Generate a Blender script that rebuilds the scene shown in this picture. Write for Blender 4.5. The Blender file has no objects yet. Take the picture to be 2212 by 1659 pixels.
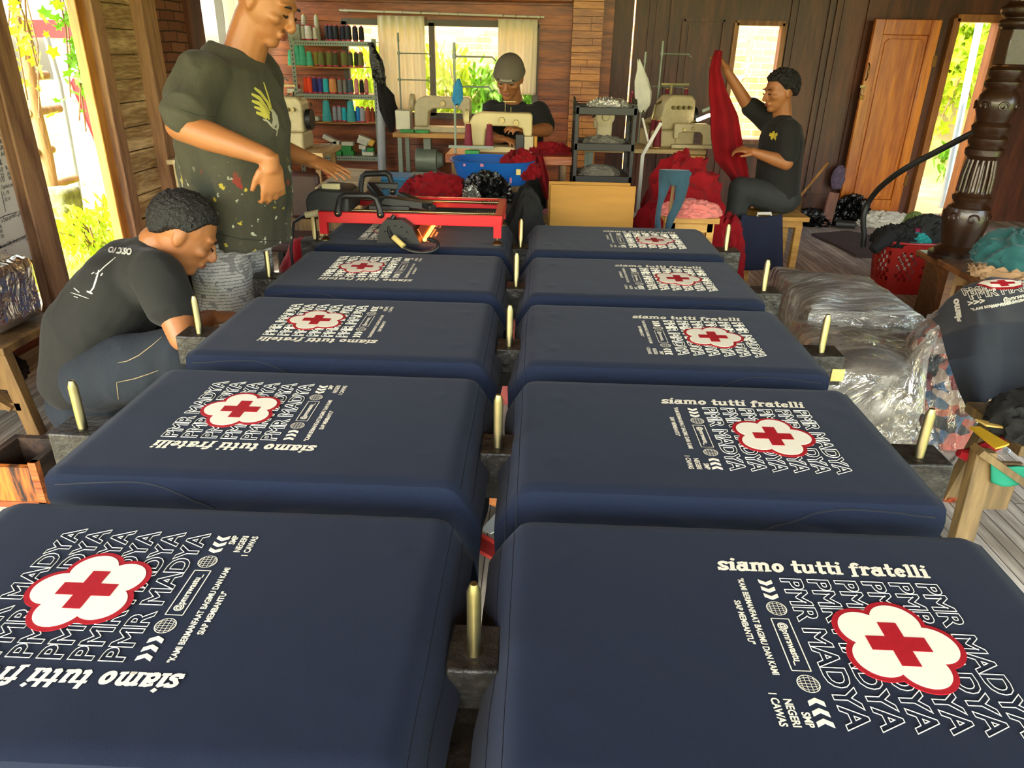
import bpy, bmesh, math, random
from mathutils import Vector, Matrix, Euler, noise
random.seed(7)
PI = math.pi
scene = bpy.context.scene
C = scene.collection
# ------------------------------------------------------------------ camera
YAW, PITCH, ROLL, FPX = .0301, .4266, .0199, 1568.9
ZT = 0.69                                # height of the printing boards
CAM = Vector((.0351, -.9744, .6901 + ZT))
_fw = Vector((-math.sin(YAW)*math.cos(PITCH), math.cos(YAW)*math.cos(PITCH), -math.sin(PITCH)))
_r = Vector((math.cos(YAW), math.sin(YAW), 0)); _u = _r.cross(_fw)
_rt = math.cos(ROLL)*_r + math.sin(ROLL)*_u
_up = -math.sin(ROLL)*_r + math.cos(ROLL)*_u
cd = bpy.data.cameras.new('camera'); cam = bpy.data.objects.new('camera', cd); C.objects.link(cam)
M3 = Matrix((_rt, _up, -_fw)).transposed()
cam.matrix_world = Matrix.Translation(CAM) @ M3.to_4x4()
cd.sensor_width = 36; cd.lens = FPX/2212*36; cd.clip_start = .05; cd.clip_end = 200
scene.camera = cam
def at(px, py, Y=None, X=None, Z=None):
    d = (px-1106)/FPX*_rt - (py-829.5)/FPX*_up + _fw
    if Y is not None: t = (Y-CAM.y)/d.y
    elif X is not None: t = (X-CAM.x)/d.x
    else: t = (Z-CAM.z)/d.z
    return CAM + t*d
# ------------------------------------------------------------------ world, sun, exposure
w = bpy.data.worlds.new('sky'); scene.world = w; w.use_nodes = True
nt = w.node_tree; bg = nt.nodes['Background']
sky = nt.nodes.new('ShaderNodeTexSky'); sky.sky_type = 'NISHITA'
sky.sun_disc = False; sky.sun_elevation = math.radians(52); sky.sun_rotation = math.radians(-150)
sky.air_density = 1.6; sky.dust_density = 4.0; sky.ozone_density = 1.0
nt.links.new(sky.outputs[0], bg.inputs[0]); bg.inputs[1].default_value = 0.85
sd = bpy.data.lights.new('sun', 'SUN'); sd.energy = 5; sd.angle = math.radians(1.5); sd.color = (1, .93, .78)
sun = bpy.data.objects.new('sun', sd); C.objects.link(sun)
sun.rotation_euler = Vector((-.62, -.45, .85)).to_track_quat('Z', 'Y').to_euler()
scene.view_settings.view_transform = 'Standard'; scene.view_settings.look = 'None'
scene.view_settings.gamma = 1; scene.view_settings.use_curve_mapping = False
scene.view_settings.exposure = 1.3
# ------------------------------------------------------------------ helpers
def V(*a): return Vector(a)
class MB:
    def __init__(s): s.v = []; s.f = []
    def add(s, vs, fs, M=None):
        n = len(s.v)
        s.v += [tuple(M @ Vector(p)) if M else tuple(p) for p in vs]
        s.f += [tuple(i+n for i in f) for f in fs]; return s
    def box(s, c, d, rz=0, M=None, taper=1):
        x, y, z = d[0]/2, d[1]/2, d[2]/2
        vs = [(i*x*(taper if k > 0 else 1), j*y*(taper if k > 0 else 1), k*z) for k in (-1, 1) for i, j in ((-1, -1), (1, -1), (1, 1), (-1, 1))]
        T = Matrix.Translation(Vector(c)) @ Matrix.Rotation(rz, 4, 'Z') if M is None else M
        return s.add(vs, [(3, 2, 1, 0), (4, 5, 6, 7), (0, 1, 5, 4), (1, 2, 6, 5), (2, 3, 7, 6), (3, 0, 4, 7)], T)
    def bar(s, a, b, w, h, up=(0, 0, 1)):
        a = Vector(a); b = Vector(b); z = (b-a).normalized(); u = Vector(up)
        if abs(z.dot(u)) > .98: u = Vector((0, 1, 0))
        x = u.cross(z).normalized(); y = z.cross(x)
        M = Matrix((x, y, z)).transposed().to_4x4(); M.translation = (a+b)/2
        return s.box((0, 0, 0), (w, h, (b-a).length), M=M)
    def loft(s, rings, cap=True, closed=True):
        n = len(rings[0]); b = len(s.v); s.v += [tuple(p) for r in rings for p in r]
        for i in range(len(rings)-1):
            for j in range(n if closed else n-1):
                k = (j+1) % n; s.f.append((b+i*n+j, b+i*n+k, b+(i+1)*n+k, b+(i+1)*n+j))
        if cap and closed:
            s.f.append(tuple(b+j for j in reversed(range(n)))); s.f.append(tuple(b+(len(rings)-1)*n+j for j in range(n)))
        return s
    def tube(s, pts, r, n=10, cap=True):
        pts = [Vector(p) for p in pts]; rs = r if isinstance(r, (list, tuple)) else [r]*len(pts)
        rings = []; x = None
        for i, p in enumerate(pts):
            t = (pts[min(i+1, len(pts)-1)]-pts[max(i-1, 0)]).normalized()
            if x is None: x = t.orthogonal().normalized()
            x = (x-t*x.dot(t)).normalized(); y = t.cross(x)
            rings.append([p+rs[i]*(math.cos(2*PI*k/n)*x+math.sin(2*PI*k/n)*y) for k in range(n)])
        return s.loft(rings, cap)
    def cyl(s, a, b, r0, r1=None, n=16): return s.tube([a, b], [r0, r0 if r1 is None else r1], n)
    def fbar(s, a, b, th, dp):
        return s.bar(a, b, th, dp) if abs(a[0]-b[0])+abs(a[1]-b[1]) < 1e-6 else s.bar(a, b, dp, th)
    def lathe(s, prof, c=(0, 0, 0), n=24, M=None, cap=True):
        rings = [[Vector((r*math.cos(2*PI*k/n), r*math.sin(2*PI*k/n), z)) for k in range(n)] for r, z in prof]
        T = M if M is not None else Matrix.Translation(Vector(c))
        return s.loft([[T @ p for p in q] for q in rings], cap)
    def ell(s, c, r, rot=None, nu=16, nv=10):
        R = rot.to_matrix().to_4x4() if isinstance(rot, Euler) else (rot or Matrix.Identity(4))
        T = Matrix.Translation(Vector(c)) @ R
        vs = [T @ Vector((0, 0, -r[2]))]; fs = []
        for i in range(1, nv):
            a = -PI/2+PI*i/nv
            vs += [T @ Vector((r[0]*math.cos(a)*math.cos(2*PI*k/nu), r[1]*math.cos(a)*math.sin(2*PI*k/nu), r[2]*math.sin(a))) for k in range(nu)]
        vs.append(T @ Vector((0, 0, r[2])))
        for k in range(nu):
            fs.append((0, 1+(k+1) % nu, 1+k)); m = len(vs)-1; fs.append((m, m-nu+k, m-nu+(k+1) % nu))
        for i in range(nv-2):
            for k in range(nu):
                a = 1+i*nu+k; b = 1+i*nu+(k+1) % nu; fs.append((a, b, b+nu, a+nu))
        return s.add(vs, fs)
    def prism(s, pts, z0, z1, M=None):
        n = len(pts); vs = [(x, y, z0) for x, y in pts]+[(x, y, z1) for x, y in pts]
        return s.add(vs, [tuple(reversed(range(n))), tuple(range(n, 2*n))]+[(i, (i+1) % n, n+(i+1) % n, n+i) for i in range(n)], M)
    def grid(s, fn, nu, nv):
        b = len(s.v)
        for i in range(nu+1):
            for j in range(nv+1): s.v.append(tuple(fn(i/nu, j/nv)))
        for i in range(nu):
            for j in range(nv):
                a = b+i*(nv+1)+j; s.f.append((a, a+nv+1, a+nv+2, a+1))
        return s
def mesh(name, mb, mat, smooth=True):
    me = bpy.data.meshes.new(name)
    if isinstance(mb, MB): me.from_pydata(mb.v, [], mb.f); me.validate(); me.update()
    else: me = mb
    if smooth:
        for p in me.polygons: p.use_smooth = True
        try: me.set_sharp_from_angle(angle=math.radians(38))
        except Exception: pass
    if mat:
        me.materials.clear()
        for m in (mat if isinstance(mat, list) else [mat]): me.materials.append(m)
    return me
def tag(o, label=None, cat=None, group=None, kind=None):
    if label: o['label'] = label
    if cat: o['category'] = cat
    if group: o['group'] = group
    if kind: o['kind'] = kind
    return o
def fixn(me):
    bm = bmesh.new(); bm.from_mesh(me); bmesh.ops.recalc_face_normals(bm, faces=bm.faces); bm.to_mesh(me); bm.free()
def wmat(o): return (wmat(o.parent) if o.parent else Matrix.Identity(4)) @ o.matrix_basis
def obj(name, mb, mat, parent=None, world=False, smooth=True, bevel=0, solid=0, sub=0, loc=None, rz=0):
    me = mesh(name, mb, mat, smooth); fixn(me)
    if parent is not None and world: me.transform(wmat(parent).inverted())
    o = bpy.data.objects.new(name, me); C.objects.link(o)
    if parent is not None: o.parent = parent
    if loc is not None: o.location = loc; o.rotation_euler.z = rz
    if solid: m = o.modifiers.new('s', 'SOLIDIFY'); m.thickness = solid; m.offset = 0
    if bevel: m = o.modifiers.new('b', 'BEVEL'); m.width = bevel; m.segments = 2; m.limit_method = 'ANGLE'
    if sub: m = o.modifiers.new('u', 'SUBSURF'); m.levels = m.render_levels = sub
    return o
def thing(name, label, cat, loc=(0, 0, 0), rz=0, group=None):
    o = bpy.data.objects.new(name, None); C.objects.link(o); o.empty_display_size = .05
    o.location = loc; o.rotation_euler = (0, 0, rz)
    return tag(o, label, cat, group)
def solo(name, mb, mat, label, cat, group=None, kind=None, **k): return tag(obj(name, mb, mat, **k), label, cat, group, kind)
def struct(name, mb, mat, parent=None, **k):
    o = obj(name, mb, mat, parent, **k)
    if parent is None: o['kind'] = 'structure'
    return o
def dup(root, loc=None, rz=None, label=None, M=None):
    r = root.copy(); C.objects.link(r)
    if loc is not None: r.location = loc
    if rz is not None: r.rotation_euler = (0, 0, rz)
    if label: r['label'] = label
    for ch in [c for c in root.children]:
        c = ch.copy(); C.objects.link(c); c.parent = r
        for g in ch.children:
            d = g.copy(); C.objects.link(d); d.parent = c
    return r
# ------------------------------------------------------------------ materials
MATS = {}
def s2l(c): return tuple((x/12.92 if x <= .04045 else ((x+.055)/1.055)**2.4) for x in c)
def rgb(h): h = h.lstrip('#'); return s2l(tuple(int(h[i:i+2], 16)/255 for i in (0, 2, 4)))
def mat(name, col, rough=.6, metal=0, var=.12, scale=8, bump=0, bscale=40, sheen=0, trans=0, alpha=1, emit=None, estr=0, coat=0, stretch=(1, 1, 1), col2=None, spec=.5, sss=0):
    if name in MATS: return MATS[name]
    m = bpy.data.materials.new(name); m.use_nodes = True; MATS[name] = m
    N = m.node_tree.nodes; L = m.node_tree.links; b = N['Principled BSDF']
    c = rgb(col) if isinstance(col, str) else col
    b.inputs['Roughness'].default_value = rough; b.inputs['Metallic'].default_value = metal
    b.inputs['Specular IOR Level'].default_value = spec
    tc = N.new('ShaderNodeTexCoord'); mp = N.new('ShaderNodeMapping'); mp.inputs['Scale'].default_value = stretch
    L.new(tc.outputs['Object'], mp.inputs[0])
    if var or col2:
        n = N.new('ShaderNodeTexNoise'); n.inputs['Scale'].default_value = scale; n.inputs['Detail'].default_value = 6
        L.new(mp.outputs[0], n.inputs[0])
        r = N.new('ShaderNodeValToRGB'); r.color_ramp.elements[0].position = .3; r.color_ramp.elements[1].position = .7
        c2 = (rgb(col2) if isinstance(col2, str) else col2) if col2 else tuple(min(1, x*(1+var)) for x in c)
        r.color_ramp.elements[0].color = (*(c if col2 else tuple(x*(1-var) for x in c)), 1); r.color_ramp.elements[1].color = (*c2, 1)
        L.new(n.outputs[0], r.inputs[0]); L.new(r.outputs[0], b.inputs['Base Color'])
    else: b.inputs['Base Color'].default_value = (*c, 1)
    if bump:
        n2 = N.new('ShaderNodeTexNoise'); n2.inputs['Scale'].default_value = bscale; n2.inputs['Detail'].default_value = 5
        L.new(mp.outputs[0], n2.inputs[0]); bp = N.new('ShaderNodeBump'); bp.inputs['Strength'].default_value = bump; bp.inputs['Distance'].default_value = .02
        L.new(n2.outputs[0], bp.inputs['Height']); L.new(bp.outputs[0], b.inputs['Normal'])
    if sheen: b.inputs['Sheen Weight'].default_value = sheen; b.inputs['Sheen Roughness'].default_value = .45
    if trans: b.inputs['Transmission Weight'].default_value = trans
    if coat: b.inputs['Coat Weight'].default_value = coat; b.inputs['Coat Roughness'].default_value = .08
    if sss: b.inputs['Subsurface Weight'].default_value = sss; b.inputs['Subsurface Scale'].default_value = .01
    b.inputs['Alpha'].default_value = alpha
    if emit: b.inputs['Emission Color'].default_value = (*rgb(emit), 1); b.inputs['Emission Strength'].default_value = estr
    return m
def wood(name, c1, c2, axis='Z', scale=3.0, rough=.55, bump=.25, coat=0, knots=True):
    """long-grained timber: rings of stretched noise, grain runs along the axis"""
    if name in MATS: return MATS[name]
    m = bpy.data.materials.new(name); m.use_nodes = True; MATS[name] = m
    N = m.node_tree.nodes; L = m.node_tree.links; b = N['Principled BSDF']
    b.inputs['Roughness'].default_value = rough
    if coat: b.inputs['Coat Weight'].default_value = coat; b.inputs['Coat Roughness'].default_value = .15
    tc = N.new('ShaderNodeTexCoord'); mp = N.new('ShaderNodeMapping')
    st = {'X': (.12, 1, 1), 'Y': (1, .12, 1), 'Z': (1, 1, .12)}[axis]; mp.inputs['Scale'].default_value = st
    L.new(tc.outputs['Object'], mp.inputs[0])
    n = N.new('ShaderNodeTexNoise'); n.inputs['Scale'].default_value = scale; n.inputs['Detail'].default_value = 3; n.inputs['Distortion'].default_value = .6
    L.new(mp.outputs[0], n.inputs[0])
    mu = N.new('ShaderNodeMath'); mu.operation = 'MULTIPLY'; mu.inputs[1].default_value = 22; L.new(n.outputs[0], mu.inputs[0])
    sn = N.new('ShaderNodeMath'); sn.operation = 'SINE'; L.new(mu.outputs[0], sn.inputs[0])
    n2 = N.new('ShaderNodeTexNoise'); n2.inputs['Scale'].default_value = scale*14; n2.inputs['Detail'].default_value = 8; L.new(mp.outputs[0], n2.inputs[0])
    ma = N.new('ShaderNodeMath'); ma.operation = 'MULTIPLY_ADD'; ma.inputs[1].default_value = .22; L.new(sn.outputs[0], ma.inputs[0]); L.new(n2.outputs[0], ma.inputs[2])
    r = N.new('ShaderNodeValToRGB'); r.color_ramp.elements[0].position = .22; r.color_ramp.elements[1].position = .78
    r.color_ramp.elements[0].color = (*rgb(c1), 1); r.color_ramp.elements[1].color = (*rgb(c2), 1)
    L.new(ma.outputs[0], r.inputs[0]); L.new(r.outputs[0], b.inputs['Base Color'])
    bp = N.new('ShaderNodeBump'); bp.inputs['Strength'].default_value = bump; bp.inputs['Distance'].default_value = .01
    L.new(ma.outputs[0], bp.inputs['Height']); L.new(bp.outputs[0], b.inputs['Normal'])
    return m
def film(name, tint=(.9, .9, .9), clear=.55, rough=.12, bump=.6, bscale=14, stretch=(1, 1, 1), milk_glint=.12, glint_streak=None):
    """thin crinkled clear plastic: part see-through, part sharp gloss"""
    if name in MATS: return MATS[name]
    m = bpy.data.materials.new(name); m.use_nodes = True; MATS[name] = m
    N = m.node_tree.nodes; L = m.node_tree.links; N.remove(N['Principled BSDF']); out = N['Material Output']
    t = N.new('ShaderNodeBsdfTransparent'); t.inputs[0].default_value = (*tint, 1)
    g = N.new('ShaderNodeBsdfGlossy'); g.inputs['Roughness'].default_value = rough; g.inputs[0].default_value = (1, .98, .9, 1)
    d = N.new('ShaderNodeBsdfDiffuse'); d.inputs[0].default_value = (.7, .7, .66, 1)
    tc = N.new('ShaderNodeTexCoord'); mp = N.new('ShaderNodeMapping'); mp.inputs['Scale'].default_value = stretch
    L.new(tc.outputs['Object'], mp.inputs[0])
    n = N.new('ShaderNodeTexNoise'); n.inputs['Scale'].default_value = bscale; n.inputs['Detail'].default_value = 4; n.inputs['Distortion'].default_value = 1.2; L.new(mp.outputs[0], n.inputs[0])
    bp = N.new('ShaderNodeBump'); bp.inputs['Strength'].default_value = bump; bp.inputs['Distance'].default_value = .05; L.new(n.outputs[0], bp.inputs['Height'])
    L.new(bp.outputs[0], g.inputs['Normal'])
    m1 = N.new('ShaderNodeMixShader'); m1.inputs[0].default_value = milk_glint; L.new(g.outputs[0], m1.inputs[1]); L.new(d.outputs[0], m1.inputs[2])  # pale diffuse share; raised on the bundles to paint in highlights
    fr = N.new('ShaderNodeLayerWeight'); fr.inputs[0].default_value = .35; L.new(bp.outputs[0], fr.inputs['Normal'])
    mr = N.new('ShaderNodeMapRange'); mr.inputs['To Min'].default_value = 1-clear; mr.inputs['To Max'].default_value = 1; L.new(fr.outputs['Facing'], mr.inputs[0])
    fac = mr.outputs[0]
    if glint_streak:  # pale streaks painted in as highlights along the plastic
        mp2 = N.new('ShaderNodeMapping'); mp2.inputs['Scale'].default_value = glint_streak[1]; L.new(tc.outputs['Object'], mp2.inputs[0]); n3 = N.new('ShaderNodeTexNoise'); n3.inputs['Scale'].default_value = glint_streak[0]; n3.inputs['Detail'].default_value = 5; n3.inputs['Distortion'].default_value = 1.0; L.new(mp2.outputs[0], n3.inputs[0])
        r3 = N.new('ShaderNodeMapRange'); r3.inputs['From Min'].default_value = .42; r3.inputs['From Max'].default_value = .66; r3.inputs['To Min'].default_value = .45; r3.inputs['To Max'].default_value = 1; L.new(n3.outputs[0], r3.inputs[0])
        mu = N.new('ShaderNodeMath'); mu.operation = 'MULTIPLY'; L.new(fac, mu.inputs[0]); L.new(r3.outputs[0], mu.inputs[1]); fac = mu.outputs[0]
    m2 = N.new('ShaderNodeMixShader'); L.new(fac, m2.inputs[0]); L.new(t.outputs[0], m2.inputs[1]); L.new(m1.outputs[0], m2.inputs[2])
    L.new(m2.outputs[0], out.inputs[0]); return m
NAVY = mat('navy_cotton', (.0090, .0138, .0295), .9, var=.10, scale=260, bump=.05, bscale=500, sheen=.07, spec=.12)
NAVYD = mat('navy_thread', (.006, .009, .018), .8, var=0)
INK = mat('cream_ink', '#efe9d2', .55, var=.04, scale=300)
INKR = mat('red_ink', '#a81622', .5, var=.08, scale=200)
BLACKM = mat('black_metal', '#17171a', .42, .3, var=.3, scale=30)
BLACKP = mat('black_plastic', '#1a1a1b', .45, var=.15)
STEEL = mat('bright_steel', '#8f835e', .36, 1, var=.1, scale=40)
REDP = mat('red_paint', '#c5121c', .35, var=.08, coat=.3)
REDC = mat('red_cotton', '#7d0812', .85, var=.22, scale=6, bump=.2, bscale=30, sheen=.04, spec=.2)
MAROON = mat('maroon_thread', '#6e1024', .6, var=.15, scale=60, stretch=(1, 1, 12))
OFFW = mat('machine_enamel', '#b9ac84', .4, var=.1, scale=20)
WHITEP = mat('white_plastic', '#cfccc0', .5, var=.05)
SKIN = mat('skin', '#9a6238', .5, var=.1, scale=12, bump=.05, bscale=60, sss=.05)
HAIR = mat('black_hair', '#120f0d', .6, var=.4, scale=60, bump=.6, bscale=120)
BLUEP = mat('blue_plastic', '#1f5aa8', .4, var=.08)
GREYMET = mat('grey_green_metal', '#7f897b', .45, .2, var=.1)
def remesh(name, mb, mats, vox=.006, smooth=6, wr=0, wscale=9, parent=None, dec=0, seed=0, aniso=None):
    """fuse overlapping volumes into one continuous skin, optionally creased like cloth"""
    me = bpy.data.meshes.new(name); me.from_pydata(mb.v, [], mb.f); fixn(me)
    o = bpy.data.objects.new(name, me); C.objects.link(o)
    m = o.modifiers.new('r', 'REMESH'); m.mode = 'VOXEL'; m.voxel_size = vox; m.use_smooth_shade = True
    m = o.modifiers.new('s', 'SMOOTH'); m.factor = .5; m.iterations = smooth
    bpy.context.view_layer.update()
    dg = bpy.context.evaluated_depsgraph_get()
    me2 = bpy.data.meshes.new_from_object(o.evaluated_get(dg)); bpy.data.objects.remove(o)
    if wr:
        nv = [v.normal.copy() for v in me2.vertices]; off = Vector((seed*7.3, seed*3.1, seed*1.7))
        a = aniso or (1, 1, .35)
        for v, n in zip(me2.vertices, nv):
            p = Vector((v.co.x*a[0], v.co.y*a[1], v.co.z*a[2]))*wscale+off
            q = 1-abs(noise.noise(p+Vector((noise.noise(p*.7), noise.noise(p*.7+Vector((5, 1, 2))), 0))))*2.2
            v.co += n*wr*(q-.6)
    for p in me2.polygons: p.use_smooth = True
    me2.name = name; me2.materials.clear()
    for mm in (mats if isinstance(mats, list) else [mats]): me2.materials.append(mm)
    o = bpy.data.objects.new(name, me2); C.objects.link(o)
    if parent is not None:
        me2.transform(wmat(parent).inverted()); o.parent = parent
    return o
def limb(mb, chain, n=14):
    """tapered limb through joints [(point, radius), ...] with round joints"""
    for (p, r) in chain: mb.ell(p, (r, r, r), nu=n, nv=8)
    for (p, r), (q, s_) in zip(chain, chain[1:]): mb.cyl(p, q, r, s_, n)
    return mb
def heap(name, c, r, seed, mats, amp=.25, freq=3.5, flat=.35, n=5, ridge=True):
    """crumpled cloth: an icosphere pushed into folds"""
    bm = bmesh.new(); bmesh.ops.create_icosphere(bm, subdivisions=n, radius=1)
    off = Vector((seed*3.7, seed*1.3, seed*2.9))
    for v in bm.verts:
        d = v.co.copy(); p = d*freq+off
        wv = Vector((noise.noise(p*.6), noise.noise(p*.6+Vector((9, 2, 4))), noise.noise(p*.6+Vector((1, 7, 3)))))*1.3
        f1 = 1-2*abs(noise.noise(p+wv)); f2 = 1-2*abs(noise.noise((p+wv)*2.3+off)); f3 = 1-2*abs(noise.noise((p+wv)*5.1+off))
        k = 1+amp*(.68*f1+.28*f2+.07*f3-.4)
        dn = Vector((d.x/r[0], d.y/r[1], d.z/r[2])).normalized(); rm = sorted(r)[1]
        v.co = Vector((d.x*r[0], d.y*r[1], d.z*r[2]))*.93+dn*(k-1)*rm
        if v.co.z < -flat*r[2]: v.co.z = -flat*r[2]
        v.co += Vector(c)+Vector((0, 0, flat*r[2]))
    me = bpy.data.meshes.new(name); bm.to_mesh(me); bm.free()
    return me
def text_geo(s, height, width=None, bold=0, outline=0, mirror=False, spacing=1.0, resol=3):
    """lettering as flat geometry lying in the xy plane, lower left corner at the origin"""
    cu = bpy.data.curves.new('t', 'FONT'); cu.body = s; cu.size = 1; cu.offset = bold; cu.space_character = spacing; cu.resolution_u = resol
    if outline: cu.fill_mode = 'NONE'; cu.bevel_depth = outline; cu.bevel_resolution = 0
    o = bpy.data.objects.new('t', cu); C.objects.link(o); bpy.context.view_layer.update()
    me = bpy.data.meshes.new_from_object(o.evaluated_get(bpy.context.evaluated_depsgraph_get()))
    bpy.data.objects.remove(o); bpy.data.curves.remove(cu)
    vs = [v.co.copy() for v in me.vertices]; fs = [tuple(p.vertices) for p in me.polygons]; bpy.data.meshes.remove(me)
    x0 = min(v.x for v in vs); x1 = max(v.x for v in vs); y0 = 0; y1 = max(v.y for v in vs)
    sy = height/(y1-y0); sx = width/(x1-x0) if width else sy
    vs = [Vector(((v.x-x0)*sx, (v.y-y0)*sy, v.z*(.0006/outline if outline else 1))) for v in vs]
    return vs, fs
# ================================================================== ROOM
XL, XR, YB, YP, YF, ZC = -2.45, 4.75, 6.0, 6.2, -3.6, 2.6
W_RED = wood('red_brown_planks', '#5e2410', '#a8552a', 'Y', 5, .5, .35)
W_BACK = wood('orange_brown_planks', '#6a2e12', '#a85a26', 'X', 5, .45, .3, coat=.15)
W_GREY = wood('weathered_planks', '#7d6240', '#b89a68', 'Y', 5, .75, .4)
W_DARK = wood('dark_varnished_teak', '#3a1a0c', '#5e2f18', 'Z', 3, .5, .15, coat=.08)
W_POST = wood('brown_post', '#74503a', '#a87e58', 'Z', 4, .7, .4)
W_JAMB = wood('sunlit_jamb_yellow', '#9a5a1c', '#cc8c3c', 'Z', 4, .55, .25)  # yellow stands in for sunlight on the edge of post B
W_DOOR = wood('orange_varnished_door', '#a4540f', '#d98420', 'Z', 2.6, .3, .15, coat=.5)
W_PALE = wood('pale_pine', '#a98a58', '#cfb27c', 'Y', 4, .6, .25)
W_OLD = wood('old_brown_bench', '#4e3820', '#8a6a3c', 'Z', 4, .6, .3)
def floor_mat():
    m = wood('whitewashed_boards', '#988e80', '#d8cfc0', 'Y', 4, .65, .25)
    N = m.node_tree.nodes; L = m.node_tree.links; b = N['Principled BSDF']
    src = b.inputs['Base Color'].links[0].from_socket
    tc = N.new('ShaderNodeTexCoord'); mp = N.new('ShaderNodeMapping'); mp.inputs['Rotation'].default_value = (0, 0, PI/2); L.new(tc.outputs['Object'], mp.inputs[0])
    br = N.new('ShaderNodeTexBrick'); br.inputs['Scale'].default_value = 1; br.inputs['Brick Width'].default_value = 2.4; br.inputs['Row Height'].default_value = .045
    br.inputs['Mortar Size'].default_value = .002; br.inputs['Color1'].default_value = (1, 1, 1, 1); br.inputs['Color2'].default_value = (.72, .68, .62, 1); br.inputs['Mortar'].default_value = (.12, .1, .08, 1)
    L.new(mp.outputs[0], br.inputs[0])
    mx = N.new('ShaderNodeMix'); mx.data_type = 'RGBA'; mx.blend_type = 'MULTIPLY'; mx.inputs[0].default_value = 1
    L.new(src, mx.inputs[6]); L.new(br.outputs[0], mx.inputs[7]); L.new(mx.outputs[2], b.inputs['Base Color']); return m
struct('floor', MB().box((1.15, 1.3, -.05), (7.4, 9.9, .1)), floor_mat(), smooth=False)
struct('ceiling', MB().box((.9, 1.35, ZC+.04), (8.4, 10.1, .08)), wood('ceiling_boards', '#4a2c16', '#7a4c28', 'Y', 4))
def planks(mb, x0, x1, z0, z1, plane, h=.13, t=.03, axis='X', gap=.004, holes=(), seed=1):
    """horizontal boards between z0 and z1; plane = fixed coordinate; holes = (a0, a1, z0, z1)"""
    rnd = random.Random(seed); z = z0
    while z < z1-.001:
        hh = min(h*rnd.uniform(.92, 1.08), z1-z)
        segs = [(x0, x1)]
        for (a0, a1, b0, b1) in holes:
            if z+hh > b0+.001 and z < b1-.001:
                ns = []
                for (p, q) in segs:
                    if a1 <= p or a0 >= q: ns.append((p, q)); continue
                    if a0 > p: ns.append((p, a0))
                    if a1 < q: ns.append((a1, q))
                segs = ns
        # keep boards aligned with hole edges
        for (a0, a1, b0, b1) in holes:
            for e in (b0, b1):
                if z < e < z+hh: hh = e-z
        for (p, q) in segs:
            jit = rnd.uniform(-.003, .003)
            c = ((p+q)/2, plane+jit, z+hh/2) if axis == 'X' else (plane+jit, (p+q)/2, z+hh/2)
            d = (q-p, t, hh-gap) if axis == 'X' else (t, q-p, hh-gap)
            mb.box(c, d)
        z += hh
    return mb
# ---- left wall: post A, opening, post B, planks, post C, bricks, window
yA = at(90, 400, X=XL).y; yB = at(246, 415, X=XL).y; yBe = at(265, 415, X=XL).y; yC0 = at(318, 200, X=XL).y; yC1 = at(341, 200, X=XL).y
yK = at(395, 50, X=XL).y; yW = at(425, 60, X=XL).y
m = MB(); planks(m, .3, yA-.16, 0, ZC, XL-.02, .15, axis='Y', seed=3); m.box((XL-.05, (.3+yA)/2-.08, ZC/2), (.02, yA-.46, ZC))
struct('wall_left', m, W_RED)
o = struct('trim_1', MB().box((XL-.03, yA-.08, ZC/2), (.12, .16, ZC)).box((XL+.0, yA-.19, ZC/2), (.04, .06, ZC)), W_POST, bevel=.006)
m = MB(); m.box((XL-.03, yB+.055, ZC/2), (.055, .10, ZC))  # bright edge of post B, sunlight put into its colour
struct('trim_2', m, W_JAMB, bevel=.005)
struct('trim_3', MB().box((XL-.01, (yB+.11+yBe+.06)/2, ZC/2), (.10, yBe+.06-yB-.11+.06, ZC)), W_POST, bevel=.006)
m = MB(); planks(m, yBe+.06, yC0, 0, ZC, XL-.03, .135, axis='Y', gap=.009, seed=9); m.box((XL-.06, (yBe+yC0)/2, ZC/2), (.02, yC0-yBe, ZC))
def two_tone():
    md = wood('sunfaded_planks', '#94744a', '#e0c290', 'Y', 6, .7, .45); return md
struct('wall_left_panel', m, two_tone())
struct('trim_4', MB().box((XL+.0, (yC0+yC1)/2+.02, ZC/2), (.12, yC1-yC0+.04, ZC)), W_POST, bevel=.006)
def brick_mat(name, c1, c2, mortar, bw=.16, rh=.055, axis='X'):
    if name in MATS: return MATS[name]
    m = bpy.data.materials.new(name); m.use_nodes = True; MATS[name] = m
    N = m.node_tree.nodes; L = m.node_tree.links; b = N['Principled BSDF']; b.inputs['Roughness'].default_value = .85
    tc = N.new('ShaderNodeTexCoord'); sp = N.new('ShaderNodeSeparateXYZ'); cb = N.new('ShaderNodeCombineXYZ'); L.new(tc.outputs['Object'], sp.inputs[0])
    L.new(sp.outputs[0 if axis == 'X' else 1], cb.inputs[0]); L.new(sp.outputs[2], cb.inputs[1])
    nz = N.new('ShaderNodeTexNoise'); nz.inputs['Scale'].default_value = 5; L.new(tc.outputs['Object'], nz.inputs[0])
    vm = N.new('ShaderNodeVectorMath'); vm.operation = 'MULTIPLY_ADD'; vm.inputs[1].default_value = (.03, .03, 0); L.new(nz.outputs[1], vm.inputs[0]); L.new(cb.outputs[0], vm.inputs[2])
    br = N.new('ShaderNodeTexBrick'); br.inputs['Scale'].default_value = 1; br.inputs['Brick Width'].default_value = bw; br.inputs['Row Height'].default_value = rh; br.inputs['Mortar Size'].default_value = .005
    br.inputs['Color1'].default_value = (*rgb(c1), 1); br.inputs['Color2'].default_value = (*rgb(c2), 1); br.inputs['Mortar'].default_value = (*rgb(mortar), 1)
    L.new(vm.outputs[0], br.inputs[0]); L.new(br.outputs[0], b.inputs['Base Color'])
    bp = N.new('ShaderNodeBump'); bp.inputs['Strength'].default_value = .6; bp.inputs['Distance'].default_value = .01; bp.invert = True; L.new(br.outputs[1], bp.inputs['Height']); L.new(bp.outputs[0], b.inputs['Normal'])
    return m
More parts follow.
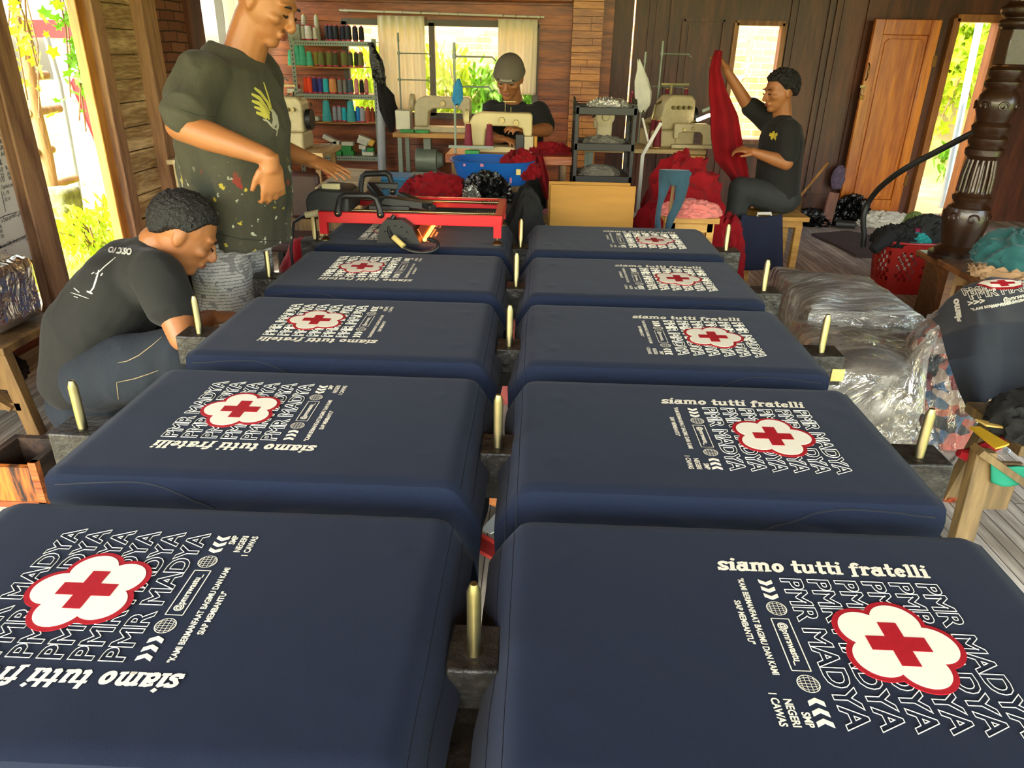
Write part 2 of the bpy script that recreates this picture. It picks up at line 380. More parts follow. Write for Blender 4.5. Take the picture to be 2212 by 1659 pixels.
m = MB().box((XL-.04, (yC1+yK)/2+.02, ZC/2), (.1, yK-yC1, ZC))
struct('wall_left_bricks', m, brick_mat('small_red_bricks', '#6b3a28', '#8a5a40', '#3a2418', .2, .062, 'Y'))
struct('trim_5', MB().box((XL-.02, (yK+yW)/2+.02, ZC/2), (.12, yW-yK+.02, ZC)), W_DARK)
m = MB(); planks(m, yW, 6.1, 0, ZC, XL-.03, .14, axis='Y', seed=5, holes=[(yW+.04, 5.9, .95, 2.0)])
for (a, b_, c_, d_) in ((yW, yW+.04, 0, ZC), (5.9, 6.1, 0, ZC), (yW+.04, 5.9, 0, .95), (yW+.04, 5.9, 2.0, ZC)): m.box((XL-.06, (a+b_)/2, (c_+d_)/2), (.03, b_-a, d_-c_))
struct('wall_left_rear', m, W_RED)
m = MB()
for (a, b_) in (((yW+.02, .93), (5.92, .93)), ((yW+.02, 2.02), (5.92, 2.02)), ((yW+.04, .93), (yW+.04, 2.02)), ((5.9, .93), (5.9, 2.02)), ((4.95+.3, .93), (5.25, 2.02))):
    m.bar((XL-.02, a[0], a[1]), (XL-.02, b_[0], b_[1]), .06, .05)
struct('window_1', m, mat('grey_window_frame', '#5a544c', .5))
# dark roof edge outside above the opening
struct('trim_6', MB().box((XL-.55, 2.4, 2.02+.62), (1.1, 7.4, .12)), mat('dark_eave', '#2b2620', .9, var=.3))
# ---- back wall with window
wx0 = at(744, 60, Y=YB).x; wx1 = at(1158, 100, Y=YB).x; wz0 = at(960, 250, Y=YB).z; wz1 = at(960, 50, Y=YB).z
cx0 = at(1234, 100, Y=YB).x; cx1 = at(1298, 100, Y=YB).x
m = MB(); planks(m, XL-.1, cx0, 0, ZC, YB+.02, .15, seed=11, holes=[(wx0, wx1, wz0, wz1)])
for (a, b_, c_, d_) in ((XL-.1, wx0, 0, ZC), (wx1, cx1+.1, 0, ZC), (wx0, wx1, 0, wz0), (wx0, wx1, wz1, ZC)): m.box(((a+b_)/2, YB+.05, (c_+d_)/2), (b_-a, .03, d_-c_))
struct('wall_back', m, W_BACK)
m = MB()
wm_ = at(935, 150, Y=YB).x
for (a, b_) in (((wx0-.02, wz0), (wx1+.02, wz0)), ((wx0-.02, wz1), (wx1+.02, wz1)), ((wx0, wz0), (wx0, wz1)), ((wx1, wz0), (wx1, wz1)), ((wm_, wz0), (wm_, wz1))):
    m.bar((a[0], YB, a[1]), (b_[0], YB, b_[1]), .05, .05)
f = struct('window_2', m, mat('grey_window_frame', '#5a544c', .5))
GLASS = film('window_glass', (.97, .98, .96), .93, .03, 0)
struct('pane', MB().box(((wx0+wm_)/2, YB, (wz0+wz1)/2), (wm_-wx0-.05, .006, wz1-wz0-.05)).box(((wx1+wm_)/2, YB, (wz0+wz1)/2), (wx1-wm_-.05, .006, wz1-wz0-.05)), GLASS, f)
struct('trim_7', MB().box(((XL+cx0)/2, YB-.04, at(1000, 14, Y=YB).z+.12), (cx0-XL, .08, .16)), W_BACK, bevel=.01)
# parquet column between the two walls
m = MB(); rnd = random.Random(4); z = 0
while z < ZC:
    if rnd.random() < .55: m.box(((cx0+cx1)/2, YB-.05+rnd.uniform(-.004, .004), z+.028), (cx1-cx0, .08, .052))
    else:
        s_ = rnd.uniform(.3, .7); w_ = cx1-cx0
        m.box((cx0+w_*s_/2, YB-.05+rnd.uniform(-.005, .005), z+.028), (w_*s_-.003, .08, .052)); m.box((cx0+w_*(1+s_)/2, YB-.05+rnd.uniform(-.005, .005), z+.028), (w_*(1-s_)-.003, .08, .052))
    z += .056
struct('trim_8', m, wood('honey_blocks', '#8a4a18', '#c98034', 'X', 7, .4, .2, coat=.2))
# ---- panelled wall with slit, small window and door opening
sx = at(1365, 110, Y=YP).x
nx0 = at(1582, 120, Y=YP).x; nx1 = at(1684, 120, Y=YP).x; nz1 = at(1635, 50, Y=YP).z; nz0 = at(1610, 306, Y=YP).z
dx0 = at(2010, 250, Y=YP).x; dx1 = at(2105, 250, Y=YP).x; dz1 = at(2095, 40, Y=YP).z; dz0 = at(2000, 470, Y=YP).z
print('door', dx0, dx1, dz0, dz1, 'nwin', nx0, nx1, nz0, nz1, 'win', wx0, wx1, wz0, wz1)
m = MB(); T = .05
def slab(x0, x1, z0, z1): m.box(((x0+x1)/2, YP+T/2, (z0+z1)/2), (x1-x0, T, z1-z0))
slab(cx1-.1, sx-.008, 0, ZC); slab(sx+.008, nx0, 0, ZC); slab(nx0, nx1, 0, nz0); slab(nx0, nx1, nz1, ZC); slab(nx1, dx0, 0, ZC); slab(dx0, dx1, dz1, ZC); slab(dx0, dx1, 0, dz0); slab(dx1, XR+.1, 0, ZC)
# raised stiles, rails and fielded panels
def panel(x0, x1, z0, z1):
    m.bar((x0, YP-.01, z0), (x0, YP-.01, z1), .03, .02); m.bar((x1, YP-.01, z0), (x1, YP-.01, z1), .03, .02)
    m.bar((x0, YP-.01, z0), (x1, YP-.01, z0), .02, .03); m.bar((x0, YP-.01, z1), (x1, YP-.01, z1), .02, .03)
    m.box(((x0+x1)/2, YP-.006, (z0+z1)/2), (x1-x0-.09, .012, z1-z0-.09))
for (a, b_) in ((cx1+.02, .62), ): panel(a, b_, .1, 2.3)
q = at(1490, 42, Y=YP)
panel(at(1478, 42, Y=YP).x, at(1566, 42, Y=YP).x, .8, q.z); panel(at(1478, 42, Y=YP).x, at(1566, 42, Y=YP).x, .1, .72)
panel(at(1405, 42, Y=YP).x, at(1450, 42, Y=YP).x, .1, 2.3)
panel(at(1700, 100, Y=YP).x, at(1780, 100, Y=YP).x, .2, 2.2); panel(at(1795, 100, Y=YP).x, at(1862, 100, Y=YP).x, .2, 2.2)
panel(nx0-.02, nx1+.02, .1, nz0-.1)
struct('wall_back_panelled', m, W_DARK, smooth=False)
m = MB()
for (a, b_) in (((nx0, nz0), (nx0, nz1)), ((nx1, nz0), (nx1, nz1)), ((nx0, nz1), (nx1, nz1)), ((nx0, nz0), (nx1, nz0))): m.fbar((a[0], YP+.02, a[1]), (b_[0], YP+.02, b_[1]), .04, .1)
struct('window_3', m, W_POST)
m = MB()
for (a, b_) in (((dx0, dz0), (dx0, dz1)), ((dx1, dz0), (dx1, dz1)), ((dx0, dz1), (dx1, dz1)), ((dx0, dz0), (dx1, dz0))): m.fbar((a[0], YP+.0, a[1]), (b_[0], YP+.0, b_[1]), .06, .14)
m.box((dx1+.12, YP-.03, (dz0+dz1)/2), (.06, .06, dz1-dz0+.1))
struct('trim_9', m, wood('red_brown_jamb', '#70401c', '#a3682f', 'Z', 3, .5), bevel=.004)
# open door leaf, swung back flat beside the opening
lx0 = at(1848, 250, Y=YP-.12).x; lx1 = at(1985, 250, Y=YP-.12).x; lz1 = at(1955, 42, Y=YP-.12).z; lz0 = at(1880, 462, Y=YP-.12).z
yl = YP-.13
m = MB(); wl = lx1-lx0; st_ = .085
m.box((lx0+st_/2, yl, (lz0+lz1)/2), (st_, .04, lz1-lz0)); m.box((lx1-st_/2, yl, (lz0+lz1)/2), (st_, .04, lz1-lz0))
m.box(((lx0+lx1)/2, yl, lz1-.06), (wl-2*st_, .038, .12)); m.box(((lx0+lx1)/2, yl, lz0+.07), (wl-2*st_, .038, .14))
d1 = struct('door_1', m, W_DOOR, bevel=.005)
m = MB(); px0, px1, pz0, pz1 = lx0+st_, lx1-st_, lz0+.14, lz1-.12
m.box(((px0+px1)/2, yl+.005, (pz0+pz1)/2), (px1-px0, .014, pz1-pz0))
c_ = .03; pts = [(px0+.03+c_, pz0+.03), (px1-.03-c_, pz0+.03), (px1-.03, pz0+.03+c_), (px1-.03, pz1-.03-c_), (px1-.03-c_, pz1-.03), (px0+.03+c_, pz1-.03), (px0+.03, pz1-.03-c_), (px0+.03, pz0+.03+c_)]
m.prism(pts, 0, .014, Matrix.Translation((0, yl-.002, 0)) @ Matrix.Rotation(PI/2, 4, 'X'))
struct('door_panel', m, W_DOOR, d1, bevel=.004)
h = at(1874, 155, Y=yl-.03)
struct('door_handle', MB().tube([h+V(0, .01, .07), h+V(0, -.02, .05), h+V(-.004, -.025, 0), h+V(0, -.02, -.05), h+V(0, .01, -.07)], [.006, .005, .009, .005, .006]), mat('old_brass', '#7a5a30', .35, .9), d1)
h = at(1862, 195, Y=yl-.03)
struct('door_hasp', MB().box(h+V(0, 0, .03), (.045, .008, .02)).tube([h+V(-.012, -.01, .03), h+V(-.012, -.015, -.02), h+V(.0, -.015, -.035), h+V(.012, -.015, -.02), h+V(.012, -.01, .03)], .004), STEEL, d1)
struct('padlock', MB().box(h+V(.004, -.01, -.058), (.038, .018, .036)), mat('old_brass', '#7a5a30', .35, .9), d1, bevel=.003)
struct('hinge', MB().box((lx1+.006, yl-.02, lz1-.32), (.03, .02, .09)).box((lx1+.006, yl-.02, lz0+.32), (.03, .02, .09)), mat('old_brass', '#7a5a30', .35, .9), d1)
# right wall with tall panels
m = MB().box((XR+.03, 3.9, ZC/2), (.06, 4.8, ZC))
for k in range(5): m.box((XR-.01, 1.9+k*.95, ZC/2), (.04, .12, ZC))
struct('wall_right', m, W_DARK)
# ================================================================== OUTSIDE
GRASS = mat('grass_ground', '#6f8a1e', .9, var=.3, scale=3, bump=.5, bscale=60, col2='#a8b43c')
struct('ground', MB().box((0, 5, -.16), (60, 60, .1)), GRASS)
struct('paving_path', MB().box((-5.6, 6, -.1), (2.6, 14, .06)), mat('pale_concrete', '#c8bda2', .9, bump=.3))
struct('paving_yard', MB().box((3.6, 9.3, -.1), (7, 5.8, .08)), mat('ochre_earth', '#c49a50', .9, var=.3, scale=3, bump=.4))
LEAFM = {}
def leafmat(n, c):
    m = mat('leaf_'+n, c, .55, var=.25, scale=9); b = m.node_tree.nodes['Principled BSDF']
    N = m.node_tree.nodes; L = m.node_tree.links
    if 'tl' not in [x.name for x in N]:
        t = N.new('ShaderNodeBsdfTranslucent'); t.name = 'tl'; t.inputs[0].default_value = (*rgb(c), 1); mx = N.new('ShaderNodeMixShader'); mx.inputs[0].default_value = .45
        L.new(b.outputs[0], mx.inputs[1]); L.new(t.outputs[0], mx.inputs[2]); L.new(mx.outputs[0], N['Material Output'].inputs[0])
    return m
LEAF_Y = leafmat('yellow_green', '#9cb41c'); LEAF_G = leafmat('green', '#5f9418'); BARK = mat('bark', '#6e5334', .9, var=.3, scale=20, bump=.6)
def lobed(s):
    p = []
    for k in range(10):
        a = 2*PI*k/10+PI/2; r = s*(1 if k % 2 == 0 else .55)*(.75 if k == 5 else 1); p.append((r*math.cos(a), r*math.sin(a)))
    return p
def oval(s): return [(s*.42*math.sin(2*PI*k/8), s*math.cos(2*PI*k/8)) for k in range(8)]
def leaves(mb, pts, size, rnd, kind=lobed):
    for p in pts:
        s = size*rnd.uniform(.6, 1.25); sh = kind(s)
        M = Matrix.Translation(Vector(p)) @ Euler((rnd.uniform(-1.9, -.5), rnd.uniform(-.7, .7), rnd.uniform(-PI, PI) if rnd.random() < .5 else rnd.uniform(-.9, .9))).to_matrix().to_4x4()
        b = len(mb.v); mb.v.append(tuple(M @ Vector((0, 0, s*.18))))
        for (x, y) in sh: mb.v.append(tuple(M @ Vector((x, y, 0))))
        n = len(sh)
        for k in range(n): mb.f.append((b, b+1+k, b+1+(k+1) % n))
    return mb
def plant(name, label, cat, stems, leafpts, size, lm, kind=lobed, seed=1, group=None):
    r = thing(name, label, cat, stems[0][0][0], group=group); rnd = random.Random(seed)
    s = MB()
    for pts, rad in stems: s.tube(pts, rad, 7)
    obj('stem', s, BARK, r, world=True); tag(obj('foliage', leaves(MB(), leafpts, size, rnd, kind), lm, r, world=True, smooth=False), kind=None)
    return r
# garden at the left seen through the opening
PX = -4.0
P = lambda x, y, X=PX: at(x, y, X=X)
tr = [P(30, 20), P(62, 150), P(75, 235), P(100, 340), P(112, 418)]
LOGM = mat('debarked_trunk', '#8a6a3e', .85, var=.3, scale=10, bump=.5, stretch=(1, 1, .2))
fr_ = thing('rustic_fence', 'crooked grey brown trunk post with short log rails outside the left opening', 'fence', (tr[-1].x, tr[-1].y, -.11))
obj('post', MB().tube([p for p in tr]+[V(tr[-1].x, tr[-1].y, -.11)], [.035, .045, .05, .055, .06, .065], 12), LOGM, fr_, world=True)
for (a, b_) in (((58, 244), (128, 234)), ((74, 330), (112, 322)), ((84, 408), (163, 385)), ((68, 165), (100, 162))): obj('log_rail', MB().cyl(P(*a, -4.03), P(*b_, -4.03), .035, .035, 10), LOGM, fr_, world=True)
solo('gate_pole', MB().tube([P(100, 80, -4.7), P(128, 180, -4.7), P(150, 300, -4.7), P(172, 425, -4.7)]+[V(-4.7, P(172, 425, -4.7).y, -.1)], .028, 10), mat('grey_pole', '#6d706a', .5, .3), 'slim grey metal pole in front of the white signboard in the garden', 'pole')
r = thing('signboard', 'large white board with red slanting stripe and red top band outside', 'signboard', (-5.2, P(180, 300, -5.2).y, -.1))
SX = -5.2
def flat(name, pts, mt, dx, par):
    q = [at(x, y, X=SX+dx) for x, y in pts]; mb = MB(); n = len(q)
    mb.v = [tuple(p) for p in q]+[tuple(p+V(-.02, 0, 0)) for p in q]; mb.f = [tuple(range(n)), tuple(reversed(range(n, 2*n)))]+[(i, (i+1) % n, n+(i+1) % n, n+i) for i in range(n)]
    return obj(name, mb, mt, par, world=True, smooth=False)
WB = mat('white_banner', '#e8e4dc', .6, var=.02); RB = mat('red_banner', '#c01424', .5, var=.05)
flat('board', [(108, 82), (240, 86), (330, 520), (170, 520)], WB, 0, r)
flat('stripe', [(156, 178), (166, 162), (196, 160), (262, 420), (245, 395)], RB, .03, r)
flat('band', [(44, 43), (200, 43), (200, 84), (52, 80)], RB, .05, r)
# mossy block, shrub, vines
b0 = P(125, 430, -3.9); solo('mossy_block', MB().box(b0+V(0, 0, -.12), (.26, .28, .42)), mat('mossy_stone', '#6c7148', .95, var=.5, scale=14, bump=.8, bscale=30), 'squat mossy stone block at the foot of the trunk post', 'stone block', bevel=.03)
rnd = random.Random(21)
st = []; lp = []
base = at(215, 560, X=-3.4); base.z = -.1
for k in range(16):
    tip = at(rnd.uniform(110, 250), rnd.uniform(430, 540), X=rnd.uniform(-3.6, -3.15)); midp = (base+tip)/2+V(rnd.uniform(-.05, .05), rnd.uniform(-.05, .05), .06)
    st.append(([base, midp, tip], [.008, .006, .003]))
    for j in range(26): t = rnd.uniform(.3, 1.08); lp.append(base.lerp(midp, min(1, 2*t)).lerp(tip, t)+V(rnd.gauss(0, .045), rnd.gauss(0, .05), rnd.gauss(0, .04)))
plant('garden_shrub', 'thin stemmed yellow green shrub growing outside the left opening', 'shrub', st, lp, .035, LEAF_Y, oval, 3)
st = []; lp = []
for k in range(6):
    a = at(rnd.uniform(10, 60), -60, X=rnd.uniform(-3.4, -3.0)); b_ = at(rnd.uniform(40, 110), rnd.uniform(120, 260), X=rnd.uniform(-3.4, -3.1)); c_ = (a+b_)/2+V(0, rnd.uniform(-.1, .12), 0)
    st.append(([a, c_, b_], .005))
    for j in range(6): lp.append(a.lerp(b_, rnd.uniform(.2, 1.05))+V(rnd.gauss(0, .06), rnd.gauss(0, .08), rnd.gauss(0, .05)))
plant('hanging_vine', 'bare looping grapevine stems with pale leaves hanging around the trunk', 'vine', st, lp, .042, LEAF_Y, lobed, 5)
st = []; lp = []
for k in range(9):
    a = at(rnd.uniform(60, 190), -80, X=rnd.uniform(-3.2, -2.9)); b_ = at(rnd.uniform(150, 205), rnd.uniform(60, 300), X=rnd.uniform(-3.1, -2.85)); c_ = (a+b_)/2+V(0, .05, .02)
    st.append(([a, c_, b_], .005))
    for j in range(9): lp.append(a.lerp(b_, rnd.uniform(.2, 1.05))+V(rnd.gauss(0, .05), rnd.gauss(0, .05), rnd.gauss(0, .05)))
plant('hanging_vine', 'leafy green grapevine trailing down beside the sunlit jamb', 'vine', st, lp, .045, LEAF_G, lobed, 6)
# grass tufts beyond the opening
g = MB(); rnd = random.Random(8)
for k in range(5200):
    x = rnd.uniform(-5.4, -2.7); y = rnd.uniform(2.6, 7.5); h = rnd.uniform(.04, .12); a = rnd.uniform(0, PI); dx, dy = .006*math.cos(a), .006*math.sin(a); lx, ly = rnd.gauss(0, .03), rnd.gauss(0, .03)
    b = len(g.v); g.v += [(x-dx, y-dy, -.11), (x+dx, y+dy, -.11), (x+lx, y+ly, -.11+h)]; g.f.append((b, b+1, b+2))
solo('lawn_grass', g, LEAF_Y, 'sunlit short yellow green grass outside the left opening', 'grass', kind='stuff', smooth=False)
# neighbour's brick wall and bushes behind the back windows
BW = brick_mat('sunlit_bricks', '#c07a4a', '#d9a066', '#e6c898', .22, .075)
struct('garden_wall', MB().box((-.25, 8.6, 1.5), (7.0, .15, 3.3)), BW)
rnd = random.Random(31)
def bush(x0, x1, z1, y, n, lab, sz, lm, seed):
    rnd = random.Random(seed); lp = [V(rnd.uniform(x0, x1), y+rnd.gauss(0, .12), rnd.uniform(0, 1)**.8*z1*(1-.25*abs(2*(i % 97)/97-1))) for i in range(n)]
    st = [([V(x0+(x1-x0)*t, y, -.12), V(x0+(x1-x0)*t+.05, y+.02, z1*.5), V(x0+(x1-x0)*t-.04, y, z1*.85)], [.02, .012, .006]) for t in (.15, .38, .6, .85)]
    plant('garden_bush', lab, 'bush', st, lp, sz, lm, oval, seed)
bush(-2.1, -.75, 1.5, 7.8, 1500, 'light green bush behind the curtained left pane of the window', .06, LEAF_Y, 41)
bush(-.75, .2, 1.35, 7.7, 1300, 'leafy green bush behind the clear right pane of the window', .065, LEAF_G, 42)
bush(1.55, 2.0, 1.0, 8.0, 260, 'small green bush low behind the narrow window', .06, LEAF_Y, 43)
r = thing('wooden_ladder', 'pale wooden frame leaning on the sunlit bricks behind the narrow window', 'ladder', (2.1, 8.3, -.1))
m_ = wood('pale_pine', '#a98a58', '#cfb27c')
nl = at(1600, 205, Y=8.3); nr_ = at(1625, 70, Y=8.3); n3 = at(1680, 70, Y=8.3)
obj('rail', MB().bar(V(nl.x, 8.3, -.1), nr_, .045, .04), m_, r, world=True); obj('rung', MB().bar(at(1583, 172, Y=8.3), at(1620, 162, Y=8.3), .05, .04), m_, r, world=True); obj('rung', MB().bar(at(1590, 90, Y=8.3), at(1625, 82, Y=8.3), .03, .03), m_, r, world=True)
# beyond the right door: ivy, bare wall, leaning metal pipe
struct('yard_wall', MB().box((5.2, 9.6, .55), (4.0, .2, 1.4)), mat('mossy_plaster', '#8c8250', .9, var=.35, scale=2.5, bump=.5, bscale=14))
rnd = random.Random(51); st = []; lp = []
for k in range(12):
    a = at(rnd.uniform(2000, 2150), rnd.uniform(-60, 20), Y=rnd.uniform(8.0, 8.8)); b_ = at(rnd.uniform(1990, 2110), rnd.uniform(110, 300), Y=rnd.uniform(8.0, 8.8)); st.append(([a, (a+b_)/2+V(.06, 0, 0), b_], .008))
    for j in range(55):
        t = rnd.random(); lp.append(a.lerp(b_, t)+V(rnd.gauss(0, .16), rnd.gauss(0, .15), rnd.gauss(0, .12)))
for k in range(700): lp.append(at(rnd.uniform(2000, 2170), rnd.uniform(-20, 215), Y=rnd.uniform(8.6, 9.2)))
plant('climbing_ivy', 'bright yellow green ivy filling the top of the right doorway', 'vine', st, lp, .09, LEAF_Y, lobed, 7)
st = []; lp = []
for k in range(5):
    a = at(rnd.uniform(2045, 2090), 430, Y=8.0); a.z = -.08; b_ = at(rnd.uniform(2030, 2075), rnd.uniform(290, 350), Y=8.0); st.append(([a, b_], .006))
    for j in range(14): lp.append(a.lerp(b_, rnd.uniform(.4, 1))+V(rnd.gauss(0, .07), rnd.gauss(0, .07), rnd.gauss(0, .05)))
plant('yard_weed', 'small green weed growing on the yellow ground beyond the right doorway', 'weed', st, lp, .06, LEAF_G, oval, 8)
solo('leaning_pipe', MB().cyl(at(2118, 40, Y=7.4), V(at(2030, 465, Y=7.2).x, 7.2, -.06), .035, .035, 12), mat('galvanised_pipe', '#9fb0b4', .4, .5), 'long grey metal pipe leaning outside the right doorway', 'pipe')
# ================================================================== PRINTING TABLE
DY = .56; BL = .722; BD = .468
BXR = .387; BXL = -.458
def by(row): return (row-1)*DY-.226        # centre y of a row of boards
TBL = thing('printing_table', 'long black steel printing table carrying two rows of shirt boards and steel pins', 'printing table', (0, 1.0, 0))
BLK = mat('chipped_black_paint', '#1d1b19', .45, .3, var=.5, scale=25, bump=.5, bscale=30, col2='#3c3832')
ALU = mat('worn_aluminium', '#8d8a7e', .4, .7, var=.2, scale=9)
obj('side_rail', MB().box((-.88, 1.0, .52), (.05, 2.75, .08)), BLK, TBL, world=True, bevel=.004)
obj('side_rail', MB().box((.80, 1.0, .52), (.05, 2.75, .08)), BLK, TBL, world=True, bevel=.004)
obj('centre_plate', MB().box((-.03, -.30, .576), (.10, .26, .015)), BLK, TBL, world=True, bevel=.002)
for x, y in ((-.85, -.2), (.78, -.2), (-.85, 2.25), (.78, 2.25), (-.85, 1.0), (.78, 1.0)): obj('leg', MB().bar((x, y, 0), (x, y, .5), .05, .05), BLK, TBL, world=True)
obj('lower_shelf', MB().box((-.03, -.27, .30), (.34, .5, .012)), ALU, TBL, world=True)
for k in range(5):
    y = -.235+k*DY
    obj('cross_beam', MB().box((-.04, y, .565), (1.62, .06, .05)), BLK, TBL, world=True, bevel=.003)
    for x, w_ in ((-.885, .11), (.81, .11)): obj('pin_block', MB().box((x, y-.0, .622), (w_, .085, .085)), BLK, TBL, world=True, bevel=.004)
    obj('pin_block', MB().box((-.03, y-.0, .62), (.07, .085, .07)), BLK, TBL, world=True, bevel=.004)
    for x in (-.885, -.03, .81):
        obj('steel_pin', MB().lathe([(.0105, .64), (.0105, .662), (.0095, .665), (.0095, .757), (.005, .77), (.0, .771)], (x, y-.01, 0), 20, cap=False), STEEL, TBL, world=True)
for row in range(1, 6):
    for bx in (BXR, BXL): obj('board', MB().box((bx, by(row), ZT-.022), (BL-.012, BD-.012, .03)), wood('board_mdf', '#6b5236', '#8a6c48', 'X'), TBL, world=True, bevel=.004)
for bxx in ((.12, .02), (.12, .0)): pass
m = MB()
for (x, y) in ((-.06, -.30), (-.06, -.36), (0, -.30), (0, -.36)): m.ell((x, y, .587), (.008, .008, .005))
obj('rivet', m, STEEL, TBL, world=True)
obj('note_tape', MB().box((.853, -.235+2*DY-.045, .612), (.034, .002, .035)), mat('yellow_tape', '#cdb66a', .6), TBL, world=True)
# ---- the print, drawn flat with its reading direction along +x and up along +y
def arc(cx, cy, rx, ry, a0, a1, n=10): return [(cx+rx*math.cos(math.radians(a0+(a1-a0)*k/n)), cy+ry*math.sin(math.radians(a0+(a1-a0)*k/n))) for k in range(n+1)]
GLY = {  # width, strokes: (points, half width) in units of the x-height
 's': (.80, [(arc(.42, .74, .26, .17, 10, 190)+arc(.40, .26, .28, .17, 90, -190), .13), ([(.66, .98), (.66, .72)], .07), ([(.12, .02), (.12, .28)], .07)]),
 'i': (.56, [([(.27, .10), (.27, .88)], .16), ([(.05, .86), (.27, .95)], .10), ([(.08, .07), (.50, .09)], .09), ([(.30, 1.22), (.34, 1.30)], .15)]),
 'a': (.98, [(arc(.38, .36, .25, .27, 40, 320), .14), ([(.68, .95), (.68, .12)], .15), ([(.68, .10), (.92, .12)], .10), ([(.14, .86), (.45, .95), (.68, .80)], .11)]),
 'm': (1.55, [([(.25, .10), (.25, .90)], .15), ([(.04, .88), (.25, .94)], .09), ([(.25, .70)]+arc(.52, .68, .22, .22, 150, 0)+[(.74, .10)], .145), ([(.74, .70)]+arc(1.0, .68, .23, .22, 150, 0)+[(1.23, .10)], .145), ([(.06, .08), (.42, .08)], .09), ([(.60, .08), (.88, .08)], .09), ([(1.08, .08), (1.46, .12)], .09)]),
 'o': (.92, [(arc(.44, .49, .27, .36, 0, 360, 20), .155)]),
 't': (.66, [([(.30, 1.30), (.30, .22), (.40, .12), (.58, .16)], .15), ([(.04, .88), (.60, .88)], .10)]),
 'u': (1.10, [([(.24, .90), (.24, .36)]+arc(.46, .32, .22, .22, 180, 330), .145), ([(.78, .92), (.78, .10)], .15), ([(.03, .88), (.24, .92)], .09), ([(.58, .90), (.78, .92)], .09), ([(.78, .09), (1.02, .12)], .09)]),
 'f': (.72, [([(.28, -.10), (.28, 1.0)]+arc(.50, 1.06, .22, .20, 180, 40), .145), ([(.04, .86), (.62, .88)], .10), ([(.04, -.12), (.46, -.08)], .09)]),
 'r': (.80, [([(.27, .10), (.27, .90)], .15), ([(.05, .88), (.27, .94)], .09), ([(.27, .62)]+arc(.52, .68, .2, .2, 140, 30), .14), ([(.07, .08), (.48, .08)], .09)]),
 'e': (.84, [(arc(.44, .48, .26, .35, 20, 320, 18), .145), ([(.22, .50), (.66, .54)], .08)]),
 'l': (.54, [([(.26, .10), (.26, 1.34)], .155), ([(.04, 1.30), (.26, 1.38)], .09), ([(.06, .08), (.48, .10)], .09)])}
def slogan(mb, s, width, xh, M, shear=.16):
    tot = sum(.52 if ch == ' ' else GLY[ch][0] for ch in s); sx = width/tot; x = 0; n_ = 0
    for ch in s:
        if ch == ' ': x += .52; continue
        for pts, hw in GLY[ch][1]:
            for (a, b) in zip(pts, pts[1:]):
                d = Vector((b[0]-a[0], b[1]-a[1]));
                if d.length < 1e-6: continue
                d.normalize(); nn = Vector((-d.y, d.x))*hw; a_ = Vector(a)-d*hw*.55; b_ = Vector(b)+d*hw*.55; n_ = (n_+1) % 7
                q = [a_-nn, b_-nn, b_+nn, a_+nn]; o_ = len(mb.v); mb.v += [tuple(M @ Vector(((x+p.x)*sx+p.y*xh*shear, p.y*xh, .00004*n_))) for p in q]; mb.f.append((o_, o_+1, o_+2, o_+3))
        x += GLY[ch][0]
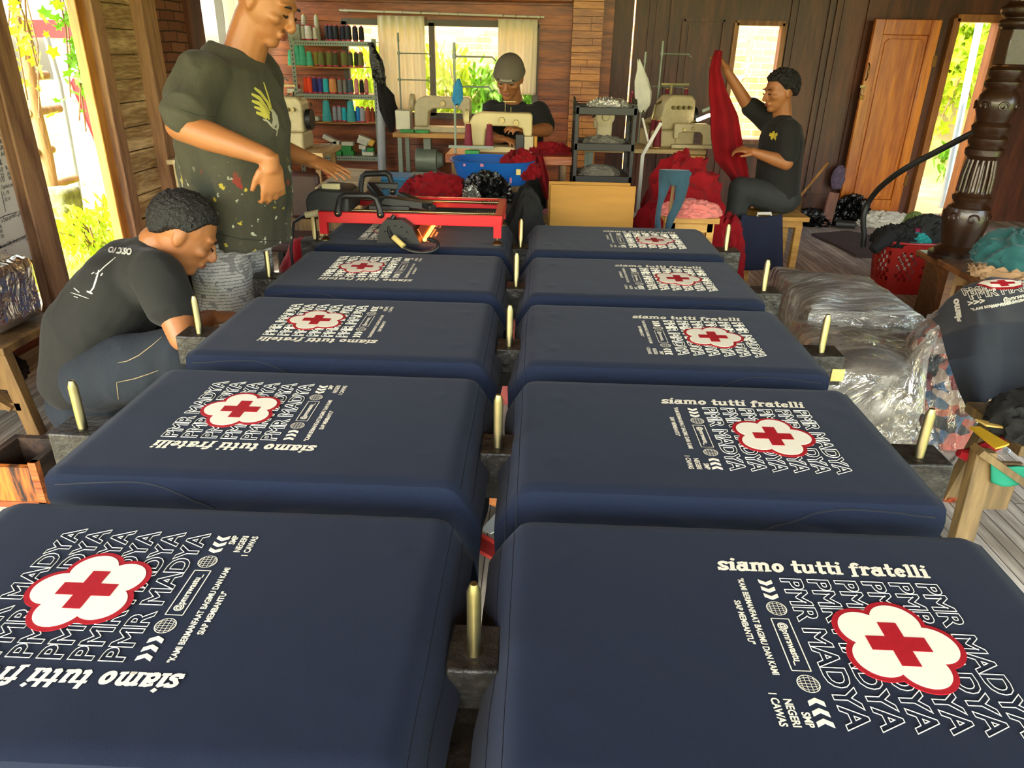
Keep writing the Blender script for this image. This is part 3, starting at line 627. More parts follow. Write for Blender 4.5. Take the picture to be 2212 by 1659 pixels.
def print_meshes():
    L_ = MB(); O = MB(); E1 = MB(); E2 = MB(); E3 = MB()
    vs, fs = text_geo('PMR MADYA', .030, .262, bold=.028, outline=.0135)
    for k in range(6): L_.add(vs, fs, Matrix.Translation((-.108, .0165+.0388*k, .0016)))
    # slogan running up the left side, set in heavy slab letters
    M = Matrix.Translation((-.122, -.070, .0012)) @ Matrix.Rotation(PI/2, 4, 'Z')
    slogan(O, 'siamo tutti fratelli', .309, .0205, M)
    sl = MB()   # slab feet of the slogan letters
    # small text
    def txt(s, x, y, h, wd, b=.02):
        vs, fs = text_geo(s, h, wd, bold=b); O.add(vs, fs, Matrix.Translation((x, y, .0012)))
    txt('"KAMI BERMANFAAT BAGIMU DAN KAMI', -.105, -.046, .0088, .180, .03)
    txt('SIAP MEMBANTU"', -.057, -.062, .0088, .082, .03)
    txt('SMP', .1295, -.0295, .0095, .0215, .03); txt('NEGERI', .1115, -.0445, .0095, .0395, .03); txt('1 CAWAS', .1035, -.0595, .0095, .0475, .03)
    txt('@pmrswastu_', -.0165, -.0125, .0105, .075, .03)
    def chev(x, y, d):
        w_ = .007*d; h_ = .0095
        O.prism([(x, y+h_), (x+w_, y+h_), (x+w_*1.75, y), (x+w_, y-h_), (x, y-h_), (x+w_*.8, y)], .0004, .0012)
    for i in range(3): chev(-.104+.0148*i, -.007, 1); chev(.120+.0148*i, -.007, -1)
    def ring(cx, cy, rx, ry, wd, n=40, half=None):
        a0, a1 = (0, 2*PI)
        pts = [(a0+(a1-a0)*i/n) for i in range(n+1)]
        for a, b in zip(pts, pts[1:]):
            q = [(cx+(rx+s_)*math.cos(t), cy+(ry+s_)*math.sin(t)) for t, s_ in ((a, -wd/2), (b, -wd/2), (b, wd/2), (a, wd/2))]
            o_ = len(O.v); O.v += [(p[0], p[1], .0012) for p in q]; O.f.append((o_, o_+1, o_+2, o_+3))
    def line(x0, y0, x1, y1, wd):
        d = Vector((x1-x0, y1-y0)).normalized(); n = Vector((-d.y, d.x))*wd/2; o_ = len(O.v)
        O.v += [(x0-n.x, y0-n.y, .0012), (x1-n.x, y1-n.y, .0012), (x1+n.x, y1+n.y, .0012), (x0+n.x, y0+n.y, .0012)]; O.f.append((o_, o_+1, o_+2, o_+3))
    for gx in (-.044, .087):
        gy = -.007; R = .0132
        ring(gx, gy, R, R, .0011); ring(gx, gy, R*.72, R, .0007); ring(gx, gy, R*.36, R, .0007); line(gx, gy-R, gx, gy+R, .0007)
        for t in (-.62, -.22, .22, .62): c_ = math.sqrt(1-t*t)*R; line(gx-c_, gy+t*R, gx+c_, gy+t*R, .0007)
    for a, b in (((-.024, .003), (.067, .003)), ((.067, .003), (.067, -.0205)), ((.067, -.0205), (-.024, -.0205)), ((-.024, -.0205), (-.024, .003))): line(*a, *b, .0015)
    # five-petalled badge with a cross
    cx, cy = .016, .131
    def flower(r_c, r_p, z):
        pts = []
        for i in range(200):
            t = 2*PI*i/200; best = 0
            for k in range(5):
                a = PI/2+2*PI*k/5; dx, dy = r_c*math.cos(a), r_c*math.sin(a); d = dx*math.cos(t)+dy*math.sin(t); disc = d*d-(r_c*r_c-r_p*r_p)
                if disc > 0: best = max(best, d+math.sqrt(disc))
            pts.append((cx+best*math.cos(t), cy+best*math.sin(t)))
        return pts
    E1.prism(flower(.0430, .0390, 0), .0014, .0026)
    E2.prism(flower(.0430, .0315, 0), .0027, .0032)
    a, b = .0122, .038
    E3.prism([(cx+x, cy+y) for x, y in ((-a, b), (a, b), (a, a), (b, a), (b, -a), (a, -a), (a, -b), (-a, -b), (-a, -a), (-b, -a), (-b, a), (-a, a))], .0033, .0037)
    R_ = Matrix.Rotation(-PI/2, 4, 'Z')
    out = []
    for nm, mb, mt in (('outlined_lettering', L_, INK), ('printed_lettering', O, INK), ('badge_border', E1, INKR), ('badge', E2, INK), ('cross', E3, INKR)):
        mb.v = [tuple(R_ @ Vector(p)) for p in mb.v]
        me = mesh(nm, mb, mt, smooth=False)
        out.append((nm, me))
    return out
PRINT = print_meshes()
def sstep(a, b, x): t = max(0, min(1, (x-a)/(b-a))); return t*t*(3-2*t)
def shirt_mesh(seed):
    """tube of jersey pulled over a board: neck end at +x, open hem at -x"""
    hx = BL/2; hy = BD/2; NS = 96; out = MB(); rings = []
    off = Vector((seed*5.1, seed*2.3, seed))
    xs = [hx+.012-.02*0, ] ; st = []
    N = 84
    for i in range(N+1):
        t = i/N; x = hx+.006-(BL+.054)*t; st.append(x)
    rnd = random.Random(seed); bumps = [(-hx+.065, -.135), (-hx+.065, .13)]
    for x in st:
        neck = sstep(hx-.02, hx+.008, x)                   # closes the outer end
        hem = max(0, min(1, (-hx-x)/.048))**1.2                   # beyond the board edge
        drop = .075+.012*noise.noise(Vector((x*4, 0, 0))+off)+.018*sstep(-hx+.16, -hx-.04, x)
        side = .008+.006*hem
        topz = -.075*hem-.006*sstep(-hx+.02, -hx-.01, x)-.004*neck
        ring = []
        per = []
        nT, nS, nB = 34, 12, 24
        for j in range(nT): per.append(('t', j/nT))
        for j in range(nS): per.append(('f', j/nS))
        for j in range(nB): per.append(('b', j/nB))
        for j in range(nS): per.append(('k', j/nS))
        for kind, s_ in per:
            if kind == 't': y = hy+side*0-(2*hy)*s_; z = topz; e = min(s_, 1-s_)*2*hy; z -= .006*math.exp(-(e/.006)**2); nrm = (0, 0, 1)
            elif kind == 'f':
                e = s_; y = -hy-side*math.sin(e*PI*.5)-.01*hem*e+.012*e*e*(1-hem); z = topz-.006-drop*e; nrm = (0, -1, 0)
            elif kind == 'b': y = -hy+2*hy*s_; z = topz-.006-drop-.006*math.sin(s_*PI)+0.0; nrm = (0, 0, -1)
            else: e = 1-s_; y = hy+side*math.sin(e*PI*.5)+.01*hem*e-.012*e*e*(1-hem); z = topz-.006-drop*e; nrm = (0, 1, 0)
            p = Vector((x, y, z)); q = Vector((x*3, y*3, z*3))+off
            if kind in 'fk':
                wv = (1-abs(noise.noise(Vector((x*7, z*26+x*9, seed))))*2)*.004+noise.noise(Vector((x*3, z*10, seed+4)))*.005
                p += Vector(nrm)*wv*min(1, e*3+.1)
                p.z += noise.noise(Vector((x*6, seed, 3)))*.012*e
            elif kind == 't':
                p.z += .0007*(1-abs(noise.noise(Vector((x*14+y*6, y*9, seed))))*2)*(1-neck)
                for bx_, by_ in bumps:
                    d = math.hypot(x-bx_, y-by_); p.z += .0022*math.exp(-((d-.011)/.0035)**2)+.0008*math.exp(-(d/.006)**2)
                p.z += hem*.006*noise.noise(Vector((y*9, seed, 8)))
            if kind in 'fk': p.z -= .02*hem*e
            p.x += hem*.012*noise.noise(Vector((p.y*8, p.z*8, seed+1)))+ (hem*.0)
            if hem > 0 and kind in 'fbk': p.x += .0*hem
            if neck > 0: 
                c_ = Vector((p.x, p.y*.985, -.045)); p = p.lerp(c_, neck*.12)
            ring.append(p)
        rings.append(ring)
    out.loft(rings, cap=False)
    # closed outer end
    n = len(rings[0]); b = len(out.v); out.v.append((hx+.008, 0, -.05))
    for j in range(n): out.f.append((b, (j+1) % n, j))
    return out, rings
SHIRTS = {}
names = {('L', 1): 'nearest navy t-shirt on the left, its badge cut by the left edge of the picture', ('L', 2): 'navy printed t-shirt second from the front in the left row',
 ('L', 3): 'navy printed t-shirt third from the front on the left, beside the squatting man', ('L', 4): 'navy printed t-shirt on the left board just in front of the red dryer', ('L', 5): 'navy printed t-shirt lying underneath the red framed dryer',
 ('R', 1): 'nearest navy t-shirt on the right with the largest upright print', ('R', 2): 'navy printed t-shirt second from the front in the right row', ('R', 3): 'navy printed t-shirt third from the front on the right, beside the wrapped bundles',
 ('R', 4): 'navy printed t-shirt second from the far end of the right row', ('R', 5): 'farthest navy printed t-shirt on the right in front of the cardboard'}
for side in 'LR':
    for row in range(1, 6):
        seed = row+(0 if side == 'R' else 10)
        mb, rings = shirt_mesh(seed)
        root = thing('t_shirt', names[(side, row)], 't-shirt', (BXR if side == 'R' else BXL, by(row), ZT+.004), 0 if side == 'R' else PI, 'navy t-shirts stretched over the boards')
        o = obj('shirt_body', mb, NAVY, root)
        dx = 0 if side == 'R' else -.02; dyy = 0 if side == 'R' else .008
        for nm, me in PRINT:
            p = bpy.data.objects.new(nm, me); C.objects.link(p); p.parent = root; p.location = (dx, -dyy, .0)
        # hem stitching (two rows) and curved armhole seam
        st = MB()
        for ii in (80, 82): 
            rr = rings[ii]; st.tube([rr[j]+Vector((0, 0, .0006)) for j in range(1, 34)]+[rr[j]+Vector((0, -.0008, 0)) for j in range(34, 46)], .0009, 5)
        obj('hem_stitching', st, NAVYD, root)
        sg = -1 if side == 'R' else 1
        sm = MB(); pts = []
        for i in range(31):
            t = i/30; x = .345-.30*t; zz = -.016-.010*abs(1-2*t)**2*(1 if t < .5 else .0)-(.07*max(0, (t-.45)/.55)**2); 
            ii = min(range(len(rings)), key=lambda q: abs(rings[q][0].x-x)); rr = rings[ii]; rng = range(34, 46) if sg < 0 else range(70, 82)
            jj = min(rng, key=lambda j: abs(rr[j].z-zz)); p = rr[jj].copy(); p.z = zz; p.y += sg*.0006*1; pts.append(p)
        sm.tube(pts, .0019, 5); obj('armhole_seam', sm, NAVYD, root)
# ================================================================== FLASH DRYER
DR = thing('flash_dryer', 'red framed infrared flash dryer on steel feet standing over the farthest left shirt', 'dryer', (-.46, 2.05, ZT))
z0, z1 = .79, .815
yf, yb_ = 1.84, 2.20
fxl, fxr = at(690, 470, Y=yf).x, at(1083, 490, Y=yf).x
m = MB()
m.box(((fxl+fxr)/2, yf, .79), (fxr-fxl, .022, .042)); m.box(((fxl+fxr)/2, yb_, .79), (fxr-fxl, .022, .042)); m.box((fxl+.012, (yf+yb_)/2, .79), (.024, yb_-yf, .042)); m.box((fxr-.012, (yf+yb_)/2, .79), (.03, yb_-yf, .042))
obj('frame', m, REDP, DR, world=True, bevel=.002)
for x in (fxl+.015, fxr-.015):
    for y in (yf, yb_):
        obj('leg', MB().box((x, y, .748), (.03, .024, .045)), REDP, DR, world=True)
        obj('foot', MB().lathe([(.004, .709), (.022, .709), (.022, .713), (.012, .721), (.005, .725), (.005, .735)], (x, y, -.0095), 16), STEEL, DR, world=True)
for y in (yf+.06, yb_-.06): obj('guide_rod', MB().cyl((fxl+.1, y, .805), (fxr-.02, y, .805), .006), STEEL, DR, world=True)
for y in (yf+.06, yb_-.06):
    pts = [V(fxr-.10+.08*i/72, y+.011*math.cos(i*PI/4), .805+.011*math.sin(i*PI/4)) for i in range(73)]; obj('spring', MB().tube(pts, .0013, 5), STEEL, DR, world=True)
c = at(715, 442, Y=1.95)
m = MB(); pr = [(-.085, -.045), (.085, -.045), (.085, .02), (.06, .04), (-.04, .045), (-.075, .025), (-.085, 0)]
m.prism(pr, -.10, .10, Matrix.Translation((c.x+.01, 1.96, .845)) @ Matrix.Rotation(PI/2, 4, 'X'))
obj('motor_box', m, mat('grey_black_plastic', '#2a2d2b', .5), DR, world=True, bevel=.008)
obj('label_tag', MB().box((c.x+.02, 1.90, .896), (.07, .02, .022)), mat('cream_tape', '#c9bd92', .6), DR, world=True, bevel=.003)
obj('cable_tape', MB().cyl((fxl-.005, 1.86, .80), (fxl-.06, 1.86, .79), .014, .012), mat('cream_tape', '#c9bd92', .6), DR, world=True)
def handle(p0, p1, h, name='handle', lean=0):
    d = V(*p1)-V(*p0); u = V(0, lean, h); m = MB()
    m.tube([V(*p0), V(*p0)+u*.35+d*.02, V(*p0)+u*.9+d*.08, V(*p0)+u*1.05+d*.2, V(*p0)+u*1.05+d*.8, V(*p0)+u*.9+d*.92, V(*p1)+u*.35-d*.02, V(*p1)], [.014, .012, .012, .013, .013, .012, .012, .014], 10)
    m.ell(p0, (.015, .015, .016)); m.ell(p1, (.015, .015, .016)); o = obj(name, m, BLACKP, DR, world=True)
    obj('bolt', MB().ell(V(*p0)+V(0, -.014, 0), (.006, .004, .006)).ell(V(*p1)+V(0, -.014, 0), (.006, .004, .006)), STEEL, o, world=True)
def q3(x, y, Y): p = at(x, y, Y=Y); return (p.x, p.y, p.z)
handle(q3(730, 460, 1.825), q3(822, 463, 1.825), .065)
handle(q3(778, 415, 2.15), q3(848, 413, 2.15), .07, lean=.01)
m = MB(); m.bar(q3(800, 400, 1.98), q3(825, 430, 1.90), .03, .022); m.bar(q3(795, 400, 2.0), q3(860, 402, 2.02), .03, .022); m.bar(q3(825, 432, 1.93), q3(935, 445, 1.95), .05, .03)
m.box(q3(845, 448, 1.95), (.16, .10, .03)); m.bar(q3(865, 420, 2.05), q3(935, 450, 1.9), .035, .02)
obj('carriage', m, BLACKP, DR, world=True, bevel=.003)
# heater head hanging under the frame
m = MB(); hc = at(862, 500, Y=1.93)
prof = [(-.085, -.045), (.085, -.045), (.055, .02), (.02, .045), (-.045, .045), (-.07, .02)]
hx_ = at(868, 500, Y=1.86).x
Mh = Matrix.Translation((hx_, 1.97, .752)) @ Matrix.Rotation(PI/2, 4, 'X')
m.prism(prof, -.19, .19, Mh)
hh = obj('heater_head', m, mat('dark_sheet_steel', '#2c2d2a', .5, .5, var=.1), DR, world=True, smooth=False)
m = MB()
for i, (a, b) in enumerate([(-.05, .0), (-.035, .018), (-.01, .022), (.015, .018), (.035, .0), (-.03, -.025), (.03, -.025)]): m.ell((hx_+a, 1.779, .752+b), (.005, .002, .0028))
obj('vent_slot', m, mat('black', '#050505', .8), hh, world=True)
GLOW = mat('glowing_quartz', '#ff9a50', .4, emit='#ff7a2a', estr=5)
obj('heating_element', MB().cyl((hx_+.100, 1.79, .722), (hx_+.100, 2.14, .722), .007), GLOW, DR, world=True)
obj('reflector', MB().box((hx_+.105, 1.965, .724), (.04, .36, .004), M=Matrix.Translation((hx_+.085, 1.965, .745)) @ Matrix.Rotation(1.1, 4, 'Y')), mat('copper_reflector', '#e08a5a', .3, .9), DR, world=True)
cab = [at(x, y, Y=Y) for x, y, Y in ((856, 462, 1.81), (840, 478, 1.80), (838, 500, 1.78), (850, 520, 1.76), (868, 535, 1.74), (895, 546, 1.72), (925, 547, 1.72), (945, 538, 1.73), (950, 526, 1.75), (935, 516, 1.77), (915, 517, 1.785))]
cc = []
for i in range(len(cab)-1):
    for k in range(4): cc.append(cab[i].lerp(cab[i+1], k/4))
cc = [sum((cc[max(0, min(len(cc)-1, i+d))] for d in range(-3, 4)), Vector())/7 for i in range(len(cc))]
cb = obj('power_cable', MB().tube(cc, .008, 10), BLACKP, DR, world=True)
obj('cable_wrap', MB().tube([at(850, 512, Y=1.755), at(872, 532, Y=1.73)], .011, 10), mat('yellow_tape', '#cdb66a', .6), cb, world=True)
# cable from tape to floor on the left
pts = [V(fxl-.06, 1.86, .79), V(fxl-.11, 1.86, .76), V(fxl-.13, 1.85, .66), V(fxl-.125, 1.84, .5), V(fxl-.13, 1.84, .1), V(fxl-.1, 1.9, .012), V(-.6, 2.6, .012)]
obj('mains_cable', MB().tube(pts, .006, 8), BLACKP, DR, world=True)
# ================================================================== PEOPLE
from mathutils.bvhtree import BVHTree
def frame(f, up=(0, 0, 1)):
    f = Vector(f).normalized(); l = Vector(up).cross(f).normalized(); u = f.cross(l)
    return Matrix((f, l, u)).transposed().to_4x4()
def add_head(mb, c, f, up=(0, 0, 1), s=1.0):
    """head about c looking along f: skull, jaw, brow, nose, lips, ears"""
    M = Matrix.Translation(Vector(c)) @ frame(f, up) @ Matrix.Scale(s, 4)
    R = M.to_3x3().normalized().to_4x4()
    def e(p, r): mb.ell(M @ Vector(p), tuple(x*s for x in r), R, 18, 12)
    e((-.008, 0, .028), (.094, .077, .085)); e((.012, 0, -.01), (.082, .070, .085)); e((.022, 0, -.055), (.066, .055, .055)); e((.062, 0, -.088), (.028, .030, .022))
    e((.074, 0, .028), (.022, .055, .013)); e((.062, .040, -.018), (.026, .022, .018)); e((.062, -.040, -.018), (.026, .022, .018))
    mb.tube([M @ Vector((.088, 0, .018)), M @ Vector((.104, 0, -.008)), M @ Vector((.114, 0, -.026))], [.008*s, .010*s, .013*s], 10); e((.108, 0, -.030), (.013, .019, .010))
    e((.091, 0, -.052), (.012, .024, .006)); e((.088, 0, -.063), (.012, .021, .007))
    for y in (-.076, .076): e((-.005, y, -.002), (.018, .009, .031)); e((-.002, y*.98, -.024), (.011, .008, .012))
    return M
def face_parts(root, M, s=1.0, closed=True):
    R = M.to_3x3().normalized().to_4x4()
    mb = MB(); br = MB(); lp = MB()
    for y in (-.032, .032):
        mb.tube([M @ Vector((.0905, y-.015, .004)), M @ Vector((.096, y, -.001)), M @ Vector((.0905, y+.015, .004))], .0022*s, 6)
        br.tube([M @ Vector((.088, y-.022, .026)), M @ Vector((.095, y, .031)), M @ Vector((.090, y+.022, .026))], [.002*s, .0042*s, .002*s], 6)
    mb.ell(M @ Vector((.0945, -.032, .003)), (.004*s, .010*s, .003*s), R); mb.ell(M @ Vector((.0945, .032, .003)), (.004*s, .010*s, .003*s), R)
    lp.ell(M @ Vector((.100, 0, -.054)), (.006*s, .021*s, .0035*s), R); lp.ell(M @ Vector((.097, 0, -.063)), (.006*s, .018*s, .005*s), R)
    obj('eyes', mb, mat('dark_eye', '#1a120e', .4), root, world=True); obj('eyebrows', br, HAIR, root, world=True); obj('lips', lp, mat('lips', '#7d4030', .5), root, world=True)
def add_hand(mb, w, d, n, side=1, curl=.35, spread=.0, s=1.0, thumb=.9):
    """hand from wrist w pointing along d, back of the hand along n, thumb on the +side"""
    x = Vector(d).normalized(); z = Vector(n); z = (z-x*z.dot(x)).normalized(); y = z.cross(x)*side
    R = Matrix((x, y, z)).transposed().to_4x4(); w = Vector(w)
    mb.ell(w+x*.045*s, (.055*s, .038*s, .017*s), R); mb.ell(w+x*.075*s, (.025*s, .040*s, .013*s), R)
    mb.cyl(w-x*.02, w+x*.03*s, .026*s, .026*s)
    for i, (o, L) in enumerate(zip((.031, .0105, -.0105, -.030), (.072, .080, .074, .058))):
        p = w+x*(.088-.004*abs(i-1.3))*s+y*o*s; dd = (x+y*(o*spread*12)).normalized(); a = curl*(1+.12*i)
        for k, (fr, r) in enumerate(((.44, .0088), (.31, .0078), (.25, .0068))):
            c_, s_ = math.cos(a*(k+.6)), math.sin(a*(k+.6)); v = dd*c_-z*s_; q = p+v*L*fr*s
            mb.cyl(p, q, r*s, (r-.0008)*s, 10); mb.ell(q, ((r-.0006)*s,)*3, nu=10, nv=6); p = q
    p = w+x*.022*s+y*.030*s
    for L, r, b in ((.038, .012, .7*thumb), (.030, .0095, .45*thumb)):
        v = (x*math.cos(b)+y*math.sin(b)-z*.25).normalized(); q = p+v*L*s; mb.cyl(p, q, r*s, r*.9*s, 10); mb.ell(q, (r*.88*s,)*3, nu=10, nv=6); p = q
def torso(mb, rings, n=28):
    """rings of (centre, half depth, half width, forward direction angle)"""
    rr = []
    for c, a, b, ang, tilt in rings:
        R = Matrix.Rotation(ang, 4, 'Z') @ Matrix.Rotation(tilt, 4, 'Y'); rr.append([Vector(c)+(R @ Vector((a*math.cos(2*PI*k/n), b*math.sin(2*PI*k/n), 0))) for k in range(n)])
    return mb.loft(rr)
def bvh_world(o):
    W = wmat(o); me = o.data; return BVHTree.FromPolygons([W @ v.co for v in me.vertices], [tuple(p.vertices) for p in me.polygons])
def hit(tree, px, py, off=.002):
    d = ((px-1106)/FPX*_rt - (py-829.5)/FPX*_up + _fw).normalized(); loc, nrm, i, dist = tree.ray_cast(CAM, d)
    if loc is None: return None
    if nrm.dot(d) > 0: nrm = -nrm
    return loc+nrm*off, nrm
def strokes(name, target, lines, r, mt, parent, flat=True):
    """paint strokes laid on a surface"""
    tree = bvh_world(target); mb = MB()
    for ln in lines:
        rr = r
        if isinstance(ln, tuple) and len(ln) == 2 and isinstance(ln[1], (int, float)): ln, rr = ln
        pts = []
        for (a, b) in zip(ln, ln[1:]):
            n_ = max(1, int(math.hypot(b[0]-a[0], b[1]-a[1])/5))
            pts += [(a[0]+(b[0]-a[0])*i/n_, a[1]+(b[1]-a[1])*i/n_) for i in range(n_)]
        pts.append(ln[-1]); hs = [hit(tree, *p, off=.0008) for p in pts]; hs = [h for h in hs if h]
        if len(hs) < 2: continue
        L = []; Rr = []
        N = len(hs)
        for i, (p, nn) in enumerate(hs):
            t = (hs[min(i+1, N-1)][0]-hs[max(i-1, 0)][0]).normalized(); sd = nn.cross(t).normalized(); w_ = rr*(.35+.65*math.sin(PI*(i+.7)/(N+.4)))
            L.append(p+sd*w_); Rr.append(p-sd*w_)
        b = len(mb.v); mb.v += [tuple(p) for q in zip(L, Rr) for p in q]
        for i in range(N-1): mb.f.append((b+2*i, b+2*i+2, b+2*i+3, b+2*i+1))
    o = obj(name, mb, mt, parent, world=True, smooth=False, solid=.0008); return o
def decal_text(name, target, s, quad, mt, parent, bold=.02, off=.0015, geo=None):
    tree = bvh_world(target); vs, fs = geo or text_geo(s, 1.0, None, bold=bold); W_ = max(v.x for v in vs); mb = MB(); keep = []
    a, b, c, d = [Vector(p) for p in quad]          # lower left, lower right, upper right, upper left in picture space
    out = []
    for v in vs:
        u, t = v.x/W_, v.y; p = (a*(1-u)+b*u)*(1-t)+(d*(1-u)+c*u)*t; h = hit(tree, p.x, p.y, off); out.append(h[0] if h else None)
    idx = {}
    for f in fs:
        if all(out[i] is not None for i in f):
            for i in f:
                if i not in idx: idx[i] = len(mb.v); mb.v.append(tuple(out[i]))
            mb.f.append(tuple(idx[i] for i in f))
    return obj(name, mb, mt, parent, world=True, smooth=False)
def stained(name, base, cols, scale=9, thr=.62, zmax=None, rough=.85):
    """worn cloth with dried ink splashes"""
    m = mat(name, base, rough, var=.22, scale=5, bump=.55, bscale=11, sheen=.05)
    N = m.node_tree.nodes; L = m.node_tree.links; b = N['Principled BSDF']; src = b.inputs['Base Color'].links[0].from_socket
    tc = N.new('ShaderNodeTexCoord')
    for i, (c, sc, th) in enumerate(cols):
        n = N.new('ShaderNodeTexNoise'); n.inputs['Scale'].default_value = sc; n.inputs['Detail'].default_value = 4; n.noise_dimensions = '4D'; n.inputs['W'].default_value = i*7.7; L.new(tc.outputs['Object'], n.inputs[0])
        r = N.new('ShaderNodeValToRGB'); r.color_ramp.elements[0].position = th; r.color_ramp.elements[1].position = th+.02; L.new(n.outputs[0], r.inputs[0])
        fac = r.outputs[0]
        if zmax is not None:
            sp = N.new('ShaderNodeSeparateXYZ'); L.new(tc.outputs['Object'], sp.inputs[0]); mr = N.new('ShaderNodeMapRange'); mr.inputs['From Min'].default_value = zmax; mr.inputs['From Max'].default_value = zmax-.08; L.new(sp.outputs[2], mr.inputs[0])
            mu = N.new('ShaderNodeMath'); mu.operation = 'MULTIPLY'; L.new(fac, mu.inputs[0]); L.new(mr.outputs[0], mu.inputs[1]); fac = mu.outputs[0]
        mx = N.new('ShaderNodeMix'); mx.data_type = 'RGBA'; L.new(fac, mx.inputs[0]); L.new(src, mx.inputs[6]); mx.inputs[7].default_value = (*rgb(c), 1); src = mx.outputs[2]
    L.new(src, b.inputs['Base Color']); return m
def hair(root, M, s=1.0, grow=1.0, mt=None, seed=1, front=.02, low=-.03, name='hair', curly=.006):
    """short hair: a shell over the skull, cut back from the face"""
    bm = bmesh.new(); bmesh.ops.create_icosphere(bm, subdivisions=5, radius=1)
    for v in bm.verts:
        d = v.co.copy(); p = Vector((d.x*.100*grow-.012, d.y*.084*grow, d.z*.094*grow+.030))
        lim = low+(.012-low)*sstep(-.75, -.1, d.x)
        if d.x > .1: lim = .012+(front+.045-.012)*sstep(.1, .7, d.x)
        k = sstep(lim-.012, lim+.012, p.z); p = p*(.70+.30*k) if k < 1 else p
        p += d*(abs(noise.noise(d*15+Vector((seed, 0, 0))))*curly*2+noise.noise(d*26)*curly*.5)*k
        v.co = M @ p
    me = bpy.data.meshes.new(name); bm.to_mesh(me); bm.free(); return obj(name, me, mt or HAIR, root, world=True)
# ---------------------------------------------------------------- standing man
pm = thing('person', 'standing man in an ink-splashed dark green t-shirt and grey patterned trousers beside the dryer', 'person', (-1.0, 1.5, 0))
sk = MB()
c = V(-.818, 1.49, 1.512); M = add_head(sk, c, (.86, -.12, -.50), (.5, 0, .86), 1.0)
limb(sk, [((-.905, 1.5, 1.36), .066), (c+V(-.035, 0, -.05), .060)])
shR = V(-.965, 1.325, 1.305); elR = at(390, 272, Y=1.22); wrR = at(574, 338, Y=1.19)
limb(sk, [(shR, .052), (elR, .043), (elR.lerp(wrR, .35), .043), (wrR, .027)])
add_hand(sk, wrR+V(.012, 0, -.012), at(580, 392, Y=1.20)-wrR, V(.62, -.75, .1), side=-1, curl=.55, thumb=.7)
shL = V(-.93, 1.685, 1.30); elL = at(560, 305, Y=1.72); wrL = at(662, 343, Y=1.68)
limb(sk, [(shL, .052), (elL, .044), (elL.lerp(wrL, .3), .042), (wrL, .027)])
add_hand(sk, wrL, at(745, 374, Y=1.66)-wrL, V(.2, -.25, 1), side=1, curl=.14, thumb=.7, spread=.3)
torso(sk, [((-.99, 1.5, .85), .12, .15, 0, 0), ((-.965, 1.5, 1.05), .13, .15, 0, 0), ((-.955, 1.5, 1.25), .11, .17, 0, 0), ((-.94, 1.5, 1.35), .06, .11, 0, 0)])
for y in (1.40, 1.60): limb(sk, [((-1.03, y, .84), .085), ((-1.03, y, .47), .055), ((-1.03, y, .09), .038)]); sk.ell((-.97, y, .045), (.12, .045, .042))
body = remesh('body', sk, SKIN, .0052, 5, parent=pm)
sh = MB()
torso(sh, [((-1.005, 1.5, .785), .178, .205, 0, .12), ((-.995, 1.5, .90), .176, .20, 0, .08), ((-.972, 1.5, 1.03), .188, .195, 0, 0), ((-.965, 1.5, 1.15), .172, .195, 0, 0), ((-.958, 1.5, 1.26), .145, .20, 0, 0), ((-.952, 1.5, 1.335), .105, .185, 0, 0), ((-.930, 1.5, 1.385), .066, .09, 0, .2)])
for s_, e_, sc in ((shR, elR, 1), (shL, elL, 1)):
    limb(sh, [(s_+V(0, (1.5-s_.y)*.2, 0), .072), (s_, .076), (s_.lerp(e_, .78), .074)])
    d = (e_-s_).normalized(); q = s_.lerp(e_, .78); sh.cyl(q, q+d*.035, .074, .073)
TSH = stained('ink_splashed_olive_cotton', '#383526', [('#a5a48c', 38, .63), ('#a8962c', 24, .65), ('#7f2a1c', 15, .64), ('#262a1f', 6, .60)], zmax=1.12-1.0+.95)
shirt = remesh('t_shirt', sh, TSH, .007, 3, wr=.020, wscale=6, parent=pm, seed=3, aniso=(1, 1, .7))
FE = mat('yellow_print', '#b9ad4a', .7); FW = mat('faded_white_print', '#a09a86', .7)
f0 = (592, 258)
strokes('feather_print', shirt, [([(549, 190), (562, 200), (578, 222), (584, 240)], .007), ([(543, 203), (560, 212), (574, 230), (582, 246)], .007), ([(544, 218), (560, 224), (574, 240), (582, 252)], .007), ([(549, 231), (562, 236), (574, 248), (582, 258)], .006), ([(553, 243), (566, 248), (576, 256)], .006), ([(569, 178), (578, 205), (586, 235)], .004)], .006, FE, pm)
strokes('bird_print', shirt, [([(586, 236), (592, 246), (594, 262), (590, 272)], .010), ([(568, 258), (578, 262), (590, 276), (598, 280)], .004), ([(598, 250), (600, 270), (597, 294)], .004)], .006, FW, pm)
strokes('hem_seam', shirt, [([(412, 488), (440, 496), (480, 507), (520, 516), (570, 520), (612, 520)], .0022), ([(388, 235), (392, 237), (430, 250), (468, 252)], .0015)], .002, mat('dark_seam', '#23241a', .9), pm)
pt = MB()
torso(pt, [((-1.0, 1.5, .76), .150, .185, 0, 0), ((-1.0, 1.5, .86), .155, .185, 0, 0), ((-.99, 1.5, .95), .15, .18, 0, 0)])
for y in (1.395, 1.605): limb(pt, [((-1.03, y, .80), .108), ((-1.03, y, .47), .092), ((-1.02, y, .12), .078)])
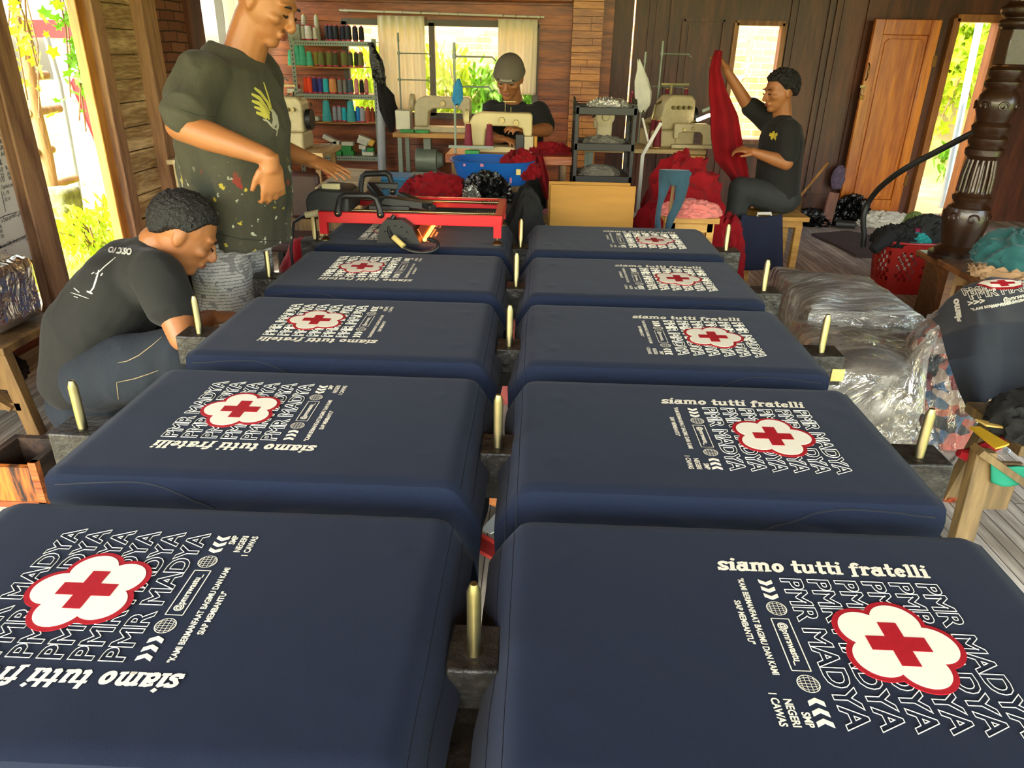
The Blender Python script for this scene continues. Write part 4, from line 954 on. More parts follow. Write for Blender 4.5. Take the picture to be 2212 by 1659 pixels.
def doodle_cloth():
    m = mat('grey_doodle_cotton', '#9a9690', .85, var=.1, scale=8, bump=.1, bscale=80); N = m.node_tree.nodes; L = m.node_tree.links; b = N['Principled BSDF']; src = b.inputs['Base Color'].links[0].from_socket
    tc = N.new('ShaderNodeTexCoord')
    n = N.new('ShaderNodeTexNoise'); n.inputs['Scale'].default_value = 13; n.inputs['Distortion'].default_value = 1.5; L.new(tc.outputs['Object'], n.inputs[0])
    r = N.new('ShaderNodeValToRGB'); e = r.color_ramp.elements; e[0].position = .40; e[0].color = (1, 1, 1, 1); e[1].position = .415; e[1].color = (0, 0, 0, 1); a = e.new(.60); a.color = (0, 0, 0, 1); a = e.new(.61); a.color = (.8, .8, .8, 1); L.new(n.outputs[0], r.inputs[0])
    wv = N.new('ShaderNodeTexWave'); wv.inputs['Scale'].default_value = 28; wv.inputs['Distortion'].default_value = 3; wv.bands_direction = 'Z'; wv.inputs['Detail Scale'].default_value = 6; L.new(tc.outputs['Object'], wv.inputs[0])
    r2 = N.new('ShaderNodeValToRGB'); r2.color_ramp.elements[0].position = .80; r2.color_ramp.elements[1].position = .86; L.new(wv.outputs[0], r2.inputs[0])
    vo = N.new('ShaderNodeTexVoronoi'); vo.inputs['Scale'].default_value = 55; L.new(tc.outputs['Object'], vo.inputs[0]); r3 = N.new('ShaderNodeValToRGB'); r3.color_ramp.elements[0].position = .25; r3.color_ramp.elements[1].position = .3; L.new(vo.outputs[0], r3.inputs[0])
    mu = N.new('ShaderNodeMath'); mu.operation = 'MULTIPLY'; L.new(r2.outputs[0], mu.inputs[0]); L.new(r3.outputs[0], mu.inputs[1])
    mx = N.new('ShaderNodeMath'); mx.operation = 'MAXIMUM'; L.new(r.outputs[0], mx.inputs[0]); L.new(mu.outputs[0], mx.inputs[1])
    sc = N.new('ShaderNodeMath'); sc.operation = 'MULTIPLY'; sc.inputs[1].default_value = .7; L.new(mx.outputs[0], sc.inputs[0])
    q = N.new('ShaderNodeMix'); q.data_type = 'RGBA'; L.new(sc.outputs[0], q.inputs[0]); L.new(src, q.inputs[6]); q.inputs[7].default_value = (.03, .03, .035, 1); L.new(q.outputs[2], b.inputs['Base Color']); return m
remesh('trousers', pt, doodle_cloth(), .008, 5, wr=.010, wscale=8, parent=pm, seed=5, aniso=(1, 1, .3))
GREYH = mat('grey_hair', '#5a5650', .6, var=.5, scale=70, bump=.6, bscale=120)
hair(pm, M, mt=GREYH, seed=2, low=-.045, curly=.004, grow=1.04); face_parts(pm, M)
st = MB(); rnd = random.Random(3)
for k in range(40):
    a = rnd.uniform(-.5, .5); p = M @ Vector((.052+.03*rnd.random()*(1-abs(a)), a*.05, -.10+.02*rnd.random())); st.tube([p, p+M.to_3x3() @ Vector((.008, a*.004, -.014))], [.0005, .0002], 4)
obj('beard', st, GREYH, pm, world=True)
# ---------------------------------------------------------------- squatting man
pc = thing('person', 'young man in black t-shirt and jeans squatting at the left of the table', 'person', (-1.33, 1.17, 0))
sk = MB(); c = at(394, 503, Y=1.19); M = add_head(sk, c, (.78, .30, -.62), (.45, .25, .8), 1.0)
hp = at(200, 800, Y=1.22); md = at(222, 690, Y=1.22); ch = at(290, 600, Y=1.22); nk = at(342, 528, Y=1.20)
limb(sk, [(nk, .060), (c+V(-.05, 0, -.03), .056)])
limb(sk, [(hp, .10), (md, .10), (ch, .09), (nk, .055)])
s1 = at(340, 592, Y=1.05); e1 = at(398, 728, Y=0.96); w1 = at(448, 688, Y=1.14)
limb(sk, [(s1, .052), (e1, .044), (e1.lerp(w1, .4), .042), (w1, .028)]); add_hand(sk, w1, V(.5, .6, -.1), V(0, -.1, 1), side=1, curl=.4)
s2 = at(372, 575, Y=1.39); e2 = at(440, 650, Y=1.48); w2 = at(470, 690, Y=1.34)
limb(sk, [(s2, .052), (e2, .043), (w2, .028)]); add_hand(sk, w2, V(.4, -.3, -.4), V(0, .2, 1), side=-1, curl=.5)
h1 = at(215, 815, Y=1.09); k1 = at(395, 760, Y=1.00); f1 = V(k1.x-.06, 1.02, .06)
h2 = at(215, 815, Y=1.34); k2 = at(437, 668, Y=1.44); f2 = V(k2.x-.05, 1.42, .06)
for h_, k_, f_ in ((h1, k1, f1), (h2, k2, f2)): limb(sk, [(h_, .085), (k_, .052), (f_, .038)]); sk.ell(f_+V(.07, 0, -.02), (.12, .045, .04))
remesh('body', sk, SKIN, .0052, 5, parent=pc)
ts = MB(); limb(ts, [(hp+V(-.01, 0, -.03), .135), (hp.lerp(md, .5), .142), (md, .142), (md.lerp(ch, .5)+V(0, 0, .0), .140), (ch, .128), (nk+V(-.01, 0, -.015), .068)], 20)
for a in (-.085, .085): limb(ts, [(hp+V(0, a, 0), .115), (md+V(0, a, 0), .125), (ch+V(0, a, .0), .112), (nk+V(-.02, a*.9, -.045), .06)], 18)
for a, b in ((s1, e1), (s2, e2)): limb(ts, [(ch.lerp(a, .5), .10), (a, .074), (a.lerp(b, .50), .072)])
for a, b in ((s1, e1),): d = (b-a).normalized(); q = a.lerp(b, .5); ts.cyl(q, q+d*.03, .072, .071)
tee = remesh('t_shirt', ts, mat('black_cotton', '#141410', .9, var=.15, scale=6, bump=.45, bscale=9, sheen=.04), .008, 8, wr=.006, wscale=6, parent=pc, seed=8, aniso=(1, 1, 1))
WPR = mat('worn_white_print', '#b9b7ae', .7)
decal_text('back_lettering', tee, 'OSICVO', [(286, 538), (236, 534), (232, 546), (284, 552)], WPR, pc, bold=.05)
rnd = random.Random(4)
strokes('back_graphic', tee, [([(250, 556), (238, 566), (226, 576), (214, 588), (206, 592)], .0018), ([(214, 583), (208, 604), (202, 622), (194, 632)], .0028), ([(188, 629), (200, 634)], .003), ([(222, 590), (218, 596)], .002), ([(160, 622), (172, 632)], .0015), ([(198, 592), (204, 588)], .0015), ([(153, 632), (170, 637), (192, 645)], .001), ([(160, 640), (168, 643)], .001)], .002, WPR, pc)
jn = MB()
for h_, k_, f_ in ((h1, k1, f1), (h2, k2, f2)): limb(jn, [(h_, .118), (h_.lerp(k_, .5), .105), (k_, .078)], 18); limb(jn, [(k_, .074), (f_+V(0, 0, .06), .062)], 18)
jn.ell(hp+V(0, 0, -.10), (.15, .19, .12)); jn.ell(V(-1.45, 1.22, .22), (.13, .17, .11))
DEN = mat('dark_denim', '#0f1822', .9, var=.35, scale=5, bump=.5, bscale=12)
je = remesh('jeans', jn, DEN, .008, 6, wr=.006, wscale=7, parent=pc, seed=9, aniso=(1, 1, .6))
strokes('jeans_seam', je, [([(255, 784), (275, 780), (300, 768), (330, 745), (350, 728)], .0012), ([(252, 826), (290, 818), (320, 808), (342, 800)], .0012), ([(252, 826), (256, 862)], .0012)], .001, mat('seam_thread', '#8a7a58', .8), pc)
hair(pc, M, seed=5, low=-.055, front=.03, grow=1.02, curly=.0045); face_parts(pc, M)
solo('low_stool', MB().box((-1.43, 1.22, .055), (.36, .34, .09)).box((-1.43, 1.06, .02), (.36, .03, .04)), W_OLD, 'low rough wooden block the squatting man sits on', 'stool', bevel=.008)
# ---------------------------------------------------------------- man with the cap at the sewing machine
ps = thing('person', 'man in a backwards grey cap and black t-shirt sewing behind the beige machine', 'person', (-.13, 4.05, 0))
sk = MB(); c = at(1100, 166, Y=3.98); M = add_head(sk, c, (-.14, -.86, -.42), (-.0, -.4, .9), 1.08)
nk = at(1108, 222, Y=4.08); limb(sk, [(nk, .060), (c+V(.01, .03, -.05), .056)])
a1 = at(1066, 240, Y=4.10); a2 = at(1164, 244, Y=4.10)
e1 = at(1052, 296, Y=3.92); w1 = at(1078, 300, Y=3.72); e2 = at(1180, 280, Y=3.95); w2 = at(1135, 284, Y=3.78)
for a, b, w_ in ((a1, e1, w1), (a2, e2, w2)): limb(sk, [(a, .054), (b, .046), (b.lerp(w_, .35), .042), (w_, .027)])
add_hand(sk, w1, V(.5, -.4, 0), V(0, 0, 1), side=1, curl=.4); add_hand(sk, w2, at(1112, 276, Y=3.72)-w2, V(.1, -.2, 1), side=-1, curl=.45)
limb(sk, [((-.12, 4.12, .60), .10), (nk+V(0, .02, -.12), .09), (nk, .055)])
for s_ in (-1, 1): limb(sk, [((-.12+s_*.1, 4.1, .58), .08), ((-.12+s_*.14, 3.68, .56), .055), ((-.12+s_*.14, 3.70, .10), .04)]); sk.ell((-.12+s_*.14, 3.64, .05), (.045, .12, .04))
remesh('body', sk, SKIN, .0055, 4, parent=ps)
ts = MB(); torso(ts, [((-.12, 4.12, .56), .13, .18, PI/2, 0), ((-.12, 4.12, .75), .13, .19, PI/2, 0), (tuple(V(nk.x, 4.11, .95)), .125, .205, PI/2, 0), (tuple(V(nk.x+.005, 4.10, 1.08)), .105, .205, PI/2, 0), (tuple(V(nk.x+.005, 4.09, nk.z-.01)), .06, .10, PI/2, 0), (tuple(V(nk.x, 4.08, nk.z+.012)), .05, .075, PI/2, 0)])
for a, b in ((a1, e1), (a2, e2)): limb(ts, [(a, .074), (a.lerp(b, .72), .072)])
remesh('t_shirt', ts, mat('black_cotton', '#1b1d1e', .85), .008, 5, wr=.006, wscale=6, parent=ps, seed=14)
pt = MB()
for s_ in (-1, 1): limb(pt, [((-.12+s_*.1, 4.1, .58), .10), ((-.12+s_*.14, 3.70, .57), .075), ((-.12+s_*.14, 3.70, .16), .06)])
remesh('trousers', pt, mat('black_cotton', '#1b1d1e', .85), .01, 4, parent=ps)
hair(ps, M, s=1.08, seed=3, low=-.05, front=-.0, grow=.90); face_parts(ps, M)
CAPM = mat('grey_cap_cloth', '#5d5346', .85, var=.08, bump=.1)
bm = MB(); rings = []
for i in range(11):
    a = i/10*PI/2; rings.append([M @ Vector((-.006+.108*math.cos(a)*math.cos(t), .088*math.cos(a)*math.sin(t), .030+.092*math.sin(a)-.010*math.cos(t)*math.cos(a))) for t in [2*PI*k/28 for k in range(28)]])
bm.loft(rings, cap=True); bm.ell(M @ Vector((-.006, 0, .123)), (.006, .006, .004))
bm.tube([M @ Vector((-.006+.109*math.cos(t), .089*math.sin(t), .026-.010*math.cos(t))) for t in [2*PI*k/28 for k in range(29)]], .005, 6)
bk = MB()
for i in range(13):
    pass
bk.grid(lambda u, v: M @ Vector((-.09-.075*v, (u-.5)*.15*(1-.15*v*v), .020-.035*v-.02*abs(u-.5)*2)), 12, 6)
cp = obj('cap', bm, CAPM, ps, world=True); obj('cap_brim', bk, CAPM, cp, world=True, solid=.004)
ar = MB(); ar.tube([M @ Vector((.106*math.cos(t)-.002, .089*math.sin(t), .032+.035*math.cos(t*2.6))) for t in [(-.55+1.1*k/12) for k in range(13)]], .0055, 6)
obj('cap_strap', MB().tube([M @ Vector((.106*math.cos(t)-.001, .088*math.sin(t), .030)) for t in [(-.4+.8*k/12) for k in range(13)]], .008, 6), mat('cap_strap', '#8a8274', .6), cp, world=True)
solo('sewing_stool', MB().box((-.12, 4.16, .44), (.34, .30, .04)).box((-.26, 4.05, .21), (.04, .04, .42)).box((.02, 4.05, .21), (.04, .04, .42)).box((-.26, 4.27, .21), (.04, .04, .42)).box((.02, 4.27, .21), (.04, .04, .42)), W_OLD, 'wooden stool under the man with the cap', 'stool')
# ---------------------------------------------------------------- man lifting red cloth
pr = thing('person', 'man in a black t-shirt with yellow flower badge lifting a red cloth', 'person', (1.55, 4.0, 0))
sk = MB(); c = at(1686, 198, Y=4.0); M = add_head(sk, c, (-.93, -.25, -.18), (-.1, 0, 1), 1.02)
nk = at(1690, 252, Y=4.02); limb(sk, [(nk, .060), (c+V(.015, 0, -.05), .056)])
n1 = at(1703, 283, Y=3.86); ne = at(1698, 352, Y=3.80); nw = at(1632, 330, Y=3.78)
r1 = at(1658, 262, Y=4.16); re_ = at(1612, 222, Y=4.15); rw = at(1568, 150, Y=4.10)
limb(sk, [(n1, .052), (ne, .045), (ne.lerp(nw, .35), .042), (nw, .027)]); add_hand(sk, nw, at(1605, 322, Y=3.80)-nw, V(0, -.4, 1), side=1, curl=.6)
limb(sk, [(r1, .052), (re_, .042), (re_.lerp(rw, .3), .038), (rw, .026)]); add_hand(sk, rw, at(1552, 120, Y=4.08)-rw, V(.9, 0, .3), side=-1, curl=.9)
pv = V(1.62, 4.02, .56); limb(sk, [(pv, .13), (nk+V(.02, 0, -.15), .12), (nk, .06)])
kn = at(1600, 408, Y=3.88); kf = V(1.42, 4.12, .55)
for h_, k_ in (((1.6, 3.93, .55), kn), ((1.6, 4.12, .55), kf)): limb(sk, [(h_, .08), (k_, .055), ((k_.x-.02, k_.y, .1), .04)]); sk.ell((k_.x-.07, k_.y, .05), (.12, .045, .04))
remesh('body', sk, SKIN, .0055, 4, parent=pr)
ts = MB(); torso(ts, [((1.63, 4.02, .52), .14, .18, 0, 0), ((1.61, 4.02, .70), .14, .185, 0, 0), ((nk.x+.02, 4.02, .90), .135, .19, 0, 0), ((nk.x+.01, 4.02, 1.0), .105, .185, 0, 0), ((nk.x, 4.02, nk.z), .055, .09, 0, 0), ((nk.x, 4.02, nk.z+.015), .05, .07, 0, 0)])
limb(ts, [(n1, .074), (n1.lerp(ne, .70), .073)]); limb(ts, [(nk.lerp(r1, .7), .08), (r1, .075), (r1.lerp(re_, .75), .066)])
tee = remesh('t_shirt', ts, mat('black_cotton', '#1b1d1e', .85), .008, 5, wr=.006, wscale=6, parent=pr, seed=17)
fl = []
for k in range(5): a = PI/2+2*PI*k/5; fl.append(([(1671, 293), (1671+9*math.cos(a), 293-9*math.sin(a))], .011))
strokes('flower_badge', tee, fl, .01, mat('yellow_badge', '#d8c23a', .6), pr)
pt = MB()
for h_, k_ in (((1.6, 3.93, .55), kn), ((1.6, 4.12, .55), kf)): limb(pt, [(h_, .105), (k_, .078)]); limb(pt, [(k_, .074), ((k_.x-.02, k_.y, .17), .06)])
pt.ell((1.63, 4.02, .54), (.15, .19, .11))
remesh('trousers', pt, mat('dark_grey_cotton', '#2a2c2b', .85), .01, 4, wr=.006, parent=pr)
hair(pr, M, s=1.02, seed=7, low=-.045, front=.035, curly=.009, grow=1.08); face_parts(pr, M)
solo('work_stool', MB().box((1.60, 4.0, .435), (.40, .36, .03)).box((1.60, 4.0, .40), (.34, .30, .05)).box((1.45, 3.87, .2), (.045, .045, .40)).box((1.75, 3.87, .2), (.045, .045, .40)).box((1.45, 4.13, .2), (.045, .045, .40)).box((1.75, 4.13, .2), (.045, .045, .40)), wood('pine_yellow', '#a3742c', '#c9994a', 'X', 4), 'yellow pine stool that the man lifting red cloth sits on', 'stool', bevel=.004)
# ================================================================== LEFT SIDE PROPS
r = thing('price_list', 'laminated white sheet of handwritten prices pinned to the planks left of the post', 'poster', (XL+.01, 2.0, 0))
pp = [at(x, y, X=XL+.012) for x, y in ((-95, 640), (74, 558), (6, 250), (-110, 290))]
m = MB(); m.v = [tuple(p) for p in pp]+[tuple(p-V(.004, 0, 0)) for p in pp]; m.f = [(0, 1, 2, 3), (7, 6, 5, 4)]+[(i, (i+1) % 4, 4+(i+1) % 4, 4+i) for i in range(4)]
sheet = obj('sheet', m, mat('white_sheet', '#e4ddd2', .35, var=.04, coat=.4), r, world=True, smooth=False)
PEN = mat('black_marker', '#1a1714', .7, var=0)
for k, (s, x0, y0, x1, y1, h) in enumerate([('ak', -8, 286, 6, 283, 7), ('AR 10', -8, 298, 12, 294, 9), ('AR 10.', -6, 312, 17, 306, 9), ('AR 5', -6, 326, 17, 320, 9), ('AR 5', 2, 338, 20, 333, 9), ('ng', -6, 356, 4, 352, 8), ('10  R 20', 0, 372, 29, 362, 9), ('25   AR 5', 2, 384, 31, 374, 9), ('10   R 3', 2, 394, 32, 385, 9), ('-Tambah polos', 2, 410, 34, 399, 8), ('L 10', 8, 422, 20, 418, 8), ('XX. 6 r', 10, 436, 24, 430, 8), ('n Date protect', 4, 482, 36, 466, 9), ('10', -2, 494, 4, 492, 7), ('- 30', -4, 505, 6, 502, 7), ('- 30', -2, 516, 9, 512, 7), ('Mohon DBy Anak protek', 0, 538, 56, 514, 8), ('L 10', 6, 548, 14, 544, 6), ('M 10', 8, 556, 18, 552, 6), ('X 10', 12, 564, 22, 560, 6), ('XXL 10', 14, 574, 26, 568, 6)]):
    try: decal_text('handwriting', sheet, s, [(x0, y0), (x1, y1), (x1-2, y1-h), (x0-2, y0-h)], PEN, r, bold=.01, off=.0012)
    except Exception as e_: print('dt', e_)
strokes('pen_line', sheet, [([(-20, 482), (10, 466), (46, 455)], .0016), ([(-20, 545), (20, 526), (60, 506)], .0016), ([(2, 413), (6, 430), (12, 458)], .0016), ([(38, 464), (39, 468), (44, 457)], .0014), ([(56, 516), (57, 520), (61, 509)], .0014)], .0016, PEN, r)
# bench at the left edge
r = thing('bench', 'old brown wooden bench with crossed brace at the left edge', 'bench', (-2.0, 1.6, 0))
tc = at(82, 708, Y=1.62); zt = tc.z; bx1 = tc.x
obj('seat', MB().box((bx1-.3, 1.62-.02, zt-.015), (.62, .40, .03)), W_OLD, r, world=True, bevel=.003)
for x, y in ((bx1-.03, 1.44), (bx1-.03, 1.79), (bx1-.57, 1.44), (bx1-.57, 1.79)): obj('leg', MB().bar((x+(.05 if x > bx1-.2 else -.02), y, 0), (x, y, zt-.03), .05, .045), W_OLD, r, world=True, bevel=.003)
obj('stretcher', MB().bar((bx1-.57, 1.44, .13), (bx1+.0, 1.44, .13), .045, .03), W_OLD, r, world=True); obj('apron', MB().box((bx1-.3, 1.43, zt-.10), (.54, .02, .15)), W_OLD, r, world=True)
obj('brace', MB().bar((bx1-.35, 1.43, zt-.03), (bx1-.03, 1.43, zt-.25), .06, .02), W_OLD, r, world=True)
r = thing('cloth_pack', 'maroon folded cloth wrapped in clear plastic on the left bench', 'package', (bx1-.3, 1.6, zt))
pk = at(18, 660, Y=1.6)
obj('cloth', MB().box((pk.x-.15, 1.62, zt+.13), (.36, .28, .24)), mat('maroon_cotton', '#5a1420', .8, bump=.2), r, world=True, bevel=.04)
obj('plastic_wrap', MB().box((pk.x-.15, 1.62, zt+.135), (.375, .295, .255)), film('clear_wrap', (.95, .9, .9), .6, .1, .8, 10), r, world=True, bevel=.045)
solo('dark_bundle', heap('b', (bx1-.35, 1.62, .14), (.24, .15, .09), 4, None, .25), mat('dark_brown_cloth', '#241512', .9, var=.4), 'dark brown bundle lying low under the left bench', 'cloth bundle')
solo('red_cloth_pile', heap('b', (-1.86, 1.98, 0.0), (.13, .16, .27), 12, None, .35, flat=.2), REDC, 'crumpled dark red cloth pile against the wall left of the squatting man', 'cloth pile')
# charred wooden box
r = thing('charred_box', 'small open wooden box with charred orange front on the floor at left', 'box', (-1.6, 1.2, 0))
qa = at(2, 1000, Z=.17); qb = at(76, 1000, Z=.17); qd = at(135, 948, Z=.17)
x0, x1, y0, y1 = qb.x-.185, qb.x, qb.y, qd.y+.02
CH = wood('charred_wood', '#1c130d', '#4a3626', 'Y', 5, .8, .5); CHF = wood('charred_orange_front', '#180d07', '#c06c20', 'Z', 9, .6, .3)
obj('front', MB().box(((x0+x1)/2, y0+.01, .085), (x1-x0-.05, .02, .13)), CHF, r, world=True)
obj('frame', MB().box((x0+.012, y0+.008, .085), (.025, .022, .17)).box((x1-.012, y0+.008, .085), (.025, .022, .17)).box(((x0+x1)/2, y0+.008, .011), (x1-x0, .022, .022)), wood('gouged_orange', '#7a3a12', '#b06426', 'X', 9, .7, .8), r, world=True)
for xx in (x0+.012, x1-.012): obj('side', MB().box((xx, (y0+y1)/2, .085), (.024, y1-y0, .17)), CH, r, world=True)
obj('back', MB().box(((x0+x1)/2, y1-.012, .085), (x1-x0-.05, .024, .17)).box(((x0+x1)/2, (y0+y1)/2, .02), (x1-x0-.05, y1-y0-.04, .02)), CH, r, world=True)
# blue laundry basket behind the squatting man
def basket(root, c, rx, ry, h, mt, wall=.004, base=.78, n=48, slots=True, hgt_hole=(.25, .8)):
    m = MB(); nz = 12
    def P_(a, t, o=0):
        k = base+(1-base)*t; e = 2.6
        ca, sa = math.cos(a), math.sin(a); q = (abs(ca)**e+abs(sa)**e)**(-1/e)
        return V(c[0]+(rx*k-o)*ca*q, c[1]+(ry*k-o)*sa*q, c[2]+h*t)
    for o in (0, wall):
        b = len(m.v)
        for i in range(nz+1):
            for j in range(n): m.v.append(tuple(P_(2*PI*j/n, i/nz, o)))
        for i in range(nz):
            for j in range(n):
                t = (i+.5)/nz
                if slots and hgt_hole[0] < t < hgt_hole[1] and (i+j) % 2 == 0 and j % 8 not in (0, 1): continue
                m.f.append((b+i*n+j, b+i*n+(j+1) % n, b+(i+1)*n+(j+1) % n, b+(i+1)*n+j))
    b = len(m.v); m.v.append((c[0], c[1], c[2]+.003)); 
    for j in range(n): m.f.append((b, j, (j+1) % n))
    o_ = obj('basket_wall', m, mt, root, world=True, smooth=False)
    obj('rim', MB().tube([P_(2*PI*j/n, 1) for j in range(n+1)], .009, 6), mt, root, world=True)
    return P_
b0 = at(430, 600, Y=1.98); r = thing('laundry_basket', 'blue slotted laundry basket behind the squatting man', 'basket', (b0.x-.05, 1.98, 0))
basket(r, (b0.x-.02, 1.98, .22), .18, .15, .33, BLUEP)
solo('basket_stand', MB().box((b0.x-.02, 1.98, .105), (.34, .30, .21)), W_OLD, 'plain wooden box holding up the blue laundry basket', 'box')
solo('white_packet', heap('b', (b0.x+.0, 1.98, .44), (.12, .10, .10), 3, None, .2), WHITEP, 'white plastic packet on top of the blue basket', 'packet')
solo('red_cloth_pile', heap('b', (at(440, 640, Y=1.72).x-.02, 1.70, 0), (.17, .14, .42), 15, None, .3, flat=.15), REDC, 'bright red cloth heap between the squatting and standing men', 'cloth pile')
solo('red_cloth_pile', heap('b', (at(655, 540, Y=2.42).x, 2.42, 0), (.17, .17, .52), 19, None, .12, freq=2, flat=.15), REDC, 'dark red cloth draped low at the left end of the dryer', 'cloth pile')
r = thing('brown_chair', 'brown padded chair back showing behind the standing man and dryer', 'chair', (-.98, 2.75, 0))
ccx = at(655, 425, Y=2.75)
obj('backrest', MB().box((ccx.x, 2.78, ccx.z), (.17, .05, .24)), mat('dark_brown_vinyl', '#3a1d14', .5), r, world=True, bevel=.03); obj('seat', MB().box((ccx.x-.05, 2.95, .42), (.36, .34, .06)), mat('dark_brown_vinyl', '#3a1d14', .5), r, world=True, bevel=.02)
for dx in (-.17, .07):
    for y in (2.82, 3.08): obj('leg', MB().bar((ccx.x+dx, y, 0), (ccx.x+dx, y, .4 if y > 3 else .72), .03, .03), BLACKM, r, world=True)
solo('white_bag', heap('b', (at(632, 395, Y=3.2).x, 3.2, .58), (.09, .10, .13), 6, None, .25), WHITEP, 'white plastic bag poking out behind the standing man', 'bag')
solo('side_cabinet', MB().box((-1.2, 3.22, .28), (.50, .30, .56)), W_OLD, 'plain wooden cabinet supporting the white bag and green bowl', 'cabinet')
solo('green_bowl', MB().lathe([(.03, 0), (.07, .04), (.085, .06), (.08, .06), (.066, .042), (.02, .012)], (at(668, 408, Y=3.18).x, 3.17, .56), 24, cap=True), mat('dark_green_plastic', '#1f4a3a', .4), 'shallow dark green bowl with pink soap behind the dryer', 'bowl')
# high wooden stool with a glass jar against the bricks
jp = at(398, 340, Y=3.75)
r = thing('tall_stool', 'tall pale wooden stool against the brick strip behind the standing man', 'stool', (jp.x, 3.78, 0))
WP = wood('bleached_wood', '#a08a62', '#cbb88c', 'Z', 4, .7)
obj('stool_top', MB().box((jp.x+.05, 3.78, jp.z-.02), (.26, .24, .03)), WP, r, world=True, bevel=.004); obj('apron', MB().box((jp.x+.05, 3.78, jp.z-.055), (.2, .18, .04)), WP, r, world=True)
for dx in (-.03, .13):
    for y in (3.70, 3.86): obj('leg', MB().bar((jp.x+dx, y, 0), (jp.x+dx, y, jp.z-.03), .035, .035), WP, r, world=True)
r = thing('glass_jar', 'small empty glass jar standing on the tall pale stool', 'jar', (jp.x+.0, 3.76, jp.z-.005))
obj('jar_glass', MB().lathe([(.025, 0), (.028, .01), (.028, .06), (.022, .07), (.022, .085), (.0195, .085), (.0195, .07), (.025, .058), (.025, .012)], (0, 0, 0), 20), film('jar_glass', (.93, .95, .9), .8, .05, 0), r)
# ================================================================== STEEL SHELF
YS = 5.72
shl = at(650, 200, Y=YS).x; shr = at(812, 200, Y=YS).x; shl = at(640, 200, Y=YS).x
zs = [at(715, y, Y=YS).z for y in (88, 142, 203, 262, 336)]; zs.append(.12)
r = thing('steel_shelf', 'grey green slotted steel shelf full of thread spools in the back corner', 'shelf', ((shl+shr)/2, YS+.15, 0))
HOLE = mat('dark_hole', '#15140f', .9, var=0)
for x, y in ((shl, YS), (shr, YS), (shl, YS+.30), (shr, YS+.30)):
    o = obj('upright', MB().box((x, y, zs[0]/2+.01), (.034, .004, zs[0]+.02)).box((x+(-.017 if x == shl else .017), y+.015, zs[0]/2+.01), (.003, .03, zs[0]+.02)), GREYMET, r, world=True)
    if y == YS:
        m = MB(); z = .08
        while z < zs[0]: m.box((x, y-.0025, z), (.009, .002, .014)); z += .034
        obj('slot', m, HOLE, o, world=True)
for k, z in enumerate(zs):
    thick = k in (0, 2, 4)
    sag = lambda u: -.012*math.sin(u*PI) if not thick else 0
    m = MB()
    for i in range(8): u = (i+.5)/8; m.box((shl+(shr-shl)*u, YS+.15, z-.004+sag(u)), ((shr-shl)/8+.002, .30, .006))
    sh_ = obj('shelf_board', m, GREYMET if thick else mat('tan_shelf', '#b58a4a', .6), r, world=True)
    if thick:
        o = obj('edge_rail', MB().box(((shl+shr)/2, YS-.004, z-.022), (shr-shl, .004, .036)), GREYMET, r, world=True)
        m = MB(); x = shl+.04
        while x < shr-.03: m.box((x, YS-.007, z-.022), (.010, .002, .007)); x += .021
        obj('slot', m, HOLE, o, world=True)
COL = {'white': '#d8d2cc', 'black': '#101218', 'navy': '#161c30', 'teal': '#4fb79a', 'olive': '#6b7038', 'dark olive': '#3e4428', 'mustard': '#8a8430', 'orange': '#e8430c', 'dark blue': '#252a6e', 'violet blue': '#3a3d98', 'cyan': '#1fb4c8', 'peach': '#d9945a', 'grey': '#7d7f7c', 'slate': '#44586a', 'silver': '#9aa0aa', 'turquoise': '#3fa8ac', 'bright blue': '#1480cc', 'rust': '#a04c30', 'pink and white': '#d88a90', 'light blue': '#8cc4d4', 'cream': '#b4ae98'}
def spool(col, x, y, z, h, rr, label, group, cone=False, tip='#c23a50'):
    r = thing('thread_spool', label, 'thread spool', (x, y, z), 0, group)
    mt = mat('thread_'+col.replace(' ', '_'), COL[col], .65, var=.12, scale=50, bump=.25, bscale=120, stretch=(.1, .1, 3))
    if cone: obj('thread', MB().lathe([(rr*.96, .006), (rr, .012), (rr*.62, h*.93), (rr*.55, h*.95)], n=18), mt, r); obj('core', MB().lathe([(rr*.9, 0), (rr*.9, .006), (rr*.3, h*.94), (rr*.34, h), (rr*.30, h)], n=14), mat('core_tan', '#c8a050', .6), r)
    else: obj('thread', MB().lathe([(rr*.93, .012), (rr, .018), (rr*.84, h-.014), (rr*.76, h-.010)], n=18), mt, r); obj('core', MB().lathe([(rr*.78, 0), (rr*.8, .012), (rr*.5, .014), (rr*.5, h-.012), (rr*.52, h-.01), (rr*.52, h), (rr*.3, h)], n=14), mat('core_'+tip, tip, .5), r)
    return r
ORD = ['leftmost', 'second', 'third', 'fourth', 'fifth', 'sixth', 'seventh', 'eighth', 'ninth']
def row_of(z, items, shelf, y=YS+.06):
    cnt = {}; tot = {}
    for it in items: tot[it[1]] = tot.get(it[1], 0)+1
    for px, col, hp_, wp_, *cn in items:
        k = cnt.get(col, 0); cnt[col] = k+1; x = at(px, 200, Y=y).x; x += (at(px, 88, Y=y).x-at(px, 200, Y=y).x)*0
        lab = f'{col} thread {"cone" if cn else "spool"}' + (f', {ORD[k]} of its colour' if tot[col] > 1 else '') + f', {shelf} of the steel shelf'
        spool(col, x, y+.02*((k*7+px) % 3), z+(-.008 if shelf.split()[0] in ('second', 'fourth') else .0), hp_*.0043, wp_*.0043/2, lab, f'{col} spools on the {shelf}', bool(cn))
X0 = lambda px, yy: px+(200-yy)*-.07      # verticals lean a little in the picture
